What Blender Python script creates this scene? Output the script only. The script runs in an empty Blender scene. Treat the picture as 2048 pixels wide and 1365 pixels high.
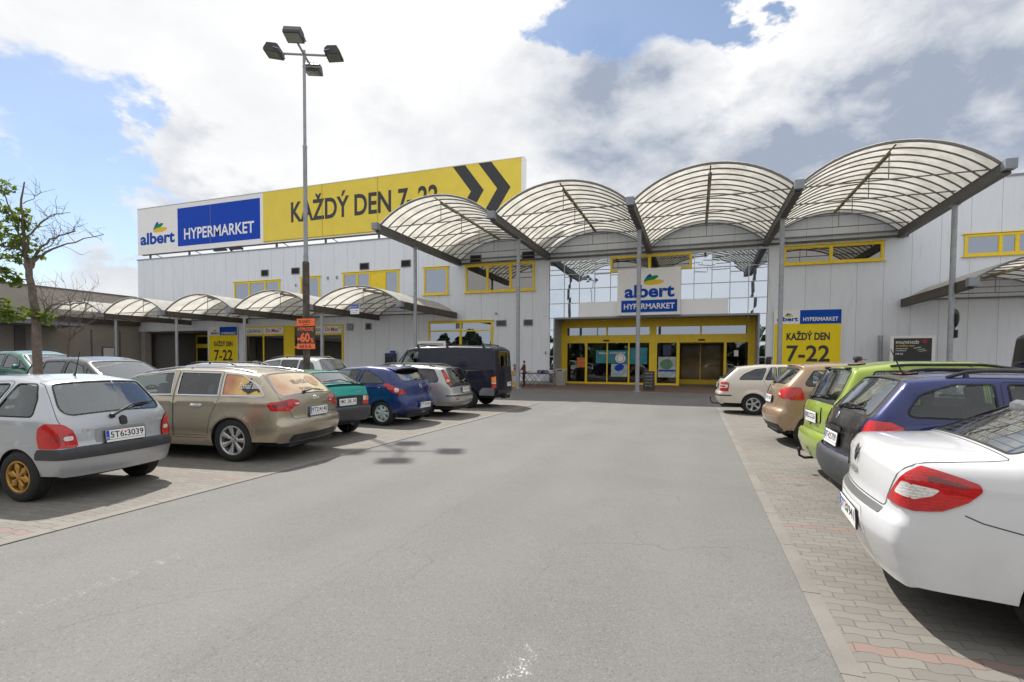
import bpy, bmesh, math, random
import numpy as np
from mathutils import Vector, Matrix
from mathutils.geometry import delaunay_2d_cdt

random.seed(7); np.random.seed(7)
SC = bpy.context.scene
COL = SC.collection
R = math.radians

# ------------------------------------------------------------------ camera
FPX = 1022.966
_y, _p, _r = R(19.731), R(-2.015), R(.344)
_fw = np.array([-math.sin(_y)*math.cos(_p), math.cos(_y)*math.cos(_p), math.sin(_p)])
_rt = np.array([math.cos(_y), math.sin(_y), 0.0]); _up = np.cross(_rt, _fw)
_r2 = _rt*math.cos(_r)+_up*math.sin(_r); _u2 = _up*math.cos(_r)-_rt*math.sin(_r)
cam_data = bpy.data.cameras.new('camera')
cam = bpy.data.objects.new('camera', cam_data); COL.objects.link(cam)
cam_data.sensor_fit = 'HORIZONTAL'; cam_data.sensor_width = 36.0
cam_data.lens = 36.0*FPX/2048.0
cam_data.shift_y = (758.954-682.5)/2048.0
cam_data.clip_start = 0.05; cam_data.clip_end = 5000
M = Matrix.Identity(4)
for i in range(3):
    M[i][0] = _r2[i]; M[i][1] = _u2[i]; M[i][2] = -_fw[i]
M[2][3] = 1.6
cam.matrix_world = M
SC.camera = cam

# ------------------------------------------------------------------ sun, sky, exposure
SUN = Vector((-6.3, 4.75, 10.8)).normalized()
sun_data = bpy.data.lights.new('sun', 'SUN'); sun_data.energy = 4.8
sun_data.angle = R(0.9); sun_data.color = (1.0, .955, .89)
sun = bpy.data.objects.new('sun', sun_data); COL.objects.link(sun)
sun.rotation_euler = (-SUN).to_track_quat('-Z', 'Y').to_euler(); sun.location = (0, 0, 40)
SC.view_settings.view_transform = 'Standard'; SC.view_settings.look = 'None'
SC.view_settings.exposure = 0.38; SC.view_settings.gamma = 1.0
SC.render.film_transparent = False
try:
    SC.cycles.max_bounces = 8; SC.cycles.transparent_max_bounces = 12
    SC.cycles.use_denoising = True
except Exception: pass

class NT:
    """small helper round a node tree"""
    def __init__(s, tree): s.t = tree; s.n = tree.nodes; s.l = tree.links
    def new(s, kind, **kw):
        nd = s.n.new(kind)
        for k, v in kw.items():
            if k == 'ins':
                for a, b in v.items():
                    sock = nd.inputs[a]
                    if isinstance(b, bpy.types.NodeSocket): s.l.new(b, sock)
                    else: sock.default_value = b
            else: setattr(nd, k, v)
        return nd
    def math(s, op, a, b=0.0, c=0.0, clamp=False):
        nd = s.n.new('ShaderNodeMath'); nd.operation = op; nd.use_clamp = clamp
        for i, v in enumerate((a, b, c)):
            if isinstance(v, bpy.types.NodeSocket): s.l.new(v, nd.inputs[i])
            else: nd.inputs[i].default_value = v
        return nd.outputs[0]
    def mapr(s, v, a, b, c=0.0, d=1.0, smooth=True):
        nd = s.n.new('ShaderNodeMapRange'); nd.interpolation_type = 'SMOOTHSTEP' if smooth else 'LINEAR'
        s.l.new(v, nd.inputs[0])
        for i, x in enumerate((a, b, c, d)): nd.inputs[i+1].default_value = x
        return nd.outputs[0]
    def mix(s, f, a, b, mode='MIX'):
        nd = s.n.new('ShaderNodeMix'); nd.data_type = 'RGBA'; nd.blend_type = mode
        for sock, v in ((nd.inputs[0], f), (nd.inputs[6], a), (nd.inputs[7], b)):
            if isinstance(v, bpy.types.NodeSocket): s.l.new(v, sock)
            elif hasattr(v, '__len__'): sock.default_value = (*v[:3], 1)
            else: sock.default_value = v
        return nd.outputs[2]
    def noise(s, vec, scale, detail=3, rough=.5, dist=0.0):
        nd = s.n.new('ShaderNodeTexNoise'); s.l.new(vec, nd.inputs['Vector'])
        nd.inputs['Scale'].default_value = scale; nd.inputs['Detail'].default_value = detail
        nd.inputs['Roughness'].default_value = rough; nd.inputs['Distortion'].default_value = dist
        return nd.outputs[0]

world = bpy.data.worlds.new('World'); SC.world = world; world.use_nodes = True
def px_dir(x, y):
    d = _fw+_r2*(x-1024)/FPX+_u2*(758.954-y)/FPX
    return d/np.linalg.norm(d)
SKY_OPEN = ((1300, -90, 14, -.95), (1420, 50, 5, -.55), (1170, 10, 5, -.35), (1700, -60, 10, .35), (60, 270, 12, -.56), (250, 330, 8, -.48), (-200, 250, 20, -.30), (30, 600, 8, -.20),
            (900, 230, 24, .40), (520, 110, 15, .40), (1500, 330, 25, .36), (1900, 150, 26, .46), (200, 530, 9, .40), (200, 10, 14, .42), (255, 378, 3.6, .60), (15, 268, 3.2, .60), (330, 350, 5, .35), (60, 430, 6, .34))
SKY_GREY = ((1980, 90, 26, .62), (1420, 270, 19, .30), (1150, 200, 10, .32), (900, 330, 11, .24), (1250, 330, 14, .24), (1800, 330, 14, .20), (330, 310, 6, .50), (150, 560, 14, .18), (1530, 60, 9, -.60), (1350, 130, 8, -.30), (-400, 300, 40, .15))
def build_sky():
    t = NT(world.node_tree); t.n.clear()
    out = t.new('ShaderNodeOutputWorld')
    sky = t.new('ShaderNodeTexSky'); sky.sky_type = 'NISHITA'; sky.sun_disc = False
    sky.sun_elevation = math.asin(SUN.z); sky.sun_rotation = math.atan2(SUN.x, SUN.y)
    sky.altitude = 200; sky.air_density = 1.0; sky.dust_density = .5; sky.ozone_density = 1.0
    bg_sky = t.new('ShaderNodeBackground', ins={'Strength': .11}); t.l.new(sky.outputs[0], bg_sky.inputs[0])
    tc = t.new('ShaderNodeTexCoord'); D = tc.outputs['Generated']
    sx = t.new('ShaderNodeSeparateXYZ'); t.l.new(D, sx.inputs[0])
    mp = t.new('ShaderNodeMapping'); t.l.new(D, mp.inputs[0]); mp.inputs['Scale'].default_value = (1.0, 1.0, 1.7); P = mp.outputs[0]
    off = t.new('ShaderNodeVectorMath', operation='ADD'); t.l.new(P, off.inputs[0]); off.inputs[1].default_value = (-.030, .022, .055)
    n1 = t.noise(P, 2.6, 12, .61, .35); n1b = t.noise(off.outputs[0], 2.6, 12, .61, .35)
    n2 = t.noise(P, 3.4, 5, .55, .3)
    n3 = t.noise(P, 9.0, 7, .62, .4)
    # where in the sky clouds gather (+) or part (-): directions (bent by noise so no edge is a circle), half angles, weights
    wn = t.new('ShaderNodeTexNoise'); t.l.new(P, wn.inputs['Vector'])
    for k_, v_ in (('Scale', 4.2), ('Detail', 6), ('Roughness', .6)): wn.inputs[k_].default_value = v_
    w0 = t.new('ShaderNodeVectorMath', operation='SUBTRACT'); t.l.new(wn.outputs['Color'], w0.inputs[0]); w0.inputs[1].default_value = (.5, .5, .5)
    w1 = t.new('ShaderNodeVectorMath', operation='SCALE'); t.l.new(w0.outputs[0], w1.inputs[0]); w1.inputs['Scale'].default_value = .42
    w2 = t.new('ShaderNodeVectorMath', operation='ADD'); t.l.new(D, w2.inputs[0]); t.l.new(w1.outputs[0], w2.inputs[1])
    w3 = t.new('ShaderNodeVectorMath', operation='NORMALIZE'); t.l.new(w2.outputs[0], w3.inputs[0]); DW = w3.outputs[0]
    def blob(x, y, deg, w):
        d = px_dir(x, y)
        vm = t.new('ShaderNodeVectorMath', operation='DOT_PRODUCT'); t.l.new(DW, vm.inputs[0]); vm.inputs[1].default_value = tuple(d)
        return t.math('MULTIPLY', t.mapr(vm.outputs['Value'], math.cos(R(deg)), 1.0, 0, 1), w)
    acc = None
    for b in SKY_OPEN:
        v = blob(*b); acc = v if acc is None else t.math('ADD', acc, v)
    dens = t.math('ADD', t.math('ADD', t.math('MULTIPLY', n1, 1.5), t.math('MULTIPLY', n3, .45)), acc)
    cover = t.mapr(dens, .54, .95, .10, 1.0)
    lit = t.math('SUBTRACT', n1b, n1)
    gr = None
    for b in SKY_GREY:
        v = blob(*b); gr = v if gr is None else t.math('ADD', gr, v)
    brk = t.math('ADD', t.math('MULTIPLY', n2, .9), t.math('MULTIPLY', n3, .45))
    shade = t.math('MULTIPLY', gr, t.mapr(brk, .36, 1.0, .10, 1.9))
    shade = t.math('SUBTRACT', shade, t.math('MULTIPLY', lit, .55), clamp=True)
    col = t.mix(shade, (1.0, 1.0, 1.0), (.37, .425, .53))
    bg_c = t.new('ShaderNodeBackground', ins={'Strength': .79}); t.l.new(col, bg_c.inputs[0])
    mx = t.new('ShaderNodeMixShader'); t.l.new(cover, mx.inputs[0]); t.l.new(bg_sky.outputs[0], mx.inputs[1]); t.l.new(bg_c.outputs[0], mx.inputs[2])
    t.l.new(mx.outputs[0], out.inputs[0])
build_sky()

# ------------------------------------------------------------------ materials
def mat(name, col, rough=.5, metal=0.0, coat=0.0, spec=.5, var=.0, vscale=3.0, bump=0.0, bscale=40.0, emit=None, trans=0.0, rvar=0.0, dirt=0.0):
    m = bpy.data.materials.new(name); m.use_nodes = True
    t = NT(m.node_tree); b = t.n['Principled BSDF']
    b.inputs['Base Color'].default_value = (*col, 1); b.inputs['Roughness'].default_value = rough
    b.inputs['Metallic'].default_value = metal; b.inputs['Coat Weight'].default_value = coat
    b.inputs['Coat Roughness'].default_value = .04; b.inputs['Specular IOR Level'].default_value = spec
    b.inputs['Transmission Weight'].default_value = trans
    m.diffuse_color = (*col, 1)
    if var or bump or rvar or dirt:
        tc = t.new('ShaderNodeTexCoord'); V = tc.outputs['Object']
        c = None
        if var:
            n = t.noise(V, vscale, 5, .6)
            f = t.mapr(n, .25, .75, 1-var, 1+var*.6)
            mm = t.new('ShaderNodeVectorMath', operation='SCALE'); mm.inputs[0].default_value = col; t.l.new(f, mm.inputs['Scale'])
            c = mm.outputs[0]; t.l.new(c, b.inputs['Base Color'])
        if dirt:
            n = t.noise(V, 5.0, 8, .7); f = t.mapr(n, .45, .75, 0, dirt)
            c2 = t.mix(f, c if c is not None else col, (.16, .14, .115)); t.l.new(c2, b.inputs['Base Color'])
        if bump:
            n = t.noise(V, bscale, 4, .6)
            bn = t.new('ShaderNodeBump', ins={'Strength': bump, 'Distance': .01}); t.l.new(n, bn.inputs['Height']); t.l.new(bn.outputs[0], b.inputs['Normal'])
        if rvar:
            n = t.noise(V, vscale*2, 5, .6); t.l.new(t.mapr(n, .3, .7, max(.02, rough-rvar), rough+rvar), b.inputs['Roughness'])
    if emit:
        b.inputs['Emission Color'].default_value = (*emit[0], 1); b.inputs['Emission Strength'].default_value = emit[1]
    return m

def paint(name, col, metal=.0, rough=.28, flake=0.0, dust=.10, coat=1.0):
    """car paint: base coat, flakes, clear coat, road dust low down"""
    m = bpy.data.materials.new(name); m.use_nodes = True
    t = NT(m.node_tree); b = t.n['Principled BSDF']
    b.inputs['Metallic'].default_value = metal; b.inputs['Roughness'].default_value = rough
    b.inputs['Coat Weight'].default_value = coat; b.inputs['Coat Roughness'].default_value = .03; b.inputs['Coat IOR'].default_value = 1.5; b.inputs['Specular IOR Level'].default_value = .15
    tc = t.new('ShaderNodeTexCoord'); V = tc.outputs['Object']
    sx = t.new('ShaderNodeSeparateXYZ'); t.l.new(V, sx.inputs[0])
    low = t.mapr(sx.outputs[2], .15, .75, 1.0, 0.0)
    n = t.noise(V, 4.0, 8, .65)
    f = t.math('MULTIPLY', t.math('ADD', t.math('MULTIPLY', low, 1.3), .35), t.mapr(n, .3, .8, 0, dust*2.2))
    c = t.mix(f, col, (.30, .27, .225)); t.l.new(c, b.inputs['Base Color'])
    t.l.new(t.math('ADD', t.math('MULTIPLY', f, 1.2), .03), b.inputs['Coat Roughness'])
    if flake:
        fl = t.noise(V, 900, 1, .5)
        bn = t.new('ShaderNodeBump', ins={'Strength': flake, 'Distance': .0006}); t.l.new(fl, bn.inputs['Height']); t.l.new(bn.outputs[0], b.inputs['Normal'])
    m.diffuse_color = (*col, 1)
    return m

def glass(name, tint=(.45, .52, .52), refl=1.0, base=.02):
    """thin tinted glazing: reflection over a see-through tint"""
    m = bpy.data.materials.new(name); m.use_nodes = True
    t = NT(m.node_tree); t.n.clear(); o = t.new('ShaderNodeOutputMaterial')
    tr = t.new('ShaderNodeBsdfTransparent', ins={'Color': (*tint, 1)})
    gl = t.new('ShaderNodeBsdfGlossy', ins={'Roughness': .015, 'Color': (.93*refl, .97*refl, 1.0*refl, 1)})
    fr = t.new('ShaderNodeFresnel', ins={'IOR': 1.55})
    tc = t.new('ShaderNodeTexCoord')
    n = t.noise(tc.outputs['Object'], 1.6, 3, .5)
    bn = t.new('ShaderNodeBump', ins={'Strength': .010, 'Distance': .25}); t.l.new(n, bn.inputs['Height'])
    t.l.new(bn.outputs[0], gl.inputs['Normal']); t.l.new(bn.outputs[0], fr.inputs['Normal'])
    f = t.math('ADD', t.math('MULTIPLY', fr.outputs[0], 1.3), base, clamp=True)
    mx = t.new('ShaderNodeMixShader'); t.l.new(f, mx.inputs[0]); t.l.new(tr.outputs[0], mx.inputs[1]); t.l.new(gl.outputs[0], mx.inputs[2])
    t.l.new(mx.outputs[0], o.inputs[0]); return m

def mirror_glass(name, col=(.62, .68, .74), wav=.10, base=(.05, .06, .07), refl=.8):
    """reflective glazing, each sheet very slightly wavy"""
    m = bpy.data.materials.new(name); m.use_nodes = True
    t = NT(m.node_tree); t.n.clear(); o = t.new('ShaderNodeOutputMaterial')
    gl = t.new('ShaderNodeBsdfGlossy', ins={'Roughness': .01, 'Color': (*col, 1)})
    df = t.new('ShaderNodeBsdfDiffuse', ins={'Color': (*base, 1)})
    tc = t.new('ShaderNodeTexCoord'); n = t.noise(tc.outputs['Object'], .42, 1, .3)
    bn = t.new('ShaderNodeBump', ins={'Strength': 1.0, 'Distance': wav}); t.l.new(n, bn.inputs['Height']); t.l.new(bn.outputs[0], gl.inputs['Normal'])
    mx = t.new('ShaderNodeMixShader', ins={0: refl}); t.l.new(df.outputs[0], mx.inputs[1]); t.l.new(gl.outputs[0], mx.inputs[2])
    t.l.new(mx.outputs[0], o.inputs[0]); return m

MT = {}
def lens(name, c1, c2, sc=26.0):
    """moulded lamp lens: cells of lighter and darker colour behind a glossy cover"""
    m = bpy.data.materials.new(name); m.use_nodes = True
    t = NT(m.node_tree); b = t.n['Principled BSDF']; tc = t.new('ShaderNodeTexCoord'); V = tc.outputs['Object']
    mp = t.new('ShaderNodeMapping'); t.l.new(V, mp.inputs[0]); mp.inputs['Scale'].default_value = (1, 1, 1.8)
    vo = t.new('ShaderNodeTexVoronoi', feature='F1'); t.l.new(mp.outputs[0], vo.inputs['Vector']); vo.inputs['Scale'].default_value = sc
    n = t.noise(V, 9, 3, .6); sx = t.new('ShaderNodeSeparateXYZ'); t.l.new(V, sx.inputs[0])
    rib = t.math('FRACT', t.math('MULTIPLY', sx.outputs[2], 55.0))
    f = t.math('ADD', t.math('MULTIPLY', vo.outputs['Distance'], .45), t.math('MULTIPLY', rib, .30)); f = t.math('ADD', f, t.math('MULTIPLY', t.math('SUBTRACT', n, .5), .8))
    t.l.new(t.mix(t.mapr(f, .05, .85), c1, c2), b.inputs['Base Color'])
    b.inputs['Roughness'].default_value = .25; b.inputs['Coat Weight'].default_value = 1.0; b.inputs['Coat Roughness'].default_value = .02; b.inputs['Specular IOR Level'].default_value = .3
    bn = t.new('ShaderNodeBump', ins={'Strength': .10, 'Distance': .003}); t.l.new(f, bn.inputs['Height']); t.l.new(bn.outputs[0], b.inputs['Normal'])
    return m
def setup_mats():
    g = MT
    g['steel'] = mat('galvanised_steel', (.33, .35, .38), .55, .3, var=.14, vscale=6, dirt=.25)
    g['beam'] = mat('painted_beam', (.105, .102, .098), .6, var=.2, vscale=2, dirt=.35)
    g['beam_brown'] = mat('weathered_beam', (.085, .072, .062), .65, var=.22, vscale=2, dirt=.3)
    g['gutter'] = mat('zinc_gutter', (.25, .27, .30), .5, .2, var=.1)
    g['rib'] = mat('grey_rib', (.16, .16, .16), .6, var=.1)
    g['batten'] = mat('light_batten', (.28, .245, .15), .6, var=.2, dirt=.4)
    g['yellow'] = mat('yellow_frame', (.80, .58, .010), .42, var=.06, dirt=.12)
    g['yellow_dark'] = mat('yellow_portal', (.80, .56, .012), .45, var=.08)
    g['black'] = mat('black_plastic', (.012, .012, .013), .5, var=.1)
    g['rubber'] = mat('rubber', (.012, .012, .012), .8, var=.2, bump=.15, bscale=60)
    g['dark'] = mat('dark_interior', (.022, .022, .024), .8)
    g['cabin'] = mat('cabin_trim', (.085, .088, .092), .8)
    g['seat'] = mat('seat_fabric', (.12, .125, .135), .9, var=.3, vscale=20)
    g['chrome'] = mat('chrome', (.75, .76, .78), .12, 1.0)
    g['alloy'] = mat('alloy_rim', (.52, .53, .55), .38, .75, var=.1, dirt=.25)
    g['gold'] = mat('gold_rim', (.45, .25, .055), .42, .55, var=.15, dirt=.3)
    g['hubcap'] = mat('silver_hubcap', (.50, .53, .55), .4, .4, var=.08, dirt=.2)
    g['white'] = mat('white_board', (.80, .80, .81), .4, var=.03)
    g['sign_yellow'] = mat('sign_yellow', (.84, .66, .025), .55, spec=.12, var=.03, dirt=.05)
    g['sign_yellow_pale'] = mat('sign_yellow_faded', (.80, .63, .10), .55, spec=.12, var=.05, vscale=.8, dirt=.06)
    g['sign_blue'] = mat('sign_blue', (.006, .072, .42), .55, spec=.12, var=.05)
    g['sign_blue_deep'] = mat('sign_blue_deep', (.008, .062, .46), .55, spec=.12, var=.05)
    g['ink'] = mat('sign_ink', (.028, .03, .034), .5, var=.1)
    g['leaf_green'] = mat('logo_green', (.015, .25, .07), .55, spec=.12)
    g['leaf_yellow'] = mat('logo_yellow', (.75, .52, .05), .55, spec=.12)
    g['green_ink'] = mat('green_letters', (.02, .14, .04), .5)
    g['red_ink'] = mat('red_letters', (.33, .02, .035), .5)
    g['cyan_ink'] = mat('cyan_letters', (.02, .33, .55), .5)
    g['orange'] = mat('orange_poster', (.95, .16, .035), .55, var=.06)
    g['redlens'] = lens('red_lens', (.58, .010, .012), (.27, .003, .005), 55.0)
    g['darkred'] = mat('dark_red_lens', (.16, .004, .006), .12, coat=1.0, bump=.25, bscale=90)
    g['amber'] = mat('amber_lens', (.85, .22, .02), .15, coat=1.0, bump=.2, bscale=90)
    g['clear'] = lens('clear_lens', (.78, .77, .75), (.36, .34, .33), 60.0)
    g['smoke'] = mat('smoked_lens', (.10, .035, .03), .15, coat=1.0)
    g['plate'] = mat('plate_white', (.80, .81, .82), .4)
    g['plate_blue'] = mat('plate_blue', (.015, .08, .50), .4)
    g['carglass'] = glass('car_glass', (.74, .82, .81), base=.01)
    g['tailglass'] = glass('sloping_car_glass', (.66, .74, .73), base=.13)
    g['blackout'] = mat('blackout_glass', (.008, .009, .012), .3, spec=.2)
    g['privacy'] = glass('dark_car_glass', (.10, .12, .13), base=.03)
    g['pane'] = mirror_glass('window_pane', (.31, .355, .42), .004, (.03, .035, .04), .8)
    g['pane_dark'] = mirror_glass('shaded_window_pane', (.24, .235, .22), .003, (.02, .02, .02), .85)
    g['mirror'] = mirror_glass('mirrored_facade_glass', (.56, .62, .70), .014, (.05, .06, .08), .94)
    g['doorglass'] = glass('door_glass', (.46, .46, .42), base=.05)
    g['concrete'] = mat('concrete', (.36, .35, .33), .85, var=.12, vscale=8, bump=.2, bscale=60)
    g['aggregate'] = mat('washed_concrete', (.34, .32, .29), .9, var=.5, vscale=45, bump=.7, bscale=50)
    g['grey_wall'] = mat('render_wall', (.36, .335, .30), .85, var=.06, vscale=1.2, dirt=.08)
    g['dark_wall'] = mat('dark_render', (.16, .16, .16), .85, var=.08)
    g['skin'] = mat('skin', (.52, .30, .21), .6, var=.06)
    g['hair'] = mat('dark_hair', (.012, .009, .008), .6)
    g['bark'] = mat('bark', (.145, .115, .095), .9, var=.4, vscale=12, bump=.8, bscale=25)
    g['twig'] = mat('twig_bark', (.105, .072, .06), .9, var=.3, vscale=12)
setup_mats()

def leaf_mat():
    m = bpy.data.materials.new('leaf'); m.use_nodes = True
    t = NT(m.node_tree); t.n.clear(); o = t.new('ShaderNodeOutputMaterial')
    gi = t.new('ShaderNodeNewGeometry'); r = gi.outputs['Random Per Island']
    cr = t.new('ShaderNodeValToRGB'); t.l.new(r, cr.inputs[0])
    e = cr.color_ramp.elements; e[0].color = (.04, .085, .012, 1); e[1].color = (.14, .20, .02, 1)
    x = cr.color_ramp.elements.new(.55); x.color = (.075, .135, .014, 1)
    d = t.new('ShaderNodeBsdfDiffuse'); t.l.new(cr.outputs[0], d.inputs[0])
    tr = t.new('ShaderNodeBsdfTranslucent'); t.l.new(t.mix(.5, cr.outputs[0], (.28, .34, .03)), tr.inputs[0])
    gl = t.new('ShaderNodeBsdfGlossy', ins={'Roughness': .4, 'Color': (.5, .5, .5, 1)})
    m1 = t.new('ShaderNodeMixShader', ins={0: .42}); t.l.new(d.outputs[0], m1.inputs[1]); t.l.new(tr.outputs[0], m1.inputs[2])
    m2 = t.new('ShaderNodeMixShader', ins={0: .06}); t.l.new(m1.outputs[0], m2.inputs[1]); t.l.new(gl.outputs[0], m2.inputs[2])
    t.l.new(m2.outputs[0], o.inputs[0]); return m
MT['leaf'] = leaf_mat()

def sheet_mat():
    """arched polycarbonate roofing: milky, lets the daylight through"""
    m = bpy.data.materials.new('polycarbonate'); m.use_nodes = True
    t = NT(m.node_tree); t.n.clear(); o = t.new('ShaderNodeOutputMaterial')
    tc = t.new('ShaderNodeTexCoord'); n = t.noise(tc.outputs['Object'], 1.3, 6, .6)
    c = t.mix(t.mapr(n, .35, .8, 0, .8), (.86, .855, .825), (.64, .62, .57))
    d = t.new('ShaderNodeBsdfDiffuse'); t.l.new(c, d.inputs[0])
    tr = t.new('ShaderNodeBsdfTranslucent'); t.l.new(c, tr.inputs[0])
    gl = t.new('ShaderNodeBsdfGlossy', ins={'Roughness': .2})
    m1 = t.new('ShaderNodeMixShader', ins={0: .68}); t.l.new(d.outputs[0], m1.inputs[1]); t.l.new(tr.outputs[0], m1.inputs[2])
    m2 = t.new('ShaderNodeMixShader', ins={0: .05}); t.l.new(m1.outputs[0], m2.inputs[1]); t.l.new(gl.outputs[0], m2.inputs[2])
    t.l.new(m2.outputs[0], o.inputs[0]); return m
MT['sheet'] = sheet_mat()

def panel_wall_mat():
    """metal sandwich cladding: vertical panels 1.3 m wide with dark joints, faint streaks"""
    m = bpy.data.materials.new('cladding'); m.use_nodes = True
    t = NT(m.node_tree); b = t.n['Principled BSDF']; b.inputs['Roughness'].default_value = .5
    tc = t.new('ShaderNodeNewGeometry'); P = tc.outputs['Position']
    sx = t.new('ShaderNodeSeparateXYZ'); t.l.new(P, sx.inputs[0])
    u = t.math('ADD', t.math('DIVIDE', sx.outputs[0], 1.31), 100.37)
    fr = t.math('FRACT', u); idx = t.math('FLOOR', u)
    line = t.math('MAXIMUM', t.math('LESS_THAN', fr, .014), t.math('GREATER_THAN', fr, .996))
    wn = t.new('ShaderNodeTexWhiteNoise', noise_dimensions='1D'); t.l.new(idx, wn.inputs['W'])
    mp = t.new('ShaderNodeMapping'); t.l.new(P, mp.inputs[0]); mp.inputs['Scale'].default_value = (3.0, 3.0, .35)
    st = t.noise(mp.outputs[0], 1.6, 7, .62)
    base = t.mix(t.math('MULTIPLY', wn.outputs[0], .5), (.69, .73, .79), (.65, .69, .755))
    c = t.mix(t.mapr(st, .48, .8, 0, .36), base, (.46, .46, .46))
    c = t.mix(t.math('MULTIPLY', line, .5), c, (.11, .11, .12))
    t.l.new(c, b.inputs['Base Color'])
    rib = t.math('FRACT', t.math('MULTIPLY', u, 4.0))
    h = t.math('ADD', t.math('MULTIPLY', t.mapr(rib, .0, .06, 0, 1), .1), t.math('MULTIPLY', t.noise(P, .9, 2, .5), .6))
    bn = t.new('ShaderNodeBump', ins={'Strength': .25, 'Distance': .03}); t.l.new(h, bn.inputs['Height']); t.l.new(bn.outputs[0], b.inputs['Normal'])
    return m
MT['cladding'] = panel_wall_mat()

def asphalt_mat():
    m = bpy.data.materials.new('asphalt'); m.use_nodes = True
    t = NT(m.node_tree); b = t.n['Principled BSDF']
    g = t.new('ShaderNodeNewGeometry'); P = g.outputs['Position']
    fine = t.noise(P, 95, 3, .75); mid = t.noise(P, 26, 4, .6); big = t.noise(P, .33, 5, .6, .4); pat = t.noise(P, 1.7, 6, .62)
    vo = t.new('ShaderNodeTexVoronoi', feature='F1'); t.l.new(P, vo.inputs['Vector']); vo.inputs['Scale'].default_value = 120
    spk = t.new('ShaderNodeTexWhiteNoise', noise_dimensions='3D'); t.l.new(vo.outputs['Position'], spk.inputs['Vector'])
    c = t.mix(t.mapr(big, .3, .7), (.136, .133, .129), (.164, .160, .155))
    c = t.mix(t.mapr(pat, .42, .78, 0, .35), c, (.118, .115, .110))
    c = t.mix(t.mapr(fine, .35, .72, 0, .5), c, (.10, .097, .093))
    c = t.mix(t.mapr(spk.outputs[0], .82, 1.0, 0, .32), c, (.27, .262, .25))
    c = t.mix(t.mapr(spk.outputs[0], .0, .11, .6, 0.0), c, (.07, .068, .066))
    hole = t.mapr(mid, .70, .76); c = t.mix(t.math('MULTIPLY', hole, .65), c, (.06, .06, .06))
    # wheel tracks polished lighter, darker seams, hairline cracks, oil drips
    sx0 = t.new('ShaderNodeSeparateXYZ'); t.l.new(P, sx0.inputs[0])
    wob = t.math('ADD', sx0.outputs[0], t.math('MULTIPLY', t.math('SUBTRACT', t.noise(P, .18, 3, .5), .5), 1.6))
    for x_, w_, a_ in ((-4.2, .55, .16), (-2.8, .5, .18), (-1.6, .5, .16), (-.2, .45, .14)):
        d_ = t.math('ABSOLUTE', t.math('SUBTRACT', wob, x_)); c = t.mix(t.math('MULTIPLY', t.mapr(d_, .05, w_, a_, 0), t.mapr(pat, .3, .7, .4, 1)), c, (.20, .194, .185))
    d_ = t.math('ABSOLUTE', t.math('SUBTRACT', t.math('ADD', sx0.outputs[0], t.math('MULTIPLY', t.noise(P, 2.5, 3, .5), .05)), -2.43)); c = t.mix(t.mapr(d_, .006, .03, .10, 0), c, (.07, .07, .07))
    cv = t.new('ShaderNodeTexVoronoi', feature='DISTANCE_TO_EDGE'); cv.inputs['Scale'].default_value = .35
    wv_ = t.new('ShaderNodeVectorMath', operation='ADD'); nz_ = t.new('ShaderNodeTexNoise'); t.l.new(P, nz_.inputs['Vector']); nz_.inputs['Scale'].default_value = 1.4; nz_.inputs['Detail'].default_value = 6
    t.l.new(P, wv_.inputs[0]); t.l.new(nz_.outputs['Color'], wv_.inputs[1]); t.l.new(wv_.outputs[0], cv.inputs['Vector'])
    c = t.mix(t.math('MULTIPLY', t.mapr(cv.outputs['Distance'], .0, .006, .42, 0), t.mapr(big, .45, .6, 0, 1)), c, (.06, .058, .056))
    oil_ = t.noise(P, .85, 8, .72, .8); c = t.mix(t.mapr(oil_, .62, .74, 0, .35), c, (.085, .083, .08))
    # worn white paint scuffs left of old bay markings
    sx = t.new('ShaderNodeSeparateXYZ'); t.l.new(P, sx.inputs[0])
    def streak(x0, w, y0, y1, thr, amt):
        dx = t.math('ABSOLUTE', t.math('SUBTRACT', sx.outputs[0], x0))
        a = t.mapr(dx, w*.4, w, 1, 0)
        ys = t.math('MULTIPLY', t.mapr(sx.outputs[1], y0, y0+.35, 0, 1), t.mapr(sx.outputs[1], y1-.5, y1, 1, 0))
        chip = t.mapr(t.math('ADD', t.math('MULTIPLY', fine, .55), t.math('MULTIPLY', t.noise(P, 14, 5, .7), .45)), thr, thr+.08)
        return t.math('MULTIPLY', t.math('MULTIPLY', a, ys), t.math('MULTIPLY', chip, amt))
    s = t.math('ADD', streak(-.85, .11, 1.6, 2.9, .535, .75), streak(-3.95, .09, .6, 3.3, .53, .22), clamp=True)
    s = t.math('ADD', s, streak(-3.9, .10, 14.5, 18.0, .53, .35), clamp=True)
    c = t.mix(s, c, (.74, .74, .72))
    t.l.new(c, b.inputs['Base Color']); b.inputs['Roughness'].default_value = .82; b.inputs['Specular IOR Level'].default_value = .35
    h = t.math('ADD', t.math('MULTIPLY', fine, .5), t.math('MULTIPLY', mid, .7))
    bn = t.new('ShaderNodeBump', ins={'Strength': .55, 'Distance': .006}); t.l.new(h, bn.inputs['Height']); t.l.new(bn.outputs[0], b.inputs['Normal'])
    return m
MT['asphalt'] = asphalt_mat()

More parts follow.
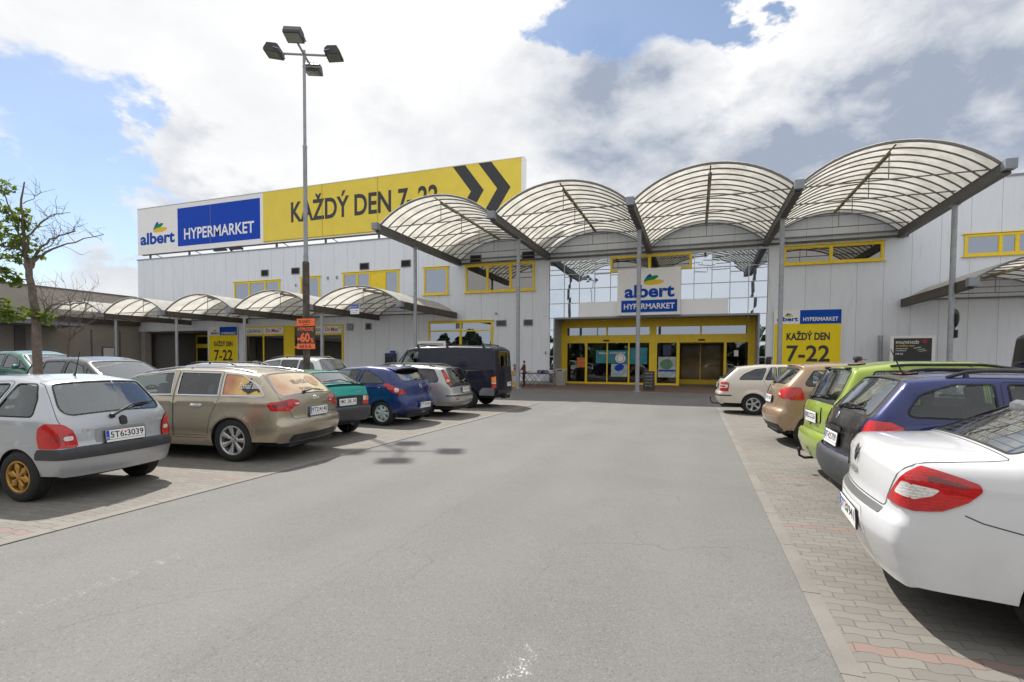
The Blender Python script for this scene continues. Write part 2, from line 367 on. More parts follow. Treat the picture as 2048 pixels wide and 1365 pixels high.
def paver_mat(name, c1, c2, bw=.20, bh=.165, red=False, dirt=True):
    """interlocking concrete pavers with wavy long joints, oil drips and bay lines laid in red stones"""
    m = bpy.data.materials.new(name); m.use_nodes = True
    t = NT(m.node_tree); b = t.n['Principled BSDF']; b.inputs['Roughness'].default_value = .85
    g = t.new('ShaderNodeNewGeometry'); P = g.outputs['Position']
    sx = t.new('ShaderNodeSeparateXYZ'); t.l.new(P, sx.inputs[0]); X0_, Y0_ = sx.outputs[0], sx.outputs[1]; ca_, sa_ = math.cos(R(4)), math.sin(R(4))
    X = t.math('ADD', t.math('MULTIPLY', X0_, ca_), t.math('MULTIPLY', Y0_, sa_)); Y = t.math('SUBTRACT', t.math('MULTIPLY', Y0_, ca_), t.math('MULTIPLY', X0_, sa_))
    # zig of the long joint: a clipped sine along X
    w = t.math('SINE', t.math('MULTIPLY', X, 2*math.pi/bw))
    w = t.math('MULTIPLY', t.math('MAXIMUM', t.math('MINIMUM', t.math('MULTIPLY', w, 1.8), 1.0), -1.0), .009)
    Y2 = t.math('ADD', Y, w)
    w2 = t.math('MULTIPLY', t.math('SINE', t.math('MULTIPLY', Y, 2*math.pi/bh)), .004)
    cb = t.new('ShaderNodeCombineXYZ'); t.l.new(t.math('ADD', X, w2), cb.inputs[0]); t.l.new(Y2, cb.inputs[1])
    br = t.new('ShaderNodeTexBrick', offset=.5, squash=1.0)
    t.l.new(cb.outputs[0], br.inputs['Vector'])
    for k, v in (('Scale', 1.0), ('Mortar Size', .0032), ('Mortar Smooth', .25), ('Bias', 0.0), ('Brick Width', bw), ('Row Height', bh)): br.inputs[k].default_value = v
    br.inputs['Color1'].default_value = (*c1, 1); br.inputs['Color2'].default_value = (*c2, 1); br.inputs['Mortar'].default_value = (.095, .088, .075, 1)
    c = br.outputs[0]
    if red:
        row = t.math('FLOOR', t.math('DIVIDE', Y2, bh))
        k = t.math('FLOORED_MODULO', t.math('SUBTRACT', row, round(3.22/bh)), round(2.31/bh))
        isr = t.math('LESS_THAN', k, .5)
        sc = t.mix(.45, c, (.24, .115, .09), 'MIX')
        c = t.mix(t.math('MULTIPLY', isr, t.math('SUBTRACT', 1.0, br.outputs[1])), c, sc)
    fine = t.noise(P, 130, 3, .7); big = t.noise(P, .8, 6, .65, .3)
    c = t.mix(t.mapr(fine, .4, .75, 0, .30), c, (.15, .145, .135))
    c = t.mix(t.mapr(big, .45, .8, 0, .38), c, (.16, .15, .135))
    if dirt:
        oil = t.noise(P, 1.9, 7, .7, .6)
        c = t.mix(t.mapr(oil, .58, .72, 0, .70), c, (.06, .056, .05))
    t.l.new(c, b.inputs['Base Color'])
    h = t.math('SUBTRACT', t.math('MULTIPLY', fine, .12), br.outputs[1])
    bn = t.new('ShaderNodeBump', ins={'Strength': .8, 'Distance': .006}); t.l.new(h, bn.inputs['Height']); t.l.new(bn.outputs[0], b.inputs['Normal'])
    return m
MT['paver'] = paver_mat('grey_pavers', (.188, .176, .156), (.150, .141, .126), .20, .10, red=True)
MT['paver_red'] = paver_mat('red_pavers', (.165, .085, .066), (.135, .073, .058), .2, .1, dirt=False)

# ------------------------------------------------------------------ mesh helpers
class MB:
    def __init__(s): s.v = []; s.f = []; s.mi = []; s.cur = 0; s.uvq = None
    def mat(s, i): s.cur = i; return s
    def add(s, vs, fs):
        o = len(s.v); s.v += [tuple(map(float, p)) for p in vs]
        for f in fs: s.f.append([i+o for i in f]); s.mi.append(s.cur)
        return s
    def box(s, c, d, M3=None):
        hx, hy, hz = d[0]/2, d[1]/2, d[2]/2
        P = [(-hx,-hy,-hz),(hx,-hy,-hz),(hx,hy,-hz),(-hx,hy,-hz),(-hx,-hy,hz),(hx,-hy,hz),(hx,hy,hz),(-hx,hy,hz)]
        if M3 is not None: P = [tuple(M3 @ Vector(p)) for p in P]
        return s.add([(p[0]+c[0], p[1]+c[1], p[2]+c[2]) for p in P], [(0,3,2,1),(4,5,6,7),(0,1,5,4),(1,2,6,5),(2,3,7,6),(3,0,4,7)])
    def bx(s, x0, x1, y0, y1, z0, z1): return s.box(((x0+x1)/2,(y0+y1)/2,(z0+z1)/2), (abs(x1-x0),abs(y1-y0),abs(z1-z0)))
    def rbox(s, c, d, r=.02, M3=None, n=2):
        bm = bmesh.new(); bmesh.ops.create_cube(bm, size=1.0)
        for v in bm.verts: v.co = Vector((v.co.x*d[0], v.co.y*d[1], v.co.z*d[2]))
        bmesh.ops.bevel(bm, geom=list(bm.edges), offset=min(r, min(d)*.49), segments=n, affect='EDGES', profile=.5)
        bm.verts.ensure_lookup_table()
        P = [v.co.copy() for v in bm.verts]
        if M3 is not None: P = [M3 @ p for p in P]
        s.add([(p.x+c[0], p.y+c[1], p.z+c[2]) for p in P], [[v.index for v in f.verts] for f in bm.faces]); bm.free(); return s
    def tube(s, pts, r, n=8, cap=True):
        pts = [Vector(p) for p in pts]; rs = r if hasattr(r, '__len__') else [r]*len(pts)
        ring = []; prev = None
        for i, p in enumerate(pts):
            a = pts[max(i-1, 0)]; b = pts[min(i+1, len(pts)-1)]
            d = (b-a).normalized()
            if prev is None:
                u = d.cross(Vector((0, 0, 1)))
                if u.length < .05: u = d.cross(Vector((1, 0, 0)))
                u.normalize()
            else:
                u = (prev-d*prev.dot(d)).normalized()
            prev = u; w = d.cross(u)
            ring.append([p+(u*math.cos(2*math.pi*k/n)+w*math.sin(2*math.pi*k/n))*rs[i] for k in range(n)])
        vs = [q for rg in ring for q in rg]; fs = []
        for i in range(len(pts)-1):
            for k in range(n):
                a = i*n+k; b = i*n+(k+1) % n; fs.append((a, b, b+n, a+n))
        if cap: fs.append(list(range(n))[::-1]); fs.append([(len(pts)-1)*n+k for k in range(n)])
        return s.add(vs, fs)
    def lathe(s, prof, n=32, axis='z', c=(0, 0, 0), close=False):
        vs = []; m = len(prof)
        for k in range(n):
            a = 2*math.pi*k/n
            for r, h in prof:
                x, y = r*math.cos(a), r*math.sin(a)
                p = (x, y, h) if axis == 'z' else (x, h, y) if axis == 'y' else (h, x, y)
                vs.append((p[0]+c[0], p[1]+c[1], p[2]+c[2]))
        fs = []
        for k in range(n):
            k2 = (k+1) % n
            for i in range(m-1):
                f = (k*m+i, k2*m+i, k2*m+i+1, k*m+i+1)
                fs.append(f[::-1] if axis == 'y' else f)
        return s.add(vs, fs)
    def prism(s, poly, a0, a1, axis='y'):
        """2D polygon extruded; axis y: poly is (x,z)"""
        def P(p, h): return (p[0], h, p[1]) if axis == 'y' else (h, p[0], p[1]) if axis == 'x' else (p[0], p[1], h)
        n = len(poly); vs = [P(p, a0) for p in poly]+[P(p, a1) for p in poly]
        fs = [list(range(n)), [n+i for i in range(n)][::-1]]+[(i, n+i, n+(i+1) % n, (i+1) % n) for i in range(n)]
        return s.add(vs, fs)
    def quad(s, a, b, c, d): return s.add([a, b, c, d], [(0, 1, 2, 3)])
    def ring(s, c, R0, r, axis='x', n=24, m=8, sy=1.0):
        pts = []
        for k in range(n):
            a = 2*math.pi*k/n
            for j in range(m):
                b = 2*math.pi*j/m; rr = R0+r*math.cos(b); h = r*math.sin(b)
                x, y = rr*math.cos(a), rr*math.sin(a)*sy
                p = (h, x, y) if axis == 'x' else (x, h, y) if axis == 'y' else (x, y, h)
                pts.append((p[0]+c[0], p[1]+c[1], p[2]+c[2]))
        fs = [(k*m+j, ((k+1) % n)*m+j, ((k+1) % n)*m+(j+1) % m, k*m+(j+1) % m) for k in range(n) for j in range(m)]
        return s.add(pts, fs)
    def build(s, name, mats, parent=None, world=None, smooth=False, loc=None):
        """link as ONE mesh object; world coordinates are taken relative to the parent's base"""
        me = bpy.data.meshes.new(name)
        off = Vector((0, 0, 0))
        if world is None: world = parent is None or root_of(parent).name in BASES
        if world and parent is not None: off = base_of(parent)
        if loc is not None and parent is None: off = Vector(loc)
        me.from_pydata([(v[0]-off.x, v[1]-off.y, v[2]-off.z) for v in s.v], [], s.f)
        mats = mats if isinstance(mats, (list, tuple)) else [mats]
        for m_ in mats: me.materials.append(m_)
        if len(mats) > 1: me.polygons.foreach_set('material_index', s.mi)
        fix_normals(me)
        if smooth is not False: smooth_by_angle(me, 40 if smooth is True else smooth)
        o = bpy.data.objects.new(name, me); COL.objects.link(o)
        if parent is not None: o.parent = parent
        elif loc is not None: o.location = loc
        return o

BASES = {}
def root_of(o):
    while o.parent is not None: o = o.parent
    return o
def base_of(o):
    while o.parent is not None: o = o.parent
    return BASES.get(o.name, Vector((0, 0, 0)))
def fix_normals(me):
    bm = bmesh.new(); bm.from_mesh(me)
    bmesh.ops.recalc_face_normals(bm, faces=bm.faces); bm.to_mesh(me); bm.free()
def smooth_by_angle(me, deg):
    me.polygons.foreach_set('use_smooth', [True]*len(me.polygons))
    bm = bmesh.new(); bm.from_mesh(me); th = R(deg)
    for e in bm.edges: e.smooth = not (len(e.link_faces) == 2 and e.calc_face_angle(0) > th)
    bm.to_mesh(me); bm.free()

def tag(o, label=None, cat=None, group=None, kind=None):
    if label: o['label'] = label
    if cat: o['category'] = cat
    if group: o['group'] = group
    if kind: o['kind'] = kind
    return o
def thing(name, loc, label, cat, group=None, rz=0.0, world=True):
    """an Empty at the thing's base; children given in world coordinates when world is set"""
    o = bpy.data.objects.new(name, None); COL.objects.link(o)
    o.location = loc; o.rotation_euler = (0, 0, rz); o.empty_display_size = .3
    if world: BASES[o.name] = Vector(loc)
    return tag(o, label, cat, group)
def sub(name, parent):
    o = bpy.data.objects.new(name, None); COL.objects.link(o); o.parent = parent; return o
def copy_tree(o, parent=None):
    c = o.copy(); COL.objects.link(c)
    if parent is not None: c.parent = parent; c.matrix_parent_inverse = o.matrix_parent_inverse.copy()
    for ch in list(o.children): copy_tree(ch, c)
    return c

_txt_cache = {}
def text_geo(body, bold=0.0, shear=0.0):
    """vertices/faces of a line of lettering, normalised to its own bounding box (0..1, 0..1) plus its aspect"""
    key = (body, bold, shear)
    if key in _txt_cache: return _txt_cache[key]
    cu = bpy.data.curves.new('lettering', 'FONT'); cu.body = body; cu.size = 1.0; cu.offset = bold; cu.shear = shear; cu.resolution_u = 4
    o = bpy.data.objects.new('lettering', cu); COL.objects.link(o)
    dg = bpy.context.evaluated_depsgraph_get(); dg.update()
    me = bpy.data.meshes.new_from_object(o.evaluated_get(dg))
    V = np.array([v.co[:] for v in me.vertices]); F = [list(p.vertices) for p in me.polygons]
    bpy.data.objects.remove(o); bpy.data.curves.remove(cu); bpy.data.meshes.remove(me)
    lo, hi = V.min(0), V.max(0); sz = np.maximum(hi-lo, 1e-6)
    r = ((V[:, :2]-lo[:2])/sz[:2], F, sz[0]/sz[1]); _txt_cache[key] = r
    return r
def text_on(mb, body, org, ux, uy, w, h, bold=.0, shear=0.0, depth=.004, nrm=None):
    """lettering filling w x h from org along unit vectors ux, uy; raised by depth along nrm"""
    V, F, _ = text_geo(body, bold, shear); org = np.array(org, float); ux = np.array(ux, float); uy = np.array(uy, float)
    n = np.cross(ux, uy) if nrm is None else np.array(nrm, float)
    P = org+np.outer(V[:, 0]*w, ux)+np.outer(V[:, 1]*h, uy)+n*depth
    mb.add(P, F); return mb
def ellipse_on(mb, c, ux, uy, a, b, rot, depth=.006, n=28, tear=0.0):
    c = np.array(c, float); ux = np.array(ux, float); uy = np.array(uy, float); nn = np.cross(ux, uy)
    P = []
    for k in range(n):
        th = 2*math.pi*k/n; x = a*math.cos(th); y = b*math.sin(th)*(1+tear*math.cos(th))
        X = x*math.cos(rot)-y*math.sin(rot); Y = x*math.sin(rot)+y*math.cos(rot)
        P.append(c+ux*X+uy*Y+nn*depth)
    mb.add(P, [list(range(n))]); return mb
# ================================================================== ground
def sheet(name, x0, x1, y0, y1, z, m, kind='structure'):
    mb = MB(); mb.quad((x0, y0, z), (x1, y0, z), (x1, y1, z), (x0, y1, z))
    return tag(mb.build(name, m), kind=kind)
sheet('ground', -1500, 1500, -1500, 1500, -.004, MT['asphalt'])
XL, XR = -5.56, .73
sheet('parking_bays', -19.5, XL-.12, -40, 18.6, .001, MT['paver'])
sheet('parking_bays', XR+.11, 19.5, -40, 19.2, .001, MT['paver'])
sheet('pavement', -60, 45, 28.05, 34.8, .002, MT['paver_red'])
def kerb(name, x0, x1, y0, y1, along):
    mb = MB(); rnd = random.Random(3); L = 1.0
    a, b = (y0, y1) if along == 'y' else (x0, x1)
    p = a
    while p < b-.05:
        q = min(p+L, b); g = .004; h = .006+rnd.uniform(-.0015, .0015)
        if along == 'y': mb.bx(x0, x1, p+g, q-g, -.06, h)
        else: mb.bx(p+g, q-g, y0, y1, -.06, h)
        p = q
    return tag(mb.build(name, MT['kerb']), kind='structure')
MT['kerb'] = mat('kerb_concrete', (.19, .178, .16), .9, var=.16, vscale=1.5, bump=.5, bscale=90, dirt=.12)
kerb('kerb', XL-.12, XL, -40, 18.6, 'y'); kerb('kerb', XR, XR+.11, -40, 19.2, 'y')
kerb('kerb', -19.5, XL, 18.6, 18.84, 'x'); kerb('kerb', -60, 45, 27.9, 28.05, 'x')
# second rows beyond the bays: asphalt again comes from the ground sheet

# ================================================================== the store building
F = 34.75
bld = thing('hypermarket_building', (-20, F, 0), 'long pale grey metal clad hypermarket with yellow window frames and glazed entrance', 'building')
w = MB()
w.bx(-51.1, -42.1, F, F+.3, 4.25, 11.12)
w.bx(-42.1, -9.72, F, F+.3, 0, 11.12)
w.bx(-9.72, 4.05, F, F+.3, 8.575, 11.4)
w.bx(4.05, 45, F, F+.3, 0, 11.55)
w.bx(-51.1, -50.8, F+.3, 75, 4.25, 11.12)
w.bx(45, 45.3, F, 75, 0, 11.55)
w.bx(-51.1, 45.3, 74.7, 75, 0, 11.0)
w.build('wall', MT['cladding'], bld)
MB().bx(-50.8, 45, F+.3, 74.7, 10.8, 11.0).build('roof', mat('roof_sheet', (.3, .3, .3), .8, var=.1), bld)
cap = MB(); cap.bx(-51.16, -9.72, F-.05, F+.36, 11.12, 11.22); cap.bx(-9.72, 4.05, F-.05, F+.36, 11.4, 11.5); cap.bx(4.05, 45.3, F-.05, F+.36, 11.55, 11.67)
cap.build('parapet_cap', MT['gutter'], bld)
pl = MB(); pl.bx(-42.1, -9.72, F-.03, F, 0, .22); pl.bx(4.05, 45, F-.03, F, 0, .22); pl.build('plinth', MT['concrete'], bld)

def window(x0, x1, z0, z1, divs=(), solid=(), trans=(), pane='pane', fr=.11, sill=True, solidmat='yellow'):
    """yellow framed window on the facade: frame with its panes as a child"""
    m = MB(); y0, y1 = F-.07, F-.004
    m.bx(x0, x1, y0, y1, z1-fr, z1); m.bx(x0, x1, y0, y1, z0, z0+fr)
    xs = [x0]+list(divs)+[x1]
    m.bx(x0, x0+fr, y0, y1, z0+fr, z1-fr); m.bx(x1-fr, x1, y0, y1, z0+fr, z1-fr)
    for d in divs: m.bx(d-fr/2, d+fr/2, y0, y1, z0+fr, z1-fr)
    for t_ in trans:
        for i in range(len(xs)-1):
            m.bx(xs[i]+(fr if i == 0 else fr/2), xs[i+1]-(fr if i == len(xs)-2 else fr/2), y0, y1, t_-fr/2, t_+fr/2)
    for i in solid: m.bx(xs[i]+fr/2, xs[i+1]-fr/2, F-.05, F-.004, z0+fr, z1-fr)
    # inner sash line
    for i in range(len(xs)-1):
        if i in solid: continue
        a = xs[i]+(fr if i == 0 else fr/2); b = xs[i+1]-(fr if i == len(xs)-2 else fr/2)
        e = .04
        for q in ((a, b, z0+fr, z0+fr+e), (a, b, z1-fr-e, z1-fr), (a, a+e, z0+fr+e, z1-fr-e), (b-e, b, z0+fr+e, z1-fr-e)):
            m.bx(q[0], q[1], F-.05, F-.004, q[2], q[3])
    if sill: m.bx(x0-.12, x1+.12, F-.12, F-.004, z1+.02, z1+.05); m.bx(x0-.12, x1+.12, F-.14, F-.004, z0-.05, z0-.01)
    o = m.build('window', MT['yellow'], bld)
    for i in range(len(xs)-1):
        if i in solid: continue
        tx, tz = random.uniform(-.004, .004), random.uniform(-.004, .004)
        MB().quad((xs[i], F-.022, z0), (xs[i+1], F-.022+tx, z0), (xs[i+1], F-.022+tx+tz, z1), (xs[i], F-.022+tz, z1)).build('pane', MT[pane], o)
    return o
window(-38.76, -33.6, 6.45, 8.43, (-37.0, -35.2))
window(-31.4, -29.4, 6.45, 8.53)
window(-27.1, -21.85, 6.55, 8.65, (-25.7, -24.5, -23.1), solid=(2,))
window(-19.65, -17.6, 6.6, 8.66)
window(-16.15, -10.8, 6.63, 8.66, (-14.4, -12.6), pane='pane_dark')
window(-19.25, -13.95, 2.3, 4.56, (-16.55,), trans=(3.85,))
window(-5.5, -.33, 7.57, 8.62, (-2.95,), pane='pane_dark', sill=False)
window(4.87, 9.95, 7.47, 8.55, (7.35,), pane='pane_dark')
window(13.65, 18.9, 7.44, 8.6, (15.2, 15.9, 17.4), solid=())
window(22, 27, 7.44, 8.6, (24.5,))
# louvred vents
def vent(x0, x1, z0, z1, m):
    b = MB(); e = .06
    b.bx(x0, x1, F-.06, F-.004, z1-e, z1); b.bx(x0, x1, F-.06, F-.004, z0, z0+e); b.bx(x0, x0+e, F-.06, F-.004, z0+e, z1-e); b.bx(x1-e, x1, F-.06, F-.004, z0+e, z1-e)
    n = int((z1-z0-2*e)/.075)
    o = b.build('vent', MT['gutter'] if m else MT['dark_wall'], bld)
    s = MB(); s.bx(x0+e, x1-e, F-.012, F-.004, z0+e, z1-e)
    for i in range(n):
        z = z0+e+.04+i*.075; s.add([(x0+e, F-.05, z-.02), (x1-e, F-.05, z-.02), (x1-e, F-.014, z+.035), (x0+e, F-.014, z+.035)], [(0, 1, 2, 3)])
    s.build('louvre', MT['black'] if not m else MT['beam'], o)
for v in ((-35.65, -34.85), (-32.35, -31.5), (-25.47, -24.6), (-21.65, -20.8), (-15.8, -14.9), (-11.75, -10.8)): vent(*v, 8.83, 9.38, 0)
for v in ((-13.7, -12.9), (-11.6, -10.9)): vent(*v, 4.12, 4.58, 1)
vent(-24.95, -24.4, 4.05, 4.58, 1)
MB().bx(-26.7, -26.15, F-.12, F-.004, 4.02, 4.56).build('service_hatch', MT['gutter'], bld)
# lamps and small fittings on the cladding
for c_, d_ in (((-43.5, F-.06, 7.1), (.12, .1, .3)), ((-31.9, F-.06, 7.9), (.1, .1, .2)), ((-27.7, F-.06, 8.35), (.12, .1, .24)), ((-28.6, F-.06, 8.35), (.12, .1, .24)), ((-9.95, F-.05, 2.2), (.1, .08, .22)), ((-13.7, F-.08, 5.05), (.12, .14, .12))):
    MB().rbox(c_, d_).build('wall_fitting', MT['gutter'], bld)
# tie bar of the canopies along the wall
MB().bx(-16.8, 11.1, F-.12, F-.01, 8.72, 8.84).build('wall_rail', MT['beam'], bld)

# ---- mirrored curtain wall over the entrance
cw = MB(); cols = [-9.72+i*(13.77/13) for i in range(14)]; rows = [4.62, 5.62, 6.61, 7.60, 8.57]
mu = .045
for x in cols: cw.bx(x-mu/2, x+mu/2, F+.0, F+.06, 4.62, 8.57)
for z in rows:
    for i in range(13): cw.bx(cols[i]+mu/2, cols[i+1]-mu/2, F+.002, F+.058, z-mu/2, z+mu/2)
for xa, xb in ((-9.72, -9.36), (3.62, 4.05)):
    for z in (.03, .98, 1.95, 2.9, 3.8): cw.bx(xa, xb, F+.001, F+.06, z-.03, z+.03)
    cw.bx(xa, xa+.05, F, F+.07, .06, 4.59); cw.bx(xb-.05, xb, F, F+.07, .06, 4.59)
cwo = cw.build('curtain_wall', mat('mullion', (.52, .53, .55), .4, .2), bld)
rg = random.Random(11)
gz = MB()
for i in range(13):
    for j in range(4):
        x0, x1, z0, z1 = cols[i], cols[i+1], rows[j], rows[j+1]
        a, b, c, d = [rg.uniform(-.008, .008) for _ in range(4)]
        gz.quad((x0, F+.045+a, z0), (x1, F+.045+b, z0), (x1, F+.045+c, z1), (x0, F+.045+d, z1))
for xa, xb in ((-9.72, -9.36), (3.62, 4.05)):
    zz = (.0, .98, 1.95, 2.9, 3.8, 4.6)
    for k in range(5):
        a = [rg.uniform(-.008, .008) for _ in range(4)]
        gz.quad((xa, F+.045+a[0], zz[k]), (xb, F+.045+a[1], zz[k]), (xb, F+.045+a[2], zz[k+1]), (xa, F+.045+a[3], zz[k+1]))
gz.build('mirror_glazing', MT['mirror'], cwo)
gw = mat('gloss_white', (.78, .80, .82), .06, coat=1.0)
for xa, xb in ((-7.58, -4.965), (-.965, 1.85)): MB().bx(xa, xb, F-.035, F-.004, 4.66, 5.62).build('white_fascia', gw, cwo)
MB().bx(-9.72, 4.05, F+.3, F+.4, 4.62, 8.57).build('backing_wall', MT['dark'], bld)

# ---- entrance recess and yellow portal
D = 37.0
en = MB()
en.bx(-9.5, -9.36, F+.07, D, 0, 4.6); en.bx(3.62, 3.76, F+.07, D, 0, 4.6)
en.bx(-9.36, 3.62, F+.07, D, 4.6, 4.75)
eno = en.build('entrance_porch', mat('porch_lining', (.36, .36, .35), .6, var=.08, vscale=1), bld)
tr = MB(); tr.bx(-9.36, 3.62, F-.04, F+.1, 4.54, 4.66); tr.bx(-9.40, -9.30, F-.04, F+.07, 0, 4.54); tr.bx(3.56, 3.66, F-.04, F+.07, 0, 4.54)
tr.build('edge_trim', MT['gutter'], eno)
cl = MB()
for x in (-8.9, 3.15): cl.lathe([(0, 0), (.11, .0), (.12, -.06), (.08, -.14), (0, -.17)], 16, 'z', (x, D-.5, 4.6))
cl.build('porch_lamp', MT['clear'], eno, smooth=True)
po = MB(); y0, y1 = D-.12, D
for a, b in ((-9.07, -8.92), (-7.59, -7.43), (-6.03, -5.95), (-4.52, -4.41), (-3.07, -2.54), (-1.25, -1.05), (1.76, 1.92), (3.22, 3.4)): po.bx(a, b, y0, y1, .14, 2.95)
po.bx(-9.36, 3.62, y0, y1, 4.06, 4.6); po.bx(-9.36, 3.62, y0, y1, 2.95, 3.51)
for a, b in ((-9.36, -8.95), (-6.08, -5.96), (-3.07, -2.6), (.24, .36), (3.15, 3.62)): po.bx(a, b, y0+.01, y1, 3.51, 4.06)
po.bx(-9.36, -9.07, y0+.01, y1, 0, 2.95); po.bx(3.4, 3.62, y0+.01, y1, 0, 2.95)
po.bx(-9.07, -1.05, y0, y1, .0, .14); po.bx(1.76, 3.4, y0, y1, 0, .14)
por = po.build('entrance_portal', MT['yellow_dark'], bld)
sn = MB(); sn.rbox((-6.05, D-.17, 3.12), (.42, .1, .1)); sn.rbox((.35, D-.17, 3.12), (.42, .1, .1)); sn.build('door_sensor', MT['black'], por)
for a, b in ((-8.95, -6.08), (-5.96, -3.07), (-2.6, .24), (.36, 3.15)): MB().quad((a, D-.05, 3.51), (b, D-.05, 3.51), (b, D-.045, 4.06), (a, D-.045, 4.06)).build('transom_pane', MT['pane'], por)
for a, b in ((-8.92, -7.59), (-7.43, -6.03), (-5.95, -4.52), (-4.41, -3.07), (-2.54, -1.25), (1.92, 3.22)):
    MB().bx(a, b, D-.07, D-.055, .14, 2.95).build('door_pane', MT['doorglass'], por)
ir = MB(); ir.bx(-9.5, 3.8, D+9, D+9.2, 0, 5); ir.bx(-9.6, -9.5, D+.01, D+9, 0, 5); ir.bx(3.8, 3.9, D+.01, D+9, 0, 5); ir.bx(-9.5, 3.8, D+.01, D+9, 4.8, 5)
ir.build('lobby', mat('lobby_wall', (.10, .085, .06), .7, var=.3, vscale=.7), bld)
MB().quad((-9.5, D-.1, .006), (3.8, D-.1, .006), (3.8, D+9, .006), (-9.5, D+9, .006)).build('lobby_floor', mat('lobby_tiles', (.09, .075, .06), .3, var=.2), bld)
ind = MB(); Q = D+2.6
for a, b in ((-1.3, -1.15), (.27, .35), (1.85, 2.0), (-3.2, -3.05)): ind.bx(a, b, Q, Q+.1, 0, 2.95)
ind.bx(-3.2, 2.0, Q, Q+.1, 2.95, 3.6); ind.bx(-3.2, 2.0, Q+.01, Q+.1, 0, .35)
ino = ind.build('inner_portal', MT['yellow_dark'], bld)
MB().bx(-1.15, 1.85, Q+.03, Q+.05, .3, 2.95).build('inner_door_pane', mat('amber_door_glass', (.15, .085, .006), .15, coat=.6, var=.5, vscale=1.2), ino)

# ---- ground floor recess at the far left with its own doors
rc = MB(); rc.bx(-42.4, -42.1, F+.3, 38.5, 0, 4.25); rc.bx(-51.1, -42.1, 38.2, 38.5, 0, 4.25); rc.bx(-51.1, -42.1, F+.3, 38.2, 4.1, 4.25)
rc.bx(-47.9, -47.6, 36.2, 38.2, 0, 4.1); rc.bx(-51.1, -47.6, 36.0, 36.2, 0, 4.1)
rc.build('recess_lining', MT['dark_wall'], bld)
MB().bx(-50.9, -50.3, F+.0, F+.6, 0, 4.25).build('corner_column', MT['grey_wall'], bld)
sd = MB(); yy = 37.9
for a in (-47.5, -45.7, -44.3, -42.5): sd.bx(a, a+.12, yy, yy+.1, .1, 3.9)
sd.bx(-47.5, -42.38, yy-.01, yy+.1, 2.75, 3.15); sd.bx(-47.5, -42.38, yy-.01, yy+.1, 3.85, 4.05); sd.bx(-47.5, -42.38, yy-.01, yy+.1, 0, .14)
sdo = sd.build('side_entrance', MT['yellow_dark'], bld)
MB().bx(-47.4, -42.4, yy+.05, yy+.07, .1, 3.9).build('side_door_pane', MT['pane_dark'], sdo)
ic = MB(); ic.rbox((-42.0+.28, F-.05, 1.75), (.42, .1, .6)); ic.build('intercom', MT['steel'], bld)

# ---- pharmacy shop front
ph = MB(); y0, y1 = F-.09, F-.004
def vbar(a, b, z0, z1): ph.bx(a, b, y0, y1, z0, z1)
ph.bx(-37.5, -27.1, y0, y1, 4.40, 4.52)
ph.bx(-37.5, -33.1, y0, y1, 3.68, 3.82); ph.bx(-30.9, -27.1, y0, y1, 3.68, 3.82); ph.bx(-37.5, -33.1, y0, y1, .2, .5); ph.bx(-30.9, -27.1, y0, y1, .2, .5)
for a in (-37.5, -35.50, -33.2): vbar(a, a+.12, .5, 3.68); vbar(a, a+.12, 3.82, 4.40)
vbar(-33.08, -32.05, .0, 4.40)
for a in (-30.9, -29.15, -27.22): vbar(a, a+.12, .5, 3.68); vbar(a, a+.12, 3.82, 4.40)
vbar(-31.02, -30.9, 0, 4.4); ph.bx(-32.05, -31.02, y0, y1, 2.6, 2.75); ph.bx(-32.05, -31.02, y0, y1, 0, .2)
pho = ph.build('pharmacy_front', MT['yellow'], bld)
for a, b, z0, z1 in ((-37.4, -35.5, .5, 3.68), (-35.4, -33.2, .5, 3.68), (-30.8, -29.15, .5, 3.68), (-29.05, -27.2, .5, 3.68), (-32.05, -31.02, .2, 2.6), (-32.05, -31.02, 2.75, 4.4)):
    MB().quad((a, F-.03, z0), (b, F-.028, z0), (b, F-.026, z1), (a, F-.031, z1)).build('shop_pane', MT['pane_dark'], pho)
pst = MB()
for a, b in ((-37.38, -35.5), (-35.38, -33.2), (-29.03, -27.22)):
    pst.bx(a, b, F-.038, F-.034, 1.42, 1.50); pst.bx(a, b, F-.038, F-.034, 1.14, 1.22)
pst.build('green_stripe', MT['green_ink'], pho)
ov = MB()
for x in (-36.4, -34.2): ellipse_on(ov, (x, F-.045, 1.34), (1, 0, 0), (0, 0, 1), .42, .17, 0)
ov.build('oval_sticker', MT['white'], pho)

UX, UZ = (1, 0, 0), (0, 0, 1)
def board(name, x0, x1, y, z0, z1, m, label, cat, group=None, depth=.05):
    """flat sign board standing off the wall: an Empty with the panel as first part"""
    t = thing(name, ((x0+x1)/2, y, z0), label, cat, group)
    MB().bx(x0, x1, y, y+depth, z0, z1).build('panel', m, t)
    return t
def letters(t, body, x0, x1, z0, z1, y, m, bold=.0, name='lettering', shear=0.0):
    mb = MB(); text_on(mb, body, (x0, y, z0), UX, UZ, x1-x0, z1-z0, bold, shear, .006); return mb.build(name, m, t)
def logo(t, x0, x1, zb, y, h, first=True):
    """blue lower-case shop name with three leaves over it"""
    W_ = x1-x0
    letters(t, 'albert', x0, x1, zb, zb+h, y, MT['sign_blue'], .035, 'shop_name')
    lf = MB(); ellipse_on(lf, (x0+W_*.465, y, zb+h*1.43), UX, UZ, W_*.115, h*.17, .95); lf.build('blue_leaf', MT['sign_blue'], t)
    lf = MB(); ellipse_on(lf, (x0+W_*.545, y-.002, zb+h*1.46), UX, UZ, W_*.14, h*.16, .30); lf.build('green_leaf', MT['leaf_green'], t)
    lf = MB(); ellipse_on(lf, (x0+W_*.585, y-.004, zb+h*1.15), UX, UZ, W_*.205, h*.19, .06); lf.build('yellow_leaf', MT['leaf_yellow'], t)

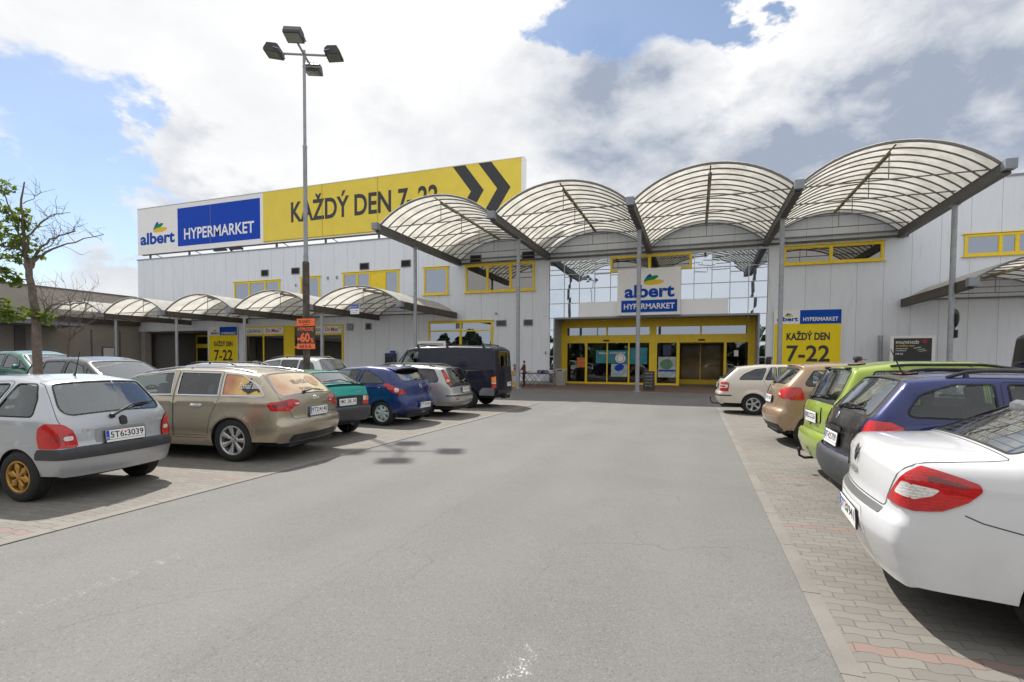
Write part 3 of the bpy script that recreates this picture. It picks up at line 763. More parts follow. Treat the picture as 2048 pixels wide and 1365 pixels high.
t = board('shop_sign', -35.38, -33.2, F-.14, 3.83, 4.39, MT['white'], 'white pharmacy sign with dark red Dr.Max letters, left of the yellow panel', 'sign')
letters(t, 'Dr.Max', -35.1, -33.62, 3.96, 4.28, F-.14, MT['red_ink'], .02); letters(t, '+', -33.6, -33.42, 4.17, 4.33, F-.14, MT['green_ink'], .03, 'plus_mark')
t = board('shop_sign', -37.38, -35.52, F-.14, 3.83, 4.39, MT['white'], 'white pharmacy sign with green letters beside the yellow price board', 'sign')
letters(t, 'LÉKÁRNA', -37.2, -35.62, 3.93, 4.33, F-.14, MT['green_ink'], .015)
t = board('shop_sign', -29.03, -27.22, F-.14, 3.83, 4.39, MT['white'], 'white pharmacy sign with dark red Dr.Max letters, right of the orange sale poster', 'sign')
letters(t, 'Dr.Max', -28.8, -27.5, 3.98, 4.29, F-.14, MT['red_ink'], .02); letters(t, '+', -27.46, -27.3, 4.17, 4.33, F-.14, MT['green_ink'], .03, 'plus_mark')
t = board('shop_sign', -30.78, -29.17, F-.14, 3.83, 4.39, MT['white'], 'white pharmacy sign with green letters half hidden behind the canopy post', 'sign')
letters(t, 'LÉKÁRNA', -30.68, -29.27, 3.95, 4.33, F-.14, MT['green_ink'], .015)

# ---- price boards
def price_board(x0, x1, z0, z1, xb, lg, hy, kd, n7, label):
    t = board('price_board', x0, x1, F-.12, z0, z1, MT['sign_yellow'], label, 'sign')
    zh = z1-(z1-z0)*.0-lg[4]
    MB().bx(x0, xb-.03, F-.135, F-.121, zh, z1).build('logo_panel', MT['white'], t)
    MB().bx(xb-.03, x1, F-.135, F-.121, zh, z1).build('blue_panel', MT['sign_blue'], t)
    e = MB(); e.bx(x0-.03, x0, F-.14, F-.07, z0, z1); e.bx(x1, x1+.03, F-.14, F-.07, z0, z1); e.bx(x0-.03, x1+.03, F-.14, F-.07, z1, z1+.03); e.build('edge_frame', MT['white'], t)
    logo(t, lg[0], lg[1], lg[2], F-.136, lg[3])
    letters(t, 'HYPERMARKET', *hy, F-.136, MT['white'], .02)
    letters(t, 'KAŽDÝ DEN', *kd, F-.121, MT['ink'], .04)
    letters(t, '7-22', *n7, F-.121, MT['ink'], .02)
price_board(4.45, 7.95, .9, 4.75, 5.84, (4.58, 5.72, 4.09, .27, .82), (5.98, 7.79, 4.09, 4.32), (5.12, 7.39, 2.96, 3.52), (5.14, 7.41, 1.66, 2.66), 'tall yellow opening hours board right of the entrance, left edge behind a canopy column')
price_board(-41.78, -38.38, .75, 4.53, -40.43, (-41.55, -40.52, 3.87, .22, .74), (-40.28, -38.5, 3.84, 4.06), (-41.16, -38.93, 2.78, 3.34), (-41.15, -38.96, 1.49, 2.48), 'tall yellow opening hours board at the side entrance beside the pharmacy')

# ---- big square logo sign over the doors
t = board('entrance_sign', -4.96, -.97, F-.36, 4.66, 7.68, MT['white'], 'large square white logo sign hung over the yellow entrance doors', 'sign', depth=.3)
MB().bx(-4.69, -1.17, F-.375, F-.361, 4.85, 5.63).build('blue_panel', MT['sign_blue'], t)
logo(t, -4.49, -1.35, 5.78, F-.361, .85)
letters(t, 'HYPERMARKET', -4.52, -1.33, 5.05, 5.41, F-.376, MT['white'], .018)

# ---- long roof sign
RY = 35.05
t = thing('roof_sign', (-31.6, RY+.2, 11.3), 'very long yellow and blue roof sign with two black chevrons standing on the parapet', 'sign')
MB().bx(-35.72, -11.95, RY, RY+.5, 11.92, 16.15).build('yellow_panel', MT['sign_yellow_pale'], t)
MB().bx(-51.45, -35.72, RY+.001, RY+.499, 11.80, 15.72+.4).build('white_panel', MT['white'], t)
MB().bx(-46.03, -36.05, RY-.015, RY, 12.2, 15.72).build('blue_panel', MT['sign_blue_deep'], t)
e = MB(); e.bx(-11.95, -11.75, RY-.03, RY+.55, 11.8, 16.2); e.bx(-51.5, -11.95, RY-.03, RY+.55, 16.15, 16.2); e.bx(-51.5, -11.95, RY-.03, RY+.55, 11.74, 11.80); e.build('edge_frame', MT['white'], t)
logo(t, -51.1, -46.45, 12.63, RY-.0, 1.15)
letters(t, 'HYPERMARKET', -45.2, -36.72, 12.78, 13.8, RY-.016, MT['white'], .018)
letters(t, 'KAŽDÝ DEN 7–22', -32.65, -18.6, 13.25, 15.45, RY, MT['ink'], .024)
for x in (-17.38, -15.29):
    c = MB(); P = [(0, 16.12), (1.02, 16.12), (2.52, 14.15), (1.05, 11.9), (.02, 11.9), (1.49, 14.15)]
    c.prism([(x+a, b) for a, b in P], RY-.012, RY-.001); c.build('chevron', MT['ink'], t)
st = MB()
x = -50.0
while x < -12.5:
    st.bx(x-.06, x+.06, RY+.1, RY+.25, 11.1, 11.75); st.tube([(x+.5, RY+.3, 11.75), (x+1.1, RY+1.6, 11.15)], .035, 6); x += 5.2
st.bx(-51, -12.3, RY+.12, RY+.22, 11.66, 11.73)
st.build('stand', MT['beam'], t)
bx_ = MB()
for x in (-40.8, -38.9): bx_.rbox((x, RY+.05, 11.52), (1.4, .3, .16)); 
bx_.build('cable_tray', MT['black'], t)
sl = MB()
for x in (-41.9, -29.4, -24.0): sl.bx(x-.012, x+.012, RY-.018, RY-.0155 if -46 < x < -36 else RY-.001, 12.2 if x < -36 else 11.93, 15.72 if x < -36 else 16.15)
sl.build('panel_joint', mat('joint', (.35, .28, .06), .6), t)

# ================================================================== canopies
def arch_pts(x0, x1, z0, rise, n=24, off=0.0):
    w_ = x1-x0; Rr = (w_*w_/4+rise*rise)/(2*rise); zc = z0+rise-Rr; a = math.asin(w_/2/Rr)
    return [((x0+x1)/2+(Rr+off)*math.sin(-a+2*a*k/n), zc+(Rr+off)*math.cos(-a+2*a*k/n)) for k in range(n+1)]
def vault(x0, x1, ya, yb, z0, rise, nrib, label, group, ties=4, first_rib=.05):
    """one barrel of polycarbonate on curved ribs, with tie bars, hangers and a light batten under the ridge"""
    t = thing('canopy_vault', ((x0+x1)/2, (ya+yb)/2, z0), label, 'canopy', group)
    P = arch_pts(x0, x1, z0, rise, 28, .06); Q_ = arch_pts(x0, x1, z0, rise, 28, .072)
    m = MB(); n = len(P)
    vs = [(p[0], y, p[1]) for y in (ya, yb) for p in P]+[(p[0], y, p[1]) for y in (ya, yb) for p in Q_]
    fs = []
    for k in range(n-1): fs += [(k, k+1, n+k+1, n+k), (2*n+k+1, 2*n+k, 3*n+k, 3*n+k+1), (k+1, k, 2*n+k, 2*n+k+1), (n+k, n+k+1, 3*n+k+1, 3*n+k)]
    m.add(vs, fs).build('roof_sheet', MT['sheet'], t, smooth=True)
    A = arch_pts(x0, x1, z0, rise, 20, .0)
    for i in range(nrib):
        y = ya+first_rib+(yb-ya-2*first_rib)*i/(nrib-1)
        hh = .085 if i == 0 else .055; ww = .05 if i else .07
        b = MB(); vs = []
        for (x, z), (x2, z2) in zip(arch_pts(x0, x1, z0, rise, 20, .055), arch_pts(x0, x1, z0, rise, 20, .055-hh)):
            vs += [(x, y-ww/2, z), (x, y+ww/2, z), (x2, y+ww/2, z2), (x2, y-ww/2, z2)]
        fs = []
        for k in range(20):
            o = 4*k; fs += [(o+j, o+(j+1) % 4, o+4+(j+1) % 4, o+4+j) for j in range(4)]
        fs += [(3, 2, 1, 0), (80, 81, 82, 83)]
        b.add(vs, fs).build('rib', MT['rib'], t)
    xm = (x0+x1)/2
    for i in range(ties):
        y = ya+(yb-ya)*(i+.35)/ties
        MB().tube([(x0+.05, y, z0+.12), (x1-.05, y, z0+.12)], .028, 6).build('tie_bar', MT['rib'], t)
        MB().tube([(xm, y, z0+.12), (xm, y, z0+rise-.02)], .02, 6).build('hanger', MT['rib'], t)
    b = MB(); n_ = max(1, int((yb-ya-1.2)/1.9))
    for i in range(n_):
        yy_ = ya+.8+(yb-ya-1.2)*(i+.5)/n_
        b.rbox((xm, yy_, z0+rise-.11), (.16, (yb-ya-1.2)/n_*.88, .10), .02)
    b.bx(xm-.03, xm+.03, ya+.2, yb-.1, z0+rise-.055, z0+rise-.02)
    b.build('light_batten', MT['batten'], t)
    MB().bx(x0+.1, x1-.1, yb-.1, yb-.04, z0+.0, z0+.08).build('wall_rail', MT['rib'], t)
    return t
def frame_beam(x, ya, yb, zb, zt, wd, yc, label, group, m, rcol=.11, base=True, gut=.36):
    """gutter beam with its zinc end cap and the round column under it"""
    t = thing('canopy_beam', (x, yc if yc else yb, 0 if yc else zb), label, 'canopy', group)
    b = MB(); b.bx(x-wd/2, x+wd/2, ya, yb, zb, zb+.06); b.bx(x-wd/2, x+wd/2, ya, yb, zt-.05, zt)
    b.bx(x-wd/2+.015, x-wd/2+.05, ya, yb, zb+.06, zt-.05); b.bx(x+wd/2-.05, x+wd/2-.015, ya, yb, zb+.06, zt-.05)
    b.build('beam', m, t)
    g = MB(); g.bx(x-gut/2, x+gut/2, ya-.34, ya-.002, zt-.34, zt+.02); g.build('gutter_end', MT['gutter'], t)
    if yc:
        c = MB(); c.lathe([(rcol, .02), (rcol, zb*.62), (rcol*1.04, zb*.62), (rcol*1.04, zb*.625), (rcol, zb*.625), (rcol, zb)], 20, 'z', (x, yc, 0)); c.build('column', MT['steel'], t, smooth=30)
        p = MB(); p.rbox((x, yc, .015), (rcol*3.4, rcol*3.4, .03), .005)
        for a in (-1, 1):
            for bb in (-1, 1): p.lathe([(.018, .03), (.018, .06), (0, .06)], 8, 'z', (x+a*rcol*1.35, yc+bb*rcol*1.35, 0))
        p.bx(x-wd*.55, x+wd*.55, yc-.16, yc+.16, zb-.03, zb-.001); p.build('base_plate', MT['steel'], t)
    return t
XC = [-16.64+6.844*i for i in range(5)]
cols_l = ['leftmost tall beam and column of the entrance canopy, left of the wide dark window', 'tall canopy beam and column between the clothes table and the parked dark van',
          'tall canopy beam and column standing in front of the square logo sign', 'tall canopy beam and column at the left edge of the yellow hours board', 'rightmost tall beam and column of the entrance canopy with a round sign back on it']
for i, x in enumerate(XC): frame_beam(x, 24.3, F-.03, 8.67, 9.1, .3, 28.3, cols_l[i], 'tall canopy beams on columns', MT['beam'])
vl = ['tall arched canopy vault at the left, in front of the roof sign end', 'tall arched canopy vault left of the square logo sign', 'tall arched canopy vault right above the square logo sign', 'tall arched canopy vault at the far right above the yellow hours board']
for i in range(4): vault(XC[i]+.12, XC[i+1]-.12, 24.3, F-.03, 9.03, 1.28, 15, vl[i], 'tall vaults over the entrance', 4)
XS = [-16.95-6.80*i for i in range(6)]
lowl = ['low canopy beam beside the tall leftmost column', 'low canopy beam carrying the small blue hanging sign', 'low canopy beam left of the lamp post poster', 'low canopy beam over the left yellow hours board', 'low canopy beam by the notice board', 'last low canopy beam at the far left corner']
for i, x in enumerate(XS): frame_beam(x, 27.2, F-.03, 4.78, 5.2, .26, 28.2 if 0 < i < 5 else None, lowl[i], 'low canopy beams along the shop wall', MT['beam_brown'], .10)
lv = ['low arched canopy vault next to the tall canopy', 'low arched canopy vault behind the lamp post', 'low arched canopy vault over the pharmacy window', 'low arched canopy vault above the left hours board', 'farthest low arched canopy vault beside the bare twigs']
for i in range(5): vault(XS[i+1]+.1, XS[i]-.1, 27.2, F-.03, 5.14, 1.12, 8, lv[i], 'low vaults along the shop wall', 3)
frame_beam(10.95, 27.2, F-.03, 4.80, 5.22, .26, None, 'low canopy beam at the right end of the facade', 'low canopy beams along the shop wall', MT['beam_brown'])
vault(11.05, 17.65, 27.2, F-.03, 5.14, 1.12, 8, 'low arched canopy vault at the right edge over the dark van', 'low vaults along the shop wall', 3)

# ================================================================== low grey building on the left
lb = thing('low_building', (-51.2, 24, 0), 'low grey flat roofed side building with a slab canopy at the left edge', 'building')
b = MB(); b.bx(-62, -51.2, -5, F+6, 0, 7.5); b.build('wall', MT['grey_wall'], lb)
MB().bx(-62.1, -51.1, -5.1, F-.1, 7.5, 7.62).build('parapet_cap', MT['beam'], lb)
MB().bx(-51.2, -47.0, -5, 28.0, 4.22, 4.5).build('slab_canopy', mat('slab_fascia', (.19, .21, .24), .6, var=.08), lb)
MB().bx(-51.19, -46.95, -5, 28.05, 4.5, 4.55).build('slab_edge', MT['beam'], lb)
for y in (33.0, 30.6, 26.6, 22.0): MB().bx(-51.2, -51.12, y-.05, y+.05, 0, 4.2).build('joint_strip', MT['dark_wall'], lb)
for y in (25.4, 20.0): MB().bx(-51.2, -51.05, y-.35, y+.35, 0, 4.2).build('pilaster', MT['dark_wall'], lb)
nb = thing('notice_board', (-51.0, 31.9, 0), 'white framed notice board on the grey side wall', 'notice board')
MB().bx(-51.14, -51.06, 31.4, 32.5, 1.5, 2.7).build('frame', MT['dark_wall'], nb); MB().bx(-51.06, -51.03, 31.5, 32.4, 1.6, 2.6).build('panel', MT['white'], nb)
# ================================================================== cars
def fillet(pts, step=.035):
    """polyline with rounded corners; pts = (x, z, r)"""
    out = []
    n = len(pts)
    for i, p in enumerate(pts):
        P = np.array(p[:2], float); r = p[2] if len(p) > 2 else 0
        if i in (0, n-1) or r <= 0: out.append(P); continue
        a = np.array(pts[i-1][:2], float)-P; b = np.array(pts[i+1][:2], float)-P
        la, lb = np.linalg.norm(a), np.linalg.norm(b); a /= la; b /= lb
        cosv = np.clip(a@b, -1, 1); ang = math.acos(cosv)
        if ang > math.pi-.02: out.append(P); continue
        d = min(r/math.tan(ang/2), la*.48, lb*.48); s, e = P+a*d, P+b*d
        k = max(3, int(d*2/step)+2)
        for j in range(k+1):
            t = j/k; out.append((1-t)**2*s+2*t*(1-t)*P+t*t*e)
    res = [out[0]]
    for q in out[1:]:
        L = np.linalg.norm(q-res[-1])
        if L < 1e-4: continue
        k = max(1, int(L/(step*1.6)))
        p0 = res[-1]
        for j in range(1, k+1): res.append(p0+(q-p0)*j/k)
    return np.array(res)
def pip(P, poly):
    """points in polygon, vectorised"""
    x, y = P[:, 0], P[:, 1]; c = np.zeros(len(P), bool); n = len(poly); j = n-1
    for i in range(n):
        xi, yi = poly[i]; xj, yj = poly[j]
        if yi != yj: c ^= ((yi > y) != (yj > y)) & (x < (xj-xi)*(y-yi)/(yj-yi)+xi)
        j = i
    return c
def round_poly(pts, r, step=.03):
    """closed polygon with rounded corners"""
    n = len(pts); rr = r if hasattr(r, '__len__') else [r]*n
    out = []
    for i in range(n):
        P = np.array(pts[i], float); a = np.array(pts[i-1], float)-P; b = np.array(pts[(i+1) % n], float)-P
        la, lb = np.linalg.norm(a), np.linalg.norm(b); a /= la; b /= lb
        ang = math.acos(np.clip(a@b, -1, 1)); d = min(rr[i]/max(math.tan(ang/2), .05), la*.45, lb*.45)
        s, e = P+a*d, P+b*d; k = max(2, int(d*2/step)+2)
        for j in range(k+1):
            t = j/k; out.append((1-t)**2*s+2*t*(1-t)*P+t*t*e)
    res = []
    for i, q in enumerate(out):
        p = out[i-1]; L = np.linalg.norm(q-p)
        if L < .002: continue
        k = max(1, int(L/(step*1.5)))
        for j in range(1, k+1): res.append(p+(q-p)*j/k)
    return np.array(res)
def cdt(loops, open_lines, grid, closed=True):
    """triangulate: constraint loops / lines plus loose grid points"""
    V = []; E = []
    def near(P, Q, d): return np.min(((P[:, None]-Q[None])**2).sum(-1), axis=1) < d*d
    allc = []
    for lp in loops:
        o = len(V); n = len(lp); V += [tuple(p) for p in lp]; E += [(o+i, o+(i+1) % n) for i in range(n)]; allc.append(np.asarray(lp))
    for ln in open_lines:
        o = len(V); n = len(ln); V += [tuple(p) for p in ln]; E += [(o+i, o+i+1) for i in range(n-1)]; allc.append(np.asarray(ln))
    if len(grid):
        g = grid
        if allc: g = g[~near(g, np.vstack(allc), .018)]
        V += [tuple(p) for p in g]
    v, e, f, *_ = delaunay_2d_cdt([Vector(p) for p in V], E, [], 0, 1e-5)
    return np.array([(p.x, p.y) for p in v]), np.array([list(t) for t in f])

class Car:
    def __init__(s, S):
        s.S = S; s.L, s.hw, s.zb = S['L'], S['hw'], S['zb']
        s.prof = fillet(S['prof']); P = s.prof
        s.k = S.get('k', .07); s.r = S.get('r', .06)
        poly = np.vstack([[P[0][0], -.4], P, [P[-1][0], -.4]])
        h = s.h = .012; s.x0, s.z0 = -.35, -.25; nx, nz = int((s.L+.8)/h), int((S['H']+.6)/h)
        X, Z = np.meshgrid(s.x0+np.arange(nx)*h, s.z0+np.arange(nz)*h, indexing='ij'); Q = np.stack([X.ravel(), Z.ravel()], 1)
        d = np.full(len(Q), 1e9)
        A = poly; B = np.roll(poly, -1, 0)
        for a, b in zip(A, B):
            ab = b-a; L2 = ab@ab
            if L2 < 1e-10: continue
            t = np.clip(((Q-a)@ab)/L2, 0, 1); dd = ((Q-a-t[:, None]*ab)**2).sum(1); np.minimum(d, dd, out=d)
        d = np.sqrt(d); d[pip(Q, poly)] *= -1; G = d.reshape(nx, nz)
        for _ in range(3):
            G2 = G.copy(); G2[1:-1] = (G[:-2]+G[1:-1]*2+G[2:])/4; G = G2.copy(); G[:, 1:-1] = (G2[:, :-2]+G2[:, 1:-1]*2+G2[:, 2:])/4
        s.G = G
    def sdf(s, x, z):
        u = np.clip((x-s.x0)/s.h, 0, s.G.shape[0]-1.001); w = np.clip((z-s.z0)/s.h, 0, s.G.shape[1]-1.001)
        i = u.astype(int); j = w.astype(int); a = u-i; b = w-j; G = s.G
        return (G[i, j]*(1-a)+G[i+1, j]*a)*(1-b)+(G[i, j+1]*(1-a)+G[i+1, j+1]*a)*b
    def W(s, x, z):
        S = s.S; zw = S.get('zw', .62)
        def soft(t, e=.03): return .5*(t+np.sqrt(t*t+e*e))
        w = s.hw-S.get('a1', .28)*np.minimum(z-zw, 0)**2-S.get('a2', .10)*np.clip(z-zw, 0, s.zb-zw)**2
        cz = S.get('crease')
        if cz: w = w+.010*np.exp(-((z-cz)/.03)**2)
        u = soft(z-s.zb); w = w-S.get('tum', .30)*u-S.get('tum2', .10)*u*u
        xr, kr = S.get('planr', (.9, .10)); xf, kf = S.get('planf', (1.2, .12))
        w = w-kr*np.clip((xr-x)/xr, 0, 1.3)**2-kf*np.clip((x-(s.L-xf))/xf, 0, 1.3)**2
        for xa in (S['xr'], S['xf']):       # flared arches
            dd = np.sqrt((x-xa)**2+(z-S['wr'])**2); w = w+S.get('flare', .012)*np.exp(-((dd-S['ar']-.02)/.05)**2)
        return w
    def c(s, x):
        a = s.S.get('cr', .16); b = s.S.get('cf', .16)
        t = np.clip(1-x/.9, 0, 1); q = np.clip(1-(s.L-x)/1.2, 0, 1)
        return a*t*t*(3-2*t)-b*q*q*(3-2*q)
    def g(s, x, y, z):
        a = np.abs(y)-s.W(x, z); b = s.sdf(x, z); k = s.k
        return .5*(a+b+np.sqrt((a-b)**2+k*k))
    def warp(s, P):
        y2 = P[:, 1]**2; x = P[:, 0].copy()
        for _ in range(5): x = P[:, 0]+s.c(x)*y2
        ct = s.S.get('ct', .05); zt = np.clip((P[:, 2]-.5)/.5, 0, 1)
        return np.stack([x, P[:, 1], P[:, 2]-ct*y2*zt], 1)
    def unwarp(s, P):
        y2 = P[:, 1]**2; ct = s.S.get('ct', .05); z = P[:, 2].copy()
        for _ in range(4): z = P[:, 2]+ct*y2*np.clip((z-.5)/.5, 0, 1)
        return np.stack([P[:, 0]-s.c(P[:, 0])*y2, P[:, 1], z], 1)
    def Gw(s, P): U = s.unwarp(P); return s.g(U[:, 0], U[:, 1], U[:, 2])
    def normals(s, P, e=.014):
        n = np.stack([s.Gw(P+d)-s.Gw(P-d) for d in np.eye(3)*e], 1)
        return n/np.maximum(np.linalg.norm(n, axis=1, keepdims=True), 1e-9)
    def solve(s, O, D, tmax=1.2):
        lo = np.zeros(len(O)); hi = np.full(len(O), tmax)
        for _ in range(26):
            m = (lo+hi)/2; Q = O+D*m[:, None]; inside = s.g(Q[:, 0], Q[:, 1], Q[:, 2]) < 0
            lo = np.where(inside, m, lo); hi = np.where(inside, hi, m)
        return O+D*lo[:, None]
    # maps from sheet coordinates to the (warped) surface
    def side(s, Q):
        O = np.stack([Q[:, 0], np.zeros(len(Q)), Q[:, 1]], 1); D = np.tile([0., 1., 0.], (len(Q), 1))
        return s.warp(s.solve(O, D))
    def setup_strip(s):
        P = s.prof; d = np.gradient(P, axis=0); d /= np.linalg.norm(d, axis=1, keepdims=True)
        n = np.stack([-d[:, 1], d[:, 0]], 1)   # outward for a profile running rear -> top -> front (up at the rear)
        mid = P+n*.03
        if s.sdf(mid[len(P)//2:len(P)//2+1, 0], mid[len(P)//2:len(P)//2+1, 1])[0] < 0: n = -n
        s.nrm = n; s.Q = P-n*s.r
        s.S_ = np.concatenate([[0], np.cumsum(np.linalg.norm(np.diff(P, axis=0), axis=1))])
        O = np.stack([s.Q[:, 0], np.zeros(len(P)), s.Q[:, 1]], 1); D = np.tile([0., 1., 0.], (len(P), 1))
        s.Wq = s.solve(O, D)[:, 1]; s.qf = s.hw-.06; s.qm = s.qf+.09
    def strip(s, A):
        """A = (s, q)"""
        f = lambda a: np.interp(A[:, 0], s.S_, a)
        Qx, Qz, nx, nz, Wq = f(s.Q[:, 0]), f(s.Q[:, 1]), f(s.nrm[:, 0]), f(s.nrm[:, 1]), f(s.Wq)
        l = np.hypot(nx, nz); nx /= l; nz /= l
        q = A[:, 1]; sg = np.sign(q); aq = np.abs(q)
        flat = np.minimum(aq, s.qf)/s.qf*(Wq-s.r); ph = np.clip((aq-s.qf)/(s.qm-s.qf), 0, 1)*math.pi/2
        O = np.stack([Qx, sg*flat, Qz], 1); D = np.stack([nx*np.cos(ph), sg*np.sin(ph), nz*np.cos(ph)], 1)
        return s.warp(s.solve(O, D))
    def yq(s, sv, y): return np.clip(y/(np.interp(sv, s.S_, s.Wq)-s.r)*s.qf, -s.qm, s.qm)
    def sz(s, z, rear=True):
        P = s.prof; t = int(np.argmax(P[:, 1]))
        if rear: return np.interp(z, np.maximum.accumulate(P[:t+1, 1]), s.S_[:t+1])
        zz = P[t:, 1][::-1]; return np.interp(z, np.maximum.accumulate(zz), s.S_[t:][::-1])
    def sx(s, x, top=True):
        P = s.prof; i = np.arange(len(P)); ok = (P[:, 1] > s.S['H']*.5)
        return float(np.interp(x, P[ok, 0], s.S_[ok]))
    def corner(s, A, rear=True, R0=.34):
        """A = (u, z): u runs across the tail (or nose) from the middle, round the corner and along the flank"""
        u = A[:, 0]; z = A[:, 1]; tops = s.prof; au = np.abs(u); sg = np.where(u < 0, -1., 1.)
        half = tops[:int(np.argmax(tops[:, 1]))+1] if rear else tops[int(np.argmax(tops[:, 1])):][::-1]
        xe = np.interp(z, np.maximum.accumulate(half[:, 1]), half[:, 0])
        xlo = np.interp(z, np.maximum.accumulate(half[:, 1]), np.minimum.accumulate(half[:, 0]) if rear else half[:, 0])
        ya = s.hw-R0; sd = -1. if rear else 1.
        ang = np.clip((au-ya)/R0, 0, math.pi/2); ext = np.maximum(au-ya-R0*math.pi/2, 0)
        O = np.stack([xe-sd*R0-sd*ext, np.minimum(au, ya)*sg, z], 1)
        D = np.stack([sd*np.cos(ang), sg*np.sin(ang), 0*ang], 1)
        return s.warp(s.solve(O, D, 1.0))
    def mesh(s, name, P, T, m, parent, off=0.0, normals=True, flip=None, both=False):
        """P points on the surface, T triangles -> object; both adds the mirrored copy as the same mesh"""
        used = np.unique(T); mp = -np.ones(len(P), int); mp[used] = np.arange(len(used)); P = P[used]; T = mp[T]
        N = s.normals(P); P = P+N*off
        a, b, c = P[T[:, 0]], P[T[:, 1]], P[T[:, 2]]
        fn = np.cross(b-a, c-a); bad = (fn*(N[T[:, 0]]+N[T[:, 1]]+N[T[:, 2]])).sum(1) < 0
        T = T.copy(); T[bad] = T[bad][:, ::-1]
        if both:
            P2 = P*[1, -1, 1]; N2 = N*[1, -1, 1]; T = np.vstack([T, T[:, ::-1]+len(P)]); P = np.vstack([P, P2]); N = np.vstack([N, N2])
        me = bpy.data.meshes.new(name); me.from_pydata(P.tolist(), [], T.tolist()); me.materials.append(m)
        me.polygons.foreach_set('use_smooth', [True]*len(me.polygons))
        me.normals_split_custom_set_from_vertices(N.tolist())
        o = bpy.data.objects.new(name, me); COL.objects.link(o); o.parent = parent
        return o
    def patch(s, name, poly, fmap, m, parent, off=.005, rim=.012, step=.03, rnd=0.0, scale=(1, 1), mirror=False):
        """raised lens / trim patch: outline in sheet coordinates, given thickness by a skirt"""
        sc = np.array(scale, float); lp = np.array(poly, float)*sc
        if rnd: lp = round_poly(lp, rnd, step)
        lo, hi = lp.min(0), lp.max(0)
        gx, gy = np.meshgrid(np.arange(lo[0], hi[0], step*1.4), np.arange(lo[1], hi[1], step*1.4)); g = np.stack([gx.ravel(), gy.ravel()], 1)
        g = g[pip(g, lp)]
        V, T = cdt([lp], [], g); cen = V[T].mean(1); T = T[pip(cen, lp)]
        P = fmap(V/sc); N = s.normals(P); n0 = len(P)
        top = P+N*off
        a, b, c = top[T[:, 0]], top[T[:, 1]], top[T[:, 2]]
        bad = (np.cross(b-a, c-a)*N[T[:, 0]]).sum(1) < 0; T = T.copy(); T[bad] = T[bad][:, ::-1]
        faces = T.tolist(); pts = top.tolist(); nn = N.tolist()
        # skirt
        Lp = fmap(lp/sc); Ln = s.normals(Lp); cen = top.mean(0)
        o1 = len(pts); pts += (Lp+Ln*off).tolist(); o2 = len(pts); pts += (Lp+Ln*(off-rim)).tolist()
        k = len(Lp); tang = np.roll(Lp, -1, 0)-np.roll(Lp, 1, 0); out = np.cross(tang, Ln); out /= np.maximum(np.linalg.norm(out, axis=1, keepdims=True), 1e-9)
        if ((Lp-cen)*out).sum() < 0: out = -out
        nn += out.tolist()+out.tolist()
        for i in range(k):
            j = (i+1) % k; faces.append([o1+i, o2+i, o2+j, o1+j])
        if mirror:
            pts = [(p[0], -p[1], p[2]) for p in pts]; nn = [(p[0], -p[1], p[2]) for p in nn]; faces = [f[::-1] for f in faces]
        me = bpy.data.meshes.new(name); me.from_pydata(pts, [], faces); me.materials.append(m)
        me.polygons.foreach_set('use_smooth', [True]*len(me.polygons)); me.normals_split_custom_set_from_vertices(nn)
        o = bpy.data.objects.new(name, me); COL.objects.link(o); o.parent = parent
        return o
    def ribbon(s, mb, line, fmap, w, off, closed=False, mirror=False):
        """flat strip along a line on the body (seams, seals)"""
        P = fmap(np.asarray(line, float)); N = s.normals(P)
        t = (np.roll(P, -1, 0)-np.roll(P, 1, 0)) if closed else np.gradient(P, axis=0)
        b = np.cross(t, N); b /= np.maximum(np.linalg.norm(b, axis=1, keepdims=True), 1e-9)
        A = P+b*w/2+N*off; B = P-b*w/2+N*off; n = len(P)
        vs = np.vstack([A, B])
        for sgn in ((1, -1) if mirror else (1,)):
            mb.add((vs*[1, sgn, 1]).tolist(), [(i, (i+1) % n, n+(i+1) % n, n+i) for i in range(n if closed else n-1)])
    def place(s, P1):
        """frame on the body at one surface point: position, normal"""
        P1 = np.asarray(P1, float).reshape(1, 3); return P1[0], s.normals(P1)[0]

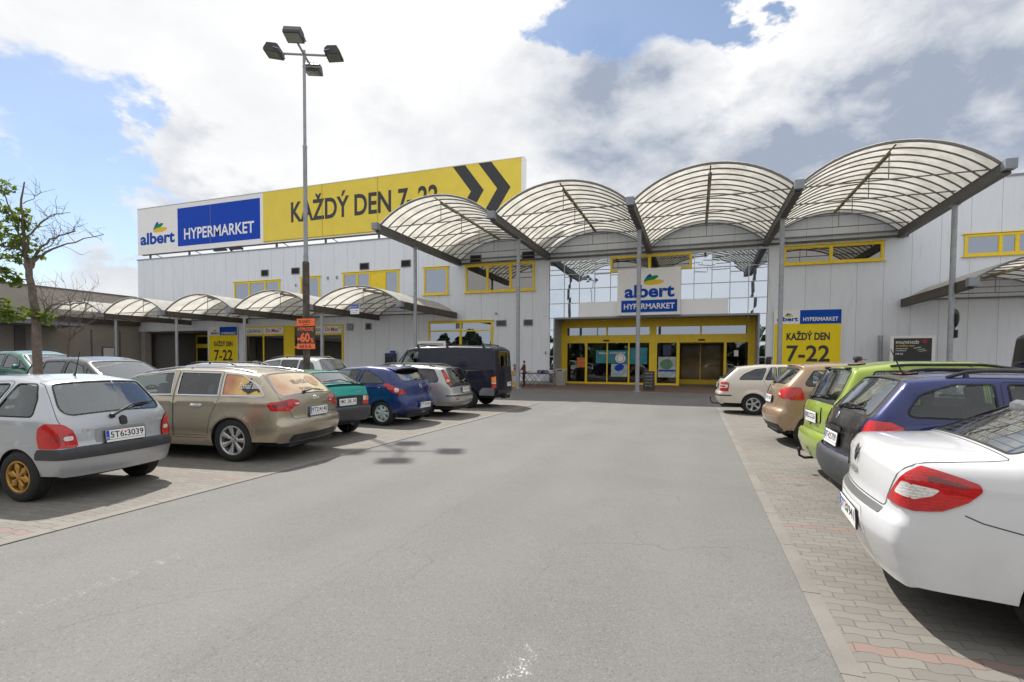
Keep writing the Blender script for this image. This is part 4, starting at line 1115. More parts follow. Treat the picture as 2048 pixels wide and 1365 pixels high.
def wheel(parent, x, y, r, wd, rimr, style, rimmat, side):
    e = bpy.data.objects.new('wheel', None); COL.objects.link(e); e.parent = parent; e.location = (x, y, r); e.rotation_euler = (0, 0, 0 if side > 0 else math.pi)
    h = wd/2
    t = MB(); t.lathe([(rimr*.98, -h*.8), (rimr+.012, -h*.98), (r-.05, -h), (r-.018, -h*.9), (r-.003, -h*.72), (r, -h*.3), (r, h*.3), (r-.003, h*.72), (r-.018, h*.9), (r-.05, h), (rimr+.014, h*.97), (rimr, h*.84)], 40, 'y')
    t.build('tyre', MT['rubber'], e, world=False, smooth=35)
    b = MB(); b.lathe([(rimr+.002, h*.80), (rimr+.004, h*.90), (rimr-.012, h*.92), (rimr-.022, h*.80), (rimr-.03, h*.2), (rimr-.05, -h*.5)], 40, 'y')
    n = {'five': 5, 'seven': 7, 'star': 6, 'cap': 7, 'steel': 8, 'six': 6}[style]
    face = h*.80
    for k in range(n):
        a = 2*math.pi*(k+.25)/n
        def pt(rr, da, yy): return (rr*math.sin(a+da), yy, rr*math.cos(a+da))
        if style == 'star': st = [(.03, .42, face+.004), (rimr*.45, .34, face), (rimr*.62, .40, face), (rimr*.97, .0, face-.004)]
        elif style == 'cap': st = [(.02, .44, face+.006), (rimr*.52, .40, face+.008), (rimr*.62, .31, face+.004), (rimr*.80, .29, face-.002), (rimr*.985, .36, face-.012)]
        elif style == 'seven': st = [(.03, .40, face-.012), (rimr*.35, .25, face-.016), (rimr*.70, .22, face-.006), (rimr*.98, .20, face+.002)]
        else: st = [(.03, .5, face-.015), (rimr*.4, .28, face-.018), (rimr*.7, .19, face-.008), (rimr*.98, .21, face)]
        vs = []
        for rr, da, yy in st: vs += [pt(rr, -da, yy-.004), pt(rr, -da*.55, yy+.006), pt(rr, da*.55, yy+.006), pt(rr, da, yy-.004), pt(rr, da, yy-.035), pt(rr, -da, yy-.035)]
        fs = []
        for i in range(len(st)-1):
            o = 6*i; fs += [(o+j, o+(j+1) % 6, o+6+(j+1) % 6, o+6+j) for j in range(6)]
        b.add(vs, fs)
    b.lathe([(0, face+.012), (.028, face+.010), (.034, face-.01)], 16, 'y'); b.lathe([(.075, face-.03), (.06, face-.012), (0, face-.012)], 20, 'y')
    b.build('rim', rimmat, e, world=False, smooth=30)
    d = MB(); d.lathe([(rimr-.03, face-.06), (rimr*.6, face-.075), (0, face-.075)], 24, 'y')
    d.lathe([(rimr*.62, face-.055), (0, face-.055)], 24, 'y')
    for k in range(5):
        a = 2*math.pi*k/5; d.lathe([(.011, face+.0), (.011, face+.008), (0, face+.008)], 6, 'y', (.052*math.sin(a), -.012, .052*math.cos(a)))
    d.build('brake_disc', MT['dark'], e, world=False)
    return e

def build_car(S, name, label, cat, loc, rz, group=None, scl=(1, 1, 1)):
    C = Car(S); C.setup_strip(); L, hw = C.L, C.hw
    root = thing(name, loc, label, cat, group, rz=rz, world=False); root.scale = scl
    body = S['paint']; r0 = C.r
    zl = S.get('zl', .21)
    # ---------------- side sheet
    Q = C.Q; ar = S['ar']; zc = S['wr']
    def arch_line(xc, zf_, zr_):
        lim_ = lambda z_: math.asin(np.clip((z_-zc)/ar, -.97, .9)); a0, a1 = lim_(zf_), lim_(zr_); n = 22
        # crown of the ends pushes the arch along the car: undo it
        xc2 = xc-float(C.c(np.array([xc]))[0])*(hw*.97)**2
        th = np.linspace(a0, math.pi-a1, n); return [(xc2+ar*math.cos(t), zc+ar*math.sin(t)) for t in th]
    q0, q1 = Q[0], Q[-1]; A1 = arch_line(S['xf'], q1[1], zl); A2 = arch_line(S['xr'], zl, q0[1])
    def seg(p, q, st=.06):
        p = np.array(p); q = np.array(q); k = max(1, int(np.linalg.norm(q-p)/st)); return [tuple(p+(q-p)*j/k) for j in range(1, k)]
    bot = seg(q1, A1[0])+A1+seg(A1[-1], A2[0])+A2+seg(A2[-1], q0)
    outline = np.vstack([Q, np.array(bot)])
    wins = [round_poly(w, r, .03) for w, r in S.get('wins', [])]
    doors = [round_poly(d, r, .04) for d, r in S.get('doors', [])]
    gx, gz = np.meshgrid(np.arange(0, L, .062), np.arange(.15, S['H'], .055)); g = np.stack([gx.ravel(), gz.ravel()], 1); g = g[pip(g, outline)]
    lines = [np.array([(-.2, zz), (S['brx'], zz)]) for zz in ()]
    V, T = cdt([outline]+wins+doors, [], g)
    cen = V[T].mean(1); keep = pip(cen, outline); inw = np.zeros(len(T), int)
    for i, w in enumerate(wins): inw[pip(cen, w)] = i+1
    PS = C.side(V); ind = np.zeros(len(T), int)
    for i, d in enumerate(doors): ind[pip(cen, d) & (inw == 0)] = i+1
    tb = T[keep & (inw == 0) & (ind == 0)]
    # ---------------- over-the-top sheet
    sv = C.S_; step_s = sv[::1]
    qs = np.concatenate([np.linspace(-C.qf, C.qf, 15), np.linspace(C.qf, C.qm, 7)[1:], -np.linspace(C.qf, C.qm, 7)[1:]])
    gq, gs = np.meshgrid(qs[np.abs(qs) < C.qm-1e-6], step_s); gs_ = np.stack([gs.ravel(), gq.ravel()], 1)
    edge = np.vstack([np.stack([sv, np.full(len(sv), C.qm)], 1), np.stack([sv[::-1], np.full(len(sv), -C.qm)], 1)])
    sl = []
    def strip_loop(zy, rear, rr):
        """outline given as (y, z) on the rear or front glass"""
        lp = round_poly(zy, rr, .03); ss = C.sz(lp[:, 1], rear); return np.stack([ss, C.yq(ss, lp[:, 0])], 1)
    if S.get('rearglass'): sl.append((strip_loop(*S['rearglass'][:1], True, S['rearglass'][1]), 'rear_window', S['rearglass'][2]))
    if S.get('windscreen'): sl.append((strip_loop(*S['windscreen'][:1], False, S['windscreen'][1]), 'windscreen', 'tailglass'))
    tgl = []
    if S.get('tailgate'):
        lp = round_poly(S['tailgate'], .05, .035); ss = C.sz(lp[:, 1], True); tgl = [np.stack([ss, C.yq(ss, lp[:, 0])], 1)]
    V2, T2 = cdt([edge]+[a for a, _, _ in sl]+tgl, [], gs_)
    cen2 = V2[T2].mean(1); in2 = np.zeros(len(T2), int)
    for i, (lp, _, _) in enumerate(sl): in2[pip(cen2, lp)] = i+1
    PT = C.strip(V2); intg = pip(cen2, tgl[0]) & (in2 == 0) if tgl else np.zeros(len(T2), bool)
    tb2 = T2[(in2 == 0) & ~intg]
    # ---------------- body shell, doors and tailgate
    C.mesh('body', np.vstack([PS, PS*[1, -1, 1], PT]), np.vstack([tb, tb[:, ::-1]+len(PS), tb2+2*len(PS)]), body, root)
    dobj = {}
    for i in range(len(doors)):
        td = T[keep & (ind == i+1)]
        for sgn in (1, -1): dobj[i, sgn] = C.mesh('door', PS*[1, sgn, 1], td, body, root)
    if tgl: C.mesh('tailgate', PT, T2[intg], S.get('tailpaint', body), root)
    # ---------------- glass and its seals
    seal = MB()
    wm = S.get('winmats', ['carglass']*len(wins))
    for i, w in enumerate(wins):
        m_ = wm[i]; m_ = MT[m_] if isinstance(m_, str) else m_
        for sgn in (1, -1):
            C.mesh('side_window', PS*[1, sgn, 1], T[keep & (inw == i+1)], m_, root, -.006)
        C.ribbon(seal, w, C.side, S.get('sealw', .017), .003, True, True)
    for i, (lp, nm, m_) in enumerate(sl):
        m_ = MT[m_] if isinstance(m_, str) else m_
        C.mesh(nm, PT, T2[in2 == i+1], m_, root, -.004)
        C.ribbon(seal, lp, C.strip, S.get('sealw', .018), .003, True, False)
    seal.build('window_seal', S.get('sealmat', MT['rubber']), root, world=False)
    # ---------------- panel gaps
    gap = MB()
    for d in doors: C.ribbon(gap, d, C.side, .006, .0022, True, True)
    if tgl: C.ribbon(gap, tgl[0], C.strip, .006, .0022, True)
    for ln in S.get('sidegaps', []): C.ribbon(gap, fillet(ln, .03), C.side, .006, .0022, False, True)
    for ln in S.get('tailgaps', []):
        a = fillet(ln, .03); ss = C.sz(a[:, 1], True); C.ribbon(gap, np.stack([ss, C.yq(ss, a[:, 0])], 1), C.strip, .010, .0022)
    if gap.v: gap.build('panel_gap', MT['black'], root, world=False)
    # ---------------- underside, wheel wells
    ub = MB(); ub.bx(.18, L-.2, -(hw-.32), hw-.32, zl-.02, zl+.2)
    for xc in (S['xr'], S['xf']):
        for sgn in (1, -1):
            n = 18; a_ = [(xc+(ar+.012)*math.cos(t), zc+(ar+.012)*math.sin(t)) for t in np.linspace(math.asin(max(-.97, (zl+.015-zc)/(ar+.012))), math.pi-math.asin(max(-.97, (zl+.015-zc)/(ar+.012))), n)]
            ya, yb = sgn*(hw-.035-(.03 if xc < 1.2 else .0)), sgn*(hw-.36)
            ub.add([(p[0], ya, p[1]) for p in a_]+[(p[0], yb, p[1]) for p in a_], [(i, i+1, n+i+1, n+i) for i in range(n-1)])
            ub.add([(p[0], yb, p[1]) for p in a_], [list(range(n))])
    ub.build('underbody', MT['dark'], root, world=False)
    if S.get('exhaust'):
        ex = MB(); xx, yy, zz = S['exhaust']; ex.tube([(xx+.5, yy, zz+.03), (xx+.12, yy, zz), (xx, yy, zz-.015)], .027, 10, False); ex.build('exhaust', MT['steel'], root, world=False)
    # ---------------- cabin
    if S.get('bulkhead'): bk = MB(); bk.bx(.5, S['bulkhead'], -(hw-.16), hw-.16, .6, S['H']-.2); bk.build('cargo_lining', MT['dark'], root, world=False)
    if S.get('cabin', True):
        cb = MB(); zf = S.get('floor', .42); x1, x2 = S['cab']; zi = C.zb-.05
        cb.bx(x1, x2+.35, -(hw-.12), hw-.12, zf-.05, zf)
        cb.rbox((x2+.12, 0, zi-.14), (.42, 2*hw-.28, .34), .08)
        for sgn in (1, -1): cb.bx(x1, x2+.2, sgn*(hw-.11)-.015, sgn*(hw-.11)+.015, zf, zi-.03)
        if S.get('shelf', True): cb.bx(S['shelfx'][0], S['shelfx'][1], -(hw-.14), hw-.14, zi-.10, zi-.07)
        cb.build('cabin_lining', MT['cabin'], root, world=False)
        for xs_ in S['seats']:
            for sgn in (1, -1):
                st = MB(); M3 = Matrix.Rotation(R(-14), 3, 'Y')
                st.rbox((xs_+.25, sgn*.36, zf+.16), (.5, .48, .2), .06)
                st.rbox((xs_-.05, sgn*.36, zf+.46), (.15, .46, .62), .06, M3)
                st.rbox((xs_-.15, sgn*.36, zf+.85), (.10, .25, .17), .045, M3)
                for q in (-.05, .05): st.tube([(xs_-.12, sgn*.36+q, zf+.7), (xs_-.145, sgn*.36+q, zf+.82)], .007, 5)
                st.build('seat', MT['seat'], root, world=False, smooth=True)
        sw = MB(); sw.ring((0, 0, 0), .18, .014, 'x', 28, 6); sw.tube([(0, -.17, 0), (0, .17, 0)], .012, 6); sw.rbox((0, 0, 0), (.05, .1, .1), .02)
        MR = Matrix.Rotation(R(-22), 4, 'Y'); sw.v = [tuple(MR @ Vector(v)+Vector((x2-.28, .36, zi-.02))) for v in sw.v]
        sw.build('steering_wheel', MT['black'], root, world=False, smooth=True)
    # ---------------- wheels
    tr = S.get('track', 2*hw-.24)/2
    for xc in (S['xr'], S['xf']):
        for sgn in (1, -1): wheel(root, xc, sgn*tr, S['wr'], S.get('tw', .19), S['rim'], S.get('style', 'five'), S.get('rimmat', MT['alloy']), sgn)
    # ---------------- lamps: (name, kind, polygon (angle, z), material, offset)
    for nm, poly, mname, off, rnd in S.get('tails', []):
        for mir in (False, True): C.patch(nm, poly, lambda A: C.corner(A, True), MT[mname], root, off, .016, .025, rnd, (1, 1), mir)
    for nm, poly, mname, off, rnd in S.get('heads', []):
        for mir in (False, True): C.patch(nm, poly, lambda A: C.corner(A, False), MT[mname], root, off, .014, .03, rnd, (1, 1), mir)
    def rear_map(A): ss = C.sz(A[:, 1], True); return C.strip(np.stack([ss, C.yq(ss, A[:, 0])], 1))
    def front_map(A): ss = C.sz(A[:, 1], False); return C.strip(np.stack([ss, C.yq(ss, A[:, 0])], 1))
    def top_map(A): ss = np.array([C.sx(x) for x in A[:, 0]]); return C.strip(np.stack([ss, C.yq(ss, A[:, 1])], 1))
    C.rear_map, C.front_map, C.top_map = rear_map, front_map, top_map
    for nm, poly, mname, off, rnd in S.get('wraps', []): C.patch(nm, poly, lambda A: C.corner(A, True), mname if not isinstance(mname, str) else MT[mname], root, off, off+.012, .04, rnd)
    for nm, poly, mname, off, rnd in S.get('rearpatch', []): C.patch(nm, poly, rear_map, mname if not isinstance(mname, str) else MT[mname], root, off, .014, .03, rnd)
    for nm, poly, mname, off, rnd in S.get('frontpatch', []): C.patch(nm, poly, front_map, mname if not isinstance(mname, str) else MT[mname], root, off, .014, .03, rnd)
    for nm, poly, mname, off, rnd in S.get('sidepatch', []):
        for mir in (False, True): C.patch(nm, poly, C.side, mname if not isinstance(mname, str) else MT[mname], root, off, .014, .03, rnd, (1, 1), mir)
    # ---------------- plate
    if S.get('plate'):
        txt, zp, yp = S['plate'][:3]; czech = len(S['plate']) < 4
        P0, N0 = C.place(rear_map(np.array([[yp, zp]]))); n = Vector(N0); n.y *= .25; n.normalize()
        pe = sub('number_plate', root)
        uz = (Vector((0, 0, 1))-n*n.z).normalized(); ux = uz.cross(n); M4 = Matrix((ux, uz, n)).transposed()
        def tf(mb): mb.v = [tuple(M4 @ Vector(v)+Vector(P0)+n*S.get('plateoff', .018)) for v in mb.v]; return mb
        k = MB(); k.rbox((0, -.014, -.004), (.545, .150, .012), .006); tf(k).build('plate_frame', MT['black'], pe, world=False)
        k = MB(); k.rbox((0, 0, .002), (.52, .11, .008), .004); tf(k).build('plate_panel', MT['plate'], pe, world=False)
        if S.get('dealer', True):
            k = MB(); k.box((0, -.071, .0035), (.51, .024, .002)); tf(k).build('dealer_strip', MT['white'], pe, world=False)
        if czech:
            k = MB(); k.box((-.237, 0, .0068), (.042, .104, .001)); tf(k).build('blue_band', MT['plate_blue'], pe, world=False)
            k = MB(); text_on(k, 'CZ', (-.25, -.042, .0072), (1, 0, 0), (0, 1, 0), .026, .018, .02, 0, .001); tf(k).build('country_code', MT['plate'], pe, world=False)
        k = MB(); x0 = -.203 if czech else -.235
        a, b = txt.split(' '); wa = .062*len(a); wb = .060*len(b); gp = .048
        tot = wa+wb+gp; f_ = (.25-x0-.012)/tot
        text_on(k, a, (x0, -.037, .0066), (1, 0, 0), (0, 1, 0), wa*f_, .075, .012, 0, .001)
        text_on(k, b, (x0+(wa+gp)*f_, -.037, .0066), (1, 0, 0), (0, 1, 0), wb*f_, .075, .012, 0, .001)
        tf(k).build('plate_number', MT['ink'], pe, world=False)
        if czech:
            for yy, mm in ((.018, 'redlens'), (-.022, 'leaf_green')):
                k = MB(); k.lathe([(0, .0085), (.013, .0085), (.013, .006)], 14, 'z', (x0+(wa+gp*.5)*f_, yy, 0)); tf(k).build('validity_seal', MT[mm], pe, world=False)
    # ---------------- rear wiper: (y0, z0, y1, z1)
    if S.get('wiper'):
        y0, z0, y1, z1 = S['wiper']; wv = sub('rear_wiper', root)
        A = rear_map(np.array([[y0, z0], [(y0+y1)/2, (z0+z1)/2+S.get('wbow', .03)], [y1, z1]])); N = C.normals(A)
        k = MB(); k.tube([A[0]+N[0]*.02, A[1]+N[1]*.05, A[2]*.8+A[1]*.2+N[2]*.035], [.014, .009, .006], 6); k.rbox(tuple(A[0]+N[0]*.015), (.05, .06, .06), .02); k.build('wiper_arm', MT['black'], wv, world=False)
        t_ = A[2]-A[1]; B0, B1 = A[1]+t_*.15, A[2]+t_*.25
        BB = np.array([B0, (B0+B1)/2, B1]); k = MB(); k.tube([p+N[2]*.018 for p in BB], .008, 6); k.build('wiper_blade', MT['rubber'], wv, world=False)
    # ---------------- door handles (x, z)
    for hi, (x, z) in enumerate(S.get('handles', [])):
        for sgn in (1, -1):
            P, N = C.place(C.side(np.array([[x, z]]))); P = P*[1, sgn, 1]; N = N*[1, sgn, 1]
            k = MB(); k.rbox(tuple(P+N*.022), (.19, .022, .035), .01); k.rbox(tuple(P+N*.004), (.2, .014, .055), .006)
            k.build('door_handle', S.get('handlemat', body), dobj.get((hi, sgn), root), world=False, smooth=True)
    # ---------------- mirrors, rails, aerial
    if S.get('mirror_at'):
        x, z = S['mirror_at']
        for sgn in (1, -1):
            P, N = C.place(C.side(np.array([[x, z]]))); P = P*[1, sgn, 1]
            k = MB(); k.rbox((P[0], P[1]+sgn*.13, P[2]+.03), (.10, .19, .13), .045, None, 3); k.rbox((P[0]+.02, P[1]+sgn*.03, P[2]-.01), (.07, .09, .05), .02)
            mo = k.build('door_mirror', S.get('mirrormat', body), root, world=False, smooth=True)
            k = MB(); k.box((P[0]-.052, P[1]+sgn*.13, P[2]+.03), (.006, .16, .10)); k.build('mirror_glass', MT['chrome'], mo, world=False)
    if S.get('rails'):
        xa, xb, yy, hh = S['rails']
        for sgn in (1, -1):
            xs_ = np.linspace(xa, xb, 14); A = top_map(np.stack([xs_, np.full(14, yy)], 1))
            hgt = hh*np.clip(np.minimum(np.arange(14)/1.4, (13-np.arange(14))/1.4), 0, 1)
            k = MB(); k.tube([(p[0], sgn*p[1], p[2]+h_+.004) for p, h_ in zip(A, hgt)], S.get('railr', .017), 8)
            for i in (1, 7, 12): k.tube([(A[i][0], sgn*A[i][1], A[i][2]-.01), (A[i][0], sgn*A[i][1], A[i][2]+hgt[i])], [S.get('railr', .017)*1.6, S.get('railr', .017)], 8)
            k.build('roof_rail', S.get('railmat', MT['black']), root, world=False, smooth=True)
    if S.get('aerial'):
        x, y, ln, lean = S['aerial']; A = top_map(np.array([[x, abs(y)]]))[0]; y_ = y
        k = MB(); k.tube([(A[0], y_, A[2]-.01), (A[0]-lean*.08, y_, A[2]+.03), (A[0]-lean*ln, y_, A[2]+ln)], [.02, .008, .004], 6); k.build('aerial', MT['black'], root, world=False)
    # ---------------- emblem in the middle of the tail
    for kind, y, z, sz in S.get('badges', []):
        P, N = C.place(rear_map(np.array([[y, z]]))); n = Vector(N); n.y = 0; n.normalize()
        uz = (Vector((0, 0, 1))-n*n.z).normalized(); ux = uz.cross(n); M4 = Matrix((ux, uz, n)).transposed()
        k = MB()
        if kind == 'disc': k.lathe([(0, .008), (sz*.8, .008), (sz, .002)], 22, 'z'); 
        elif kind == 'ring': k.ring((0, 0, .004), sz*.85, sz*.12, 'z', 24, 6); k.box((0, 0, .005), (sz*1.9, sz*.22, .006))
        elif kind == 'rings':
            for i in range(4): k.ring((-sz*1.95+i*sz*1.3, 0, .005), sz*.85, sz*.12, 'z', 22, 6)
        elif kind == 'diamond':
            o = [(0, sz), (sz*.62, 0), (0, -sz), (-sz*.62, 0)]; i_ = [(p[0]*.45, p[1]*.45) for p in o]
            k.add([(*p, .002) for p in o]+[(p[0]*.72, p[1]*.72, .014) for p in o]+[(*p, .004) for p in i_], [(a, (a+1) % 4, 4+(a+1) % 4, 4+a) for a in range(4)]+[(4+a, 4+(a+1) % 4, 8+(a+1) % 4, 8+a) for a in range(4)])
        elif kind.startswith('text:'):
            V_, F_, asp = text_geo(kind[5:], .01); hgt = sz; text_on(k, kind[5:], (-sz*asp*.5*1.25, -sz/2, 0), (1, 0, 0), (0, 1, 0), sz*asp*1.25, sz, .01, 0, .004)
        k.v = [tuple(M4 @ Vector(v)+Vector(P)+n*.002) for v in k.v]
        k.build('emblem' if not kind.startswith('text') else 'badge_lettering', S.get('badgemat', MT['chrome']), root, world=False, smooth=30)
    if S.get('extra'): S['extra'](C, root)
    return root
# ------------------------------------------------------------------ the cars of the picture
RED, AMB, CLR, SMK = 'redlens', 'amber', 'clear', 'smoke'
plastic = mat('bumper_plastic', (.022, .022, .024), .55, var=.15, dirt=.35)
plastic_grey = mat('grey_bumper_plastic', (.036, .038, .044), .5, var=.12, dirt=.2)
worn_plastic = mat('worn_grey_plastic', (.15, .16, .17), .7, var=.3, dirt=.3)
trunk_mat = mat('satin_black_tail', (.018, .017, .019), .32, coat=.4, dirt=.35)

def film_mat(name, vertical):
    """printed window film: amber to brown print"""
    m = bpy.data.materials.new(name); m.use_nodes = True
    t = NT(m.node_tree); b = t.n['Principled BSDF']; tc = t.new('ShaderNodeTexCoord'); V = tc.outputs['Object']
    sx = t.new('ShaderNodeSeparateXYZ'); t.l.new(V, sx.inputs[0])
    n = t.noise(V, 3.2, 4, .55)
    f = t.math('ADD', t.mapr(sx.outputs[1 if vertical else 0], (-.7 if vertical else .35), (.7 if vertical else 1.15), 0, .75, False), t.math('MULTIPLY', t.math('SUBTRACT', n, .5), .8))
    c = t.mix(t.mapr(f, .22, .85), (.74, .48, .10) if not vertical else (.60, .50, .30), (.36, .09, .03) if not vertical else (.42, .22, .12))
    t.l.new(c, b.inputs['Base Color']); b.inputs['Roughness'].default_value = .3; b.inputs['Coat Weight'].default_value = 1.0
    return m

def audi_extra(C, root):
    # black figure and script on the quarter window film, faded print on the rear film
    fig = [(.50, 1.155), (.47, 1.125), (.505, 1.115), (.535, 1.145), (.60, 1.13), (.68, 1.10), (.70, 1.085), (.725, 1.11), (.80, 1.135), (.85, 1.17), (.845, 1.215), (.79, 1.235), (.735, 1.25), (.725, 1.325), (.70, 1.325), (.675, 1.25), (.60, 1.225), (.55, 1.185)]
    C.patch('film_print', [(x, z) for x, z in fig], C.side, MT['ink'], root, .0015, .003, .03)
    C.patch('film_print', [(x, z) for x, z in fig], C.side, MT['ink'], root, .0015, .003, .03, 0, (1, 1), True)
    V, F, _ = text_geo('Tomáš Black', .0, .25)
    P = C.side(np.stack([.90-V[:, 0]*.44, 1.17+V[:, 1]*.085], 1)); N = C.normals(P); P = P+N*.004
    mb = MB(); mb.add(P.tolist(), F); mb.build('film_lettering', MT['white'], root, world=False)
    for body, y0, z0, w_, h_, mm in (('TACTICA', .10, 1.20, .40, .06, 'ink2'), ('CAFE BAR', .08, 1.10, .34, .04, 'ink2')):
        V, F, _ = text_geo('BLACK' if body == 'TACTICA' else 'TOMAS', .02)
        P = C.rear_map(np.stack([y0+.12-V[:, 0]*w_, z0+V[:, 1]*h_], 1)); N = C.normals(P); P = P+N*.002
        mb = MB(); mb.add(P.tolist(), F); mb.build('film_lettering', mat('faded_print', (.22, .15, .085), .4, coat=1.0), root, world=False)
    lp = [(-.36+.16*math.cos(t), 1.235+.085*math.sin(t)) for t in np.linspace(0, 2*math.pi, 26)[:-1]]
    C.patch('film_print', lp, C.rear_map, mat('print_disc', (.38, .22, .11), .35, coat=1.0), root, .001, .002, .04)
    k = MB()
    for sgn in (1, -1):
        A = C.side(np.stack([np.linspace(.36, 3.5, 40), np.full(40, 1.045)], 1)); N = C.normals(A)
        k.tube([(p+n*.002)*[1, sgn, 1] for p, n in zip(A, N)], .009, 5)
    k.build('waistline_trim', MT['chrome'], root, world=False)

def spoiler_blue(C, root):
    k = MB(); n = 17
    A = C.top_map(np.array([[.78, y] for y in np.linspace(-.6, .6, n)]))
    vs = []
    for i, p in enumerate(A):
        q = abs(i-(n-1)/2)/((n-1)/2); bk = .40-.12*q**2; ht = .02*(1-q**4)
        vs += [(p[0]+.06, p[1], p[2]+.004), (p[0]-bk*.55, p[1]*1.0, p[2]-.005+ht), (p[0]-bk, p[1]*.96, p[2]-.05+ht), (p[0]-bk+.01, p[1]*.96, p[2]-.085+ht), (p[0]-bk*.5, p[1]*.98, p[2]-.085), (p[0]-.04, p[1], p[2]-.04)]
    k.add(vs, [(6*i+j, 6*i+(j+1) % 6, 6*i+6+(j+1) % 6, 6*i+6+j) for i in range(n-1) for j in range(6)]+[tuple(range(6)), tuple(range(6*n-6, 6*n))])
    k.mi = [1 if (f[0] % 6 in (2, 3, 4)) else 0 for f in k.f]
    k.build('roof_spoiler', [C.S['paint'], MT['black']], root, world=False, smooth=35)

def lip_teal(C, root):
    P = C.rear_map(np.array([[y, 1.112] for y in np.linspace(-.70, .70, 15)])); N = C.normals(P)
    k = MB()
    vs = []
    for p in P: vs += [(p[0]+.03, p[1], p[2]-.01), (p[0]-.09, p[1]*1.02, p[2]+.005), (p[0]-.09, p[1]*1.02, p[2]-.02), (p[0]+.01, p[1], p[2]-.035)]
    k.add(vs, [(4*i+j, 4*i+(j+1) % 4, 4*i+4+(j+1) % 4, 4*i+4+j) for i in range(14) for j in range(4)]+[(0, 1, 2, 3), (56, 57, 58, 59)])
    k.build('tail_lip', MT['black'], root, world=False)
    fl = MB(); fl.rbox((.50, -.66, .22), (.02, .2, .26), .008); fl.build('mud_flap', MT['rubber'], root, world=False)

def saloon_extra(C, root):
    k = MB()
    for sgn in (1, -1):
        P = C.top_map(np.stack([np.linspace(.9, 2.3, 20), np.full(20, .60)], 1)); N = C.normals(P)
        k.tube([(p+n*.002)*[1, sgn, 1] for p, n in zip(P, N)], .006, 5)
    k.build('roof_trim', MT['black'], root, world=False)
    k = MB()
    for i in range(9):
        z = 1.145+i*.026; ss = C.sz(np.linspace(z, z, 30), True); P = C.strip(np.stack([ss, C.yq(ss, np.linspace(-.56, .56, 30)*(1-(z-1.12)*.6))], 1)); N = C.normals(P); k.tube([p-n*.002 for p, n in zip(P, N)], .0012, 3)
    k.build('heater_wire', mat('heater_wire', (.10, .06, .04), .6), root, world=False)
    C.patch('brake_light', [(-.12, 1.355), (.12, 1.355), (.12, 1.372), (-.12, 1.372)], C.rear_map, MT['redlens'], root, .004, .01, .03)

def towbar(C, root):
    k = MB(); k.tube([(.25, 0, .30), (.06, 0, .27), (-.08, 0, .29), (-.13, 0, .36), (-.135, 0, .42)], .02, 8)
    k.lathe([(0, -.03), (.02, -.024), (.03, -.0), (.02, .024), (0, .03)], 12, 'z', (-.135, 0, .45)); k.build('tow_bar', MT['black'], root, world=False, smooth=True)
    k = MB(); k.rbox((.12, -.12, .30), (.06, .07, .07), .015); k.build('tow_socket', MT['black'], root, world=False)

def green_extra(C, root):
    k = MB(); k.tube([(.25, .25, .24), (.03, .25, .22), (-.035, .25, .25), (-.045, .25, .32)], .018, 8); k.lathe([(0, -.03), (.02, -.024), (.03, -.0), (.02, .024), (0, .03)], 12, 'z', (-.045, .25, .335)); k.build('tow_bar', MT['black'], root, world=False, smooth=True)
    P, N = C.place(C.rear_map(np.array([[.06, .76]])))
    k = MB(); k.lathe([(0, -.014), (.035, -.014), (.045, 0)], 18, 'x', tuple(P)); k.build('tailgate_lock', MT['smoke'], root, world=False)
    for y in (-.42, .42):
        P, N = C.place(C.rear_map(np.array([[y, 1.505]]))); k = MB(); k.rbox(tuple(P+N*.012), (.07, .09, .035), .012); k.build('hinge', MT['black'], root, world=False)

def van_extra(C, root):
    for x in (.55, 1.9, 3.0):
        A = C.top_map(np.array([[x, .78]]))[0]
        k = MB(); k.tube([(A[0], -.78, A[2]+.10), (A[0], .78, A[2]+.10)], .02, 6)
        for sgn in (1, -1): k.rbox((A[0], sgn*.78, A[2]+.05), (.06, .08, .12), .02)
        k.build('roof_bar', MT['black'], root, world=False)
    k = MB(); k.tube([(.2, 0, .36), (-.12, 0, .36), (-.14, 0, .45)], .03, 8); k.rbox((.02, 0, .36), (.2, .5, .1), .02); k.build('tow_bar', MT['black'], root, world=False)
    for sgn in (1, -1):
        P, N = C.place(C.side(np.array([[.16, 1.75]]))); k = MB(); k.rbox((P[0], sgn*(P[1]), P[2]), (.035, .03, .28), .01); k.build('hinge_cover', MT['black'], root, world=False)
        P, N = C.place(C.rear_map(np.array([[.02, 1.1]])))
    k = MB(); k.rbox(tuple(P+N*.02), (.05, .22, .05), .02); k.build('rear_handle', MT['black'], root, world=False)

def base(**k):
    d = dict(wr=.30, ar=.345, rim=.19, k=.06, r=.06, cab=(.6, 2.5), seats=(1.05, 1.95), shelfx=(.3, .8), zl=.22, exhaust=None); d.update(k); return d

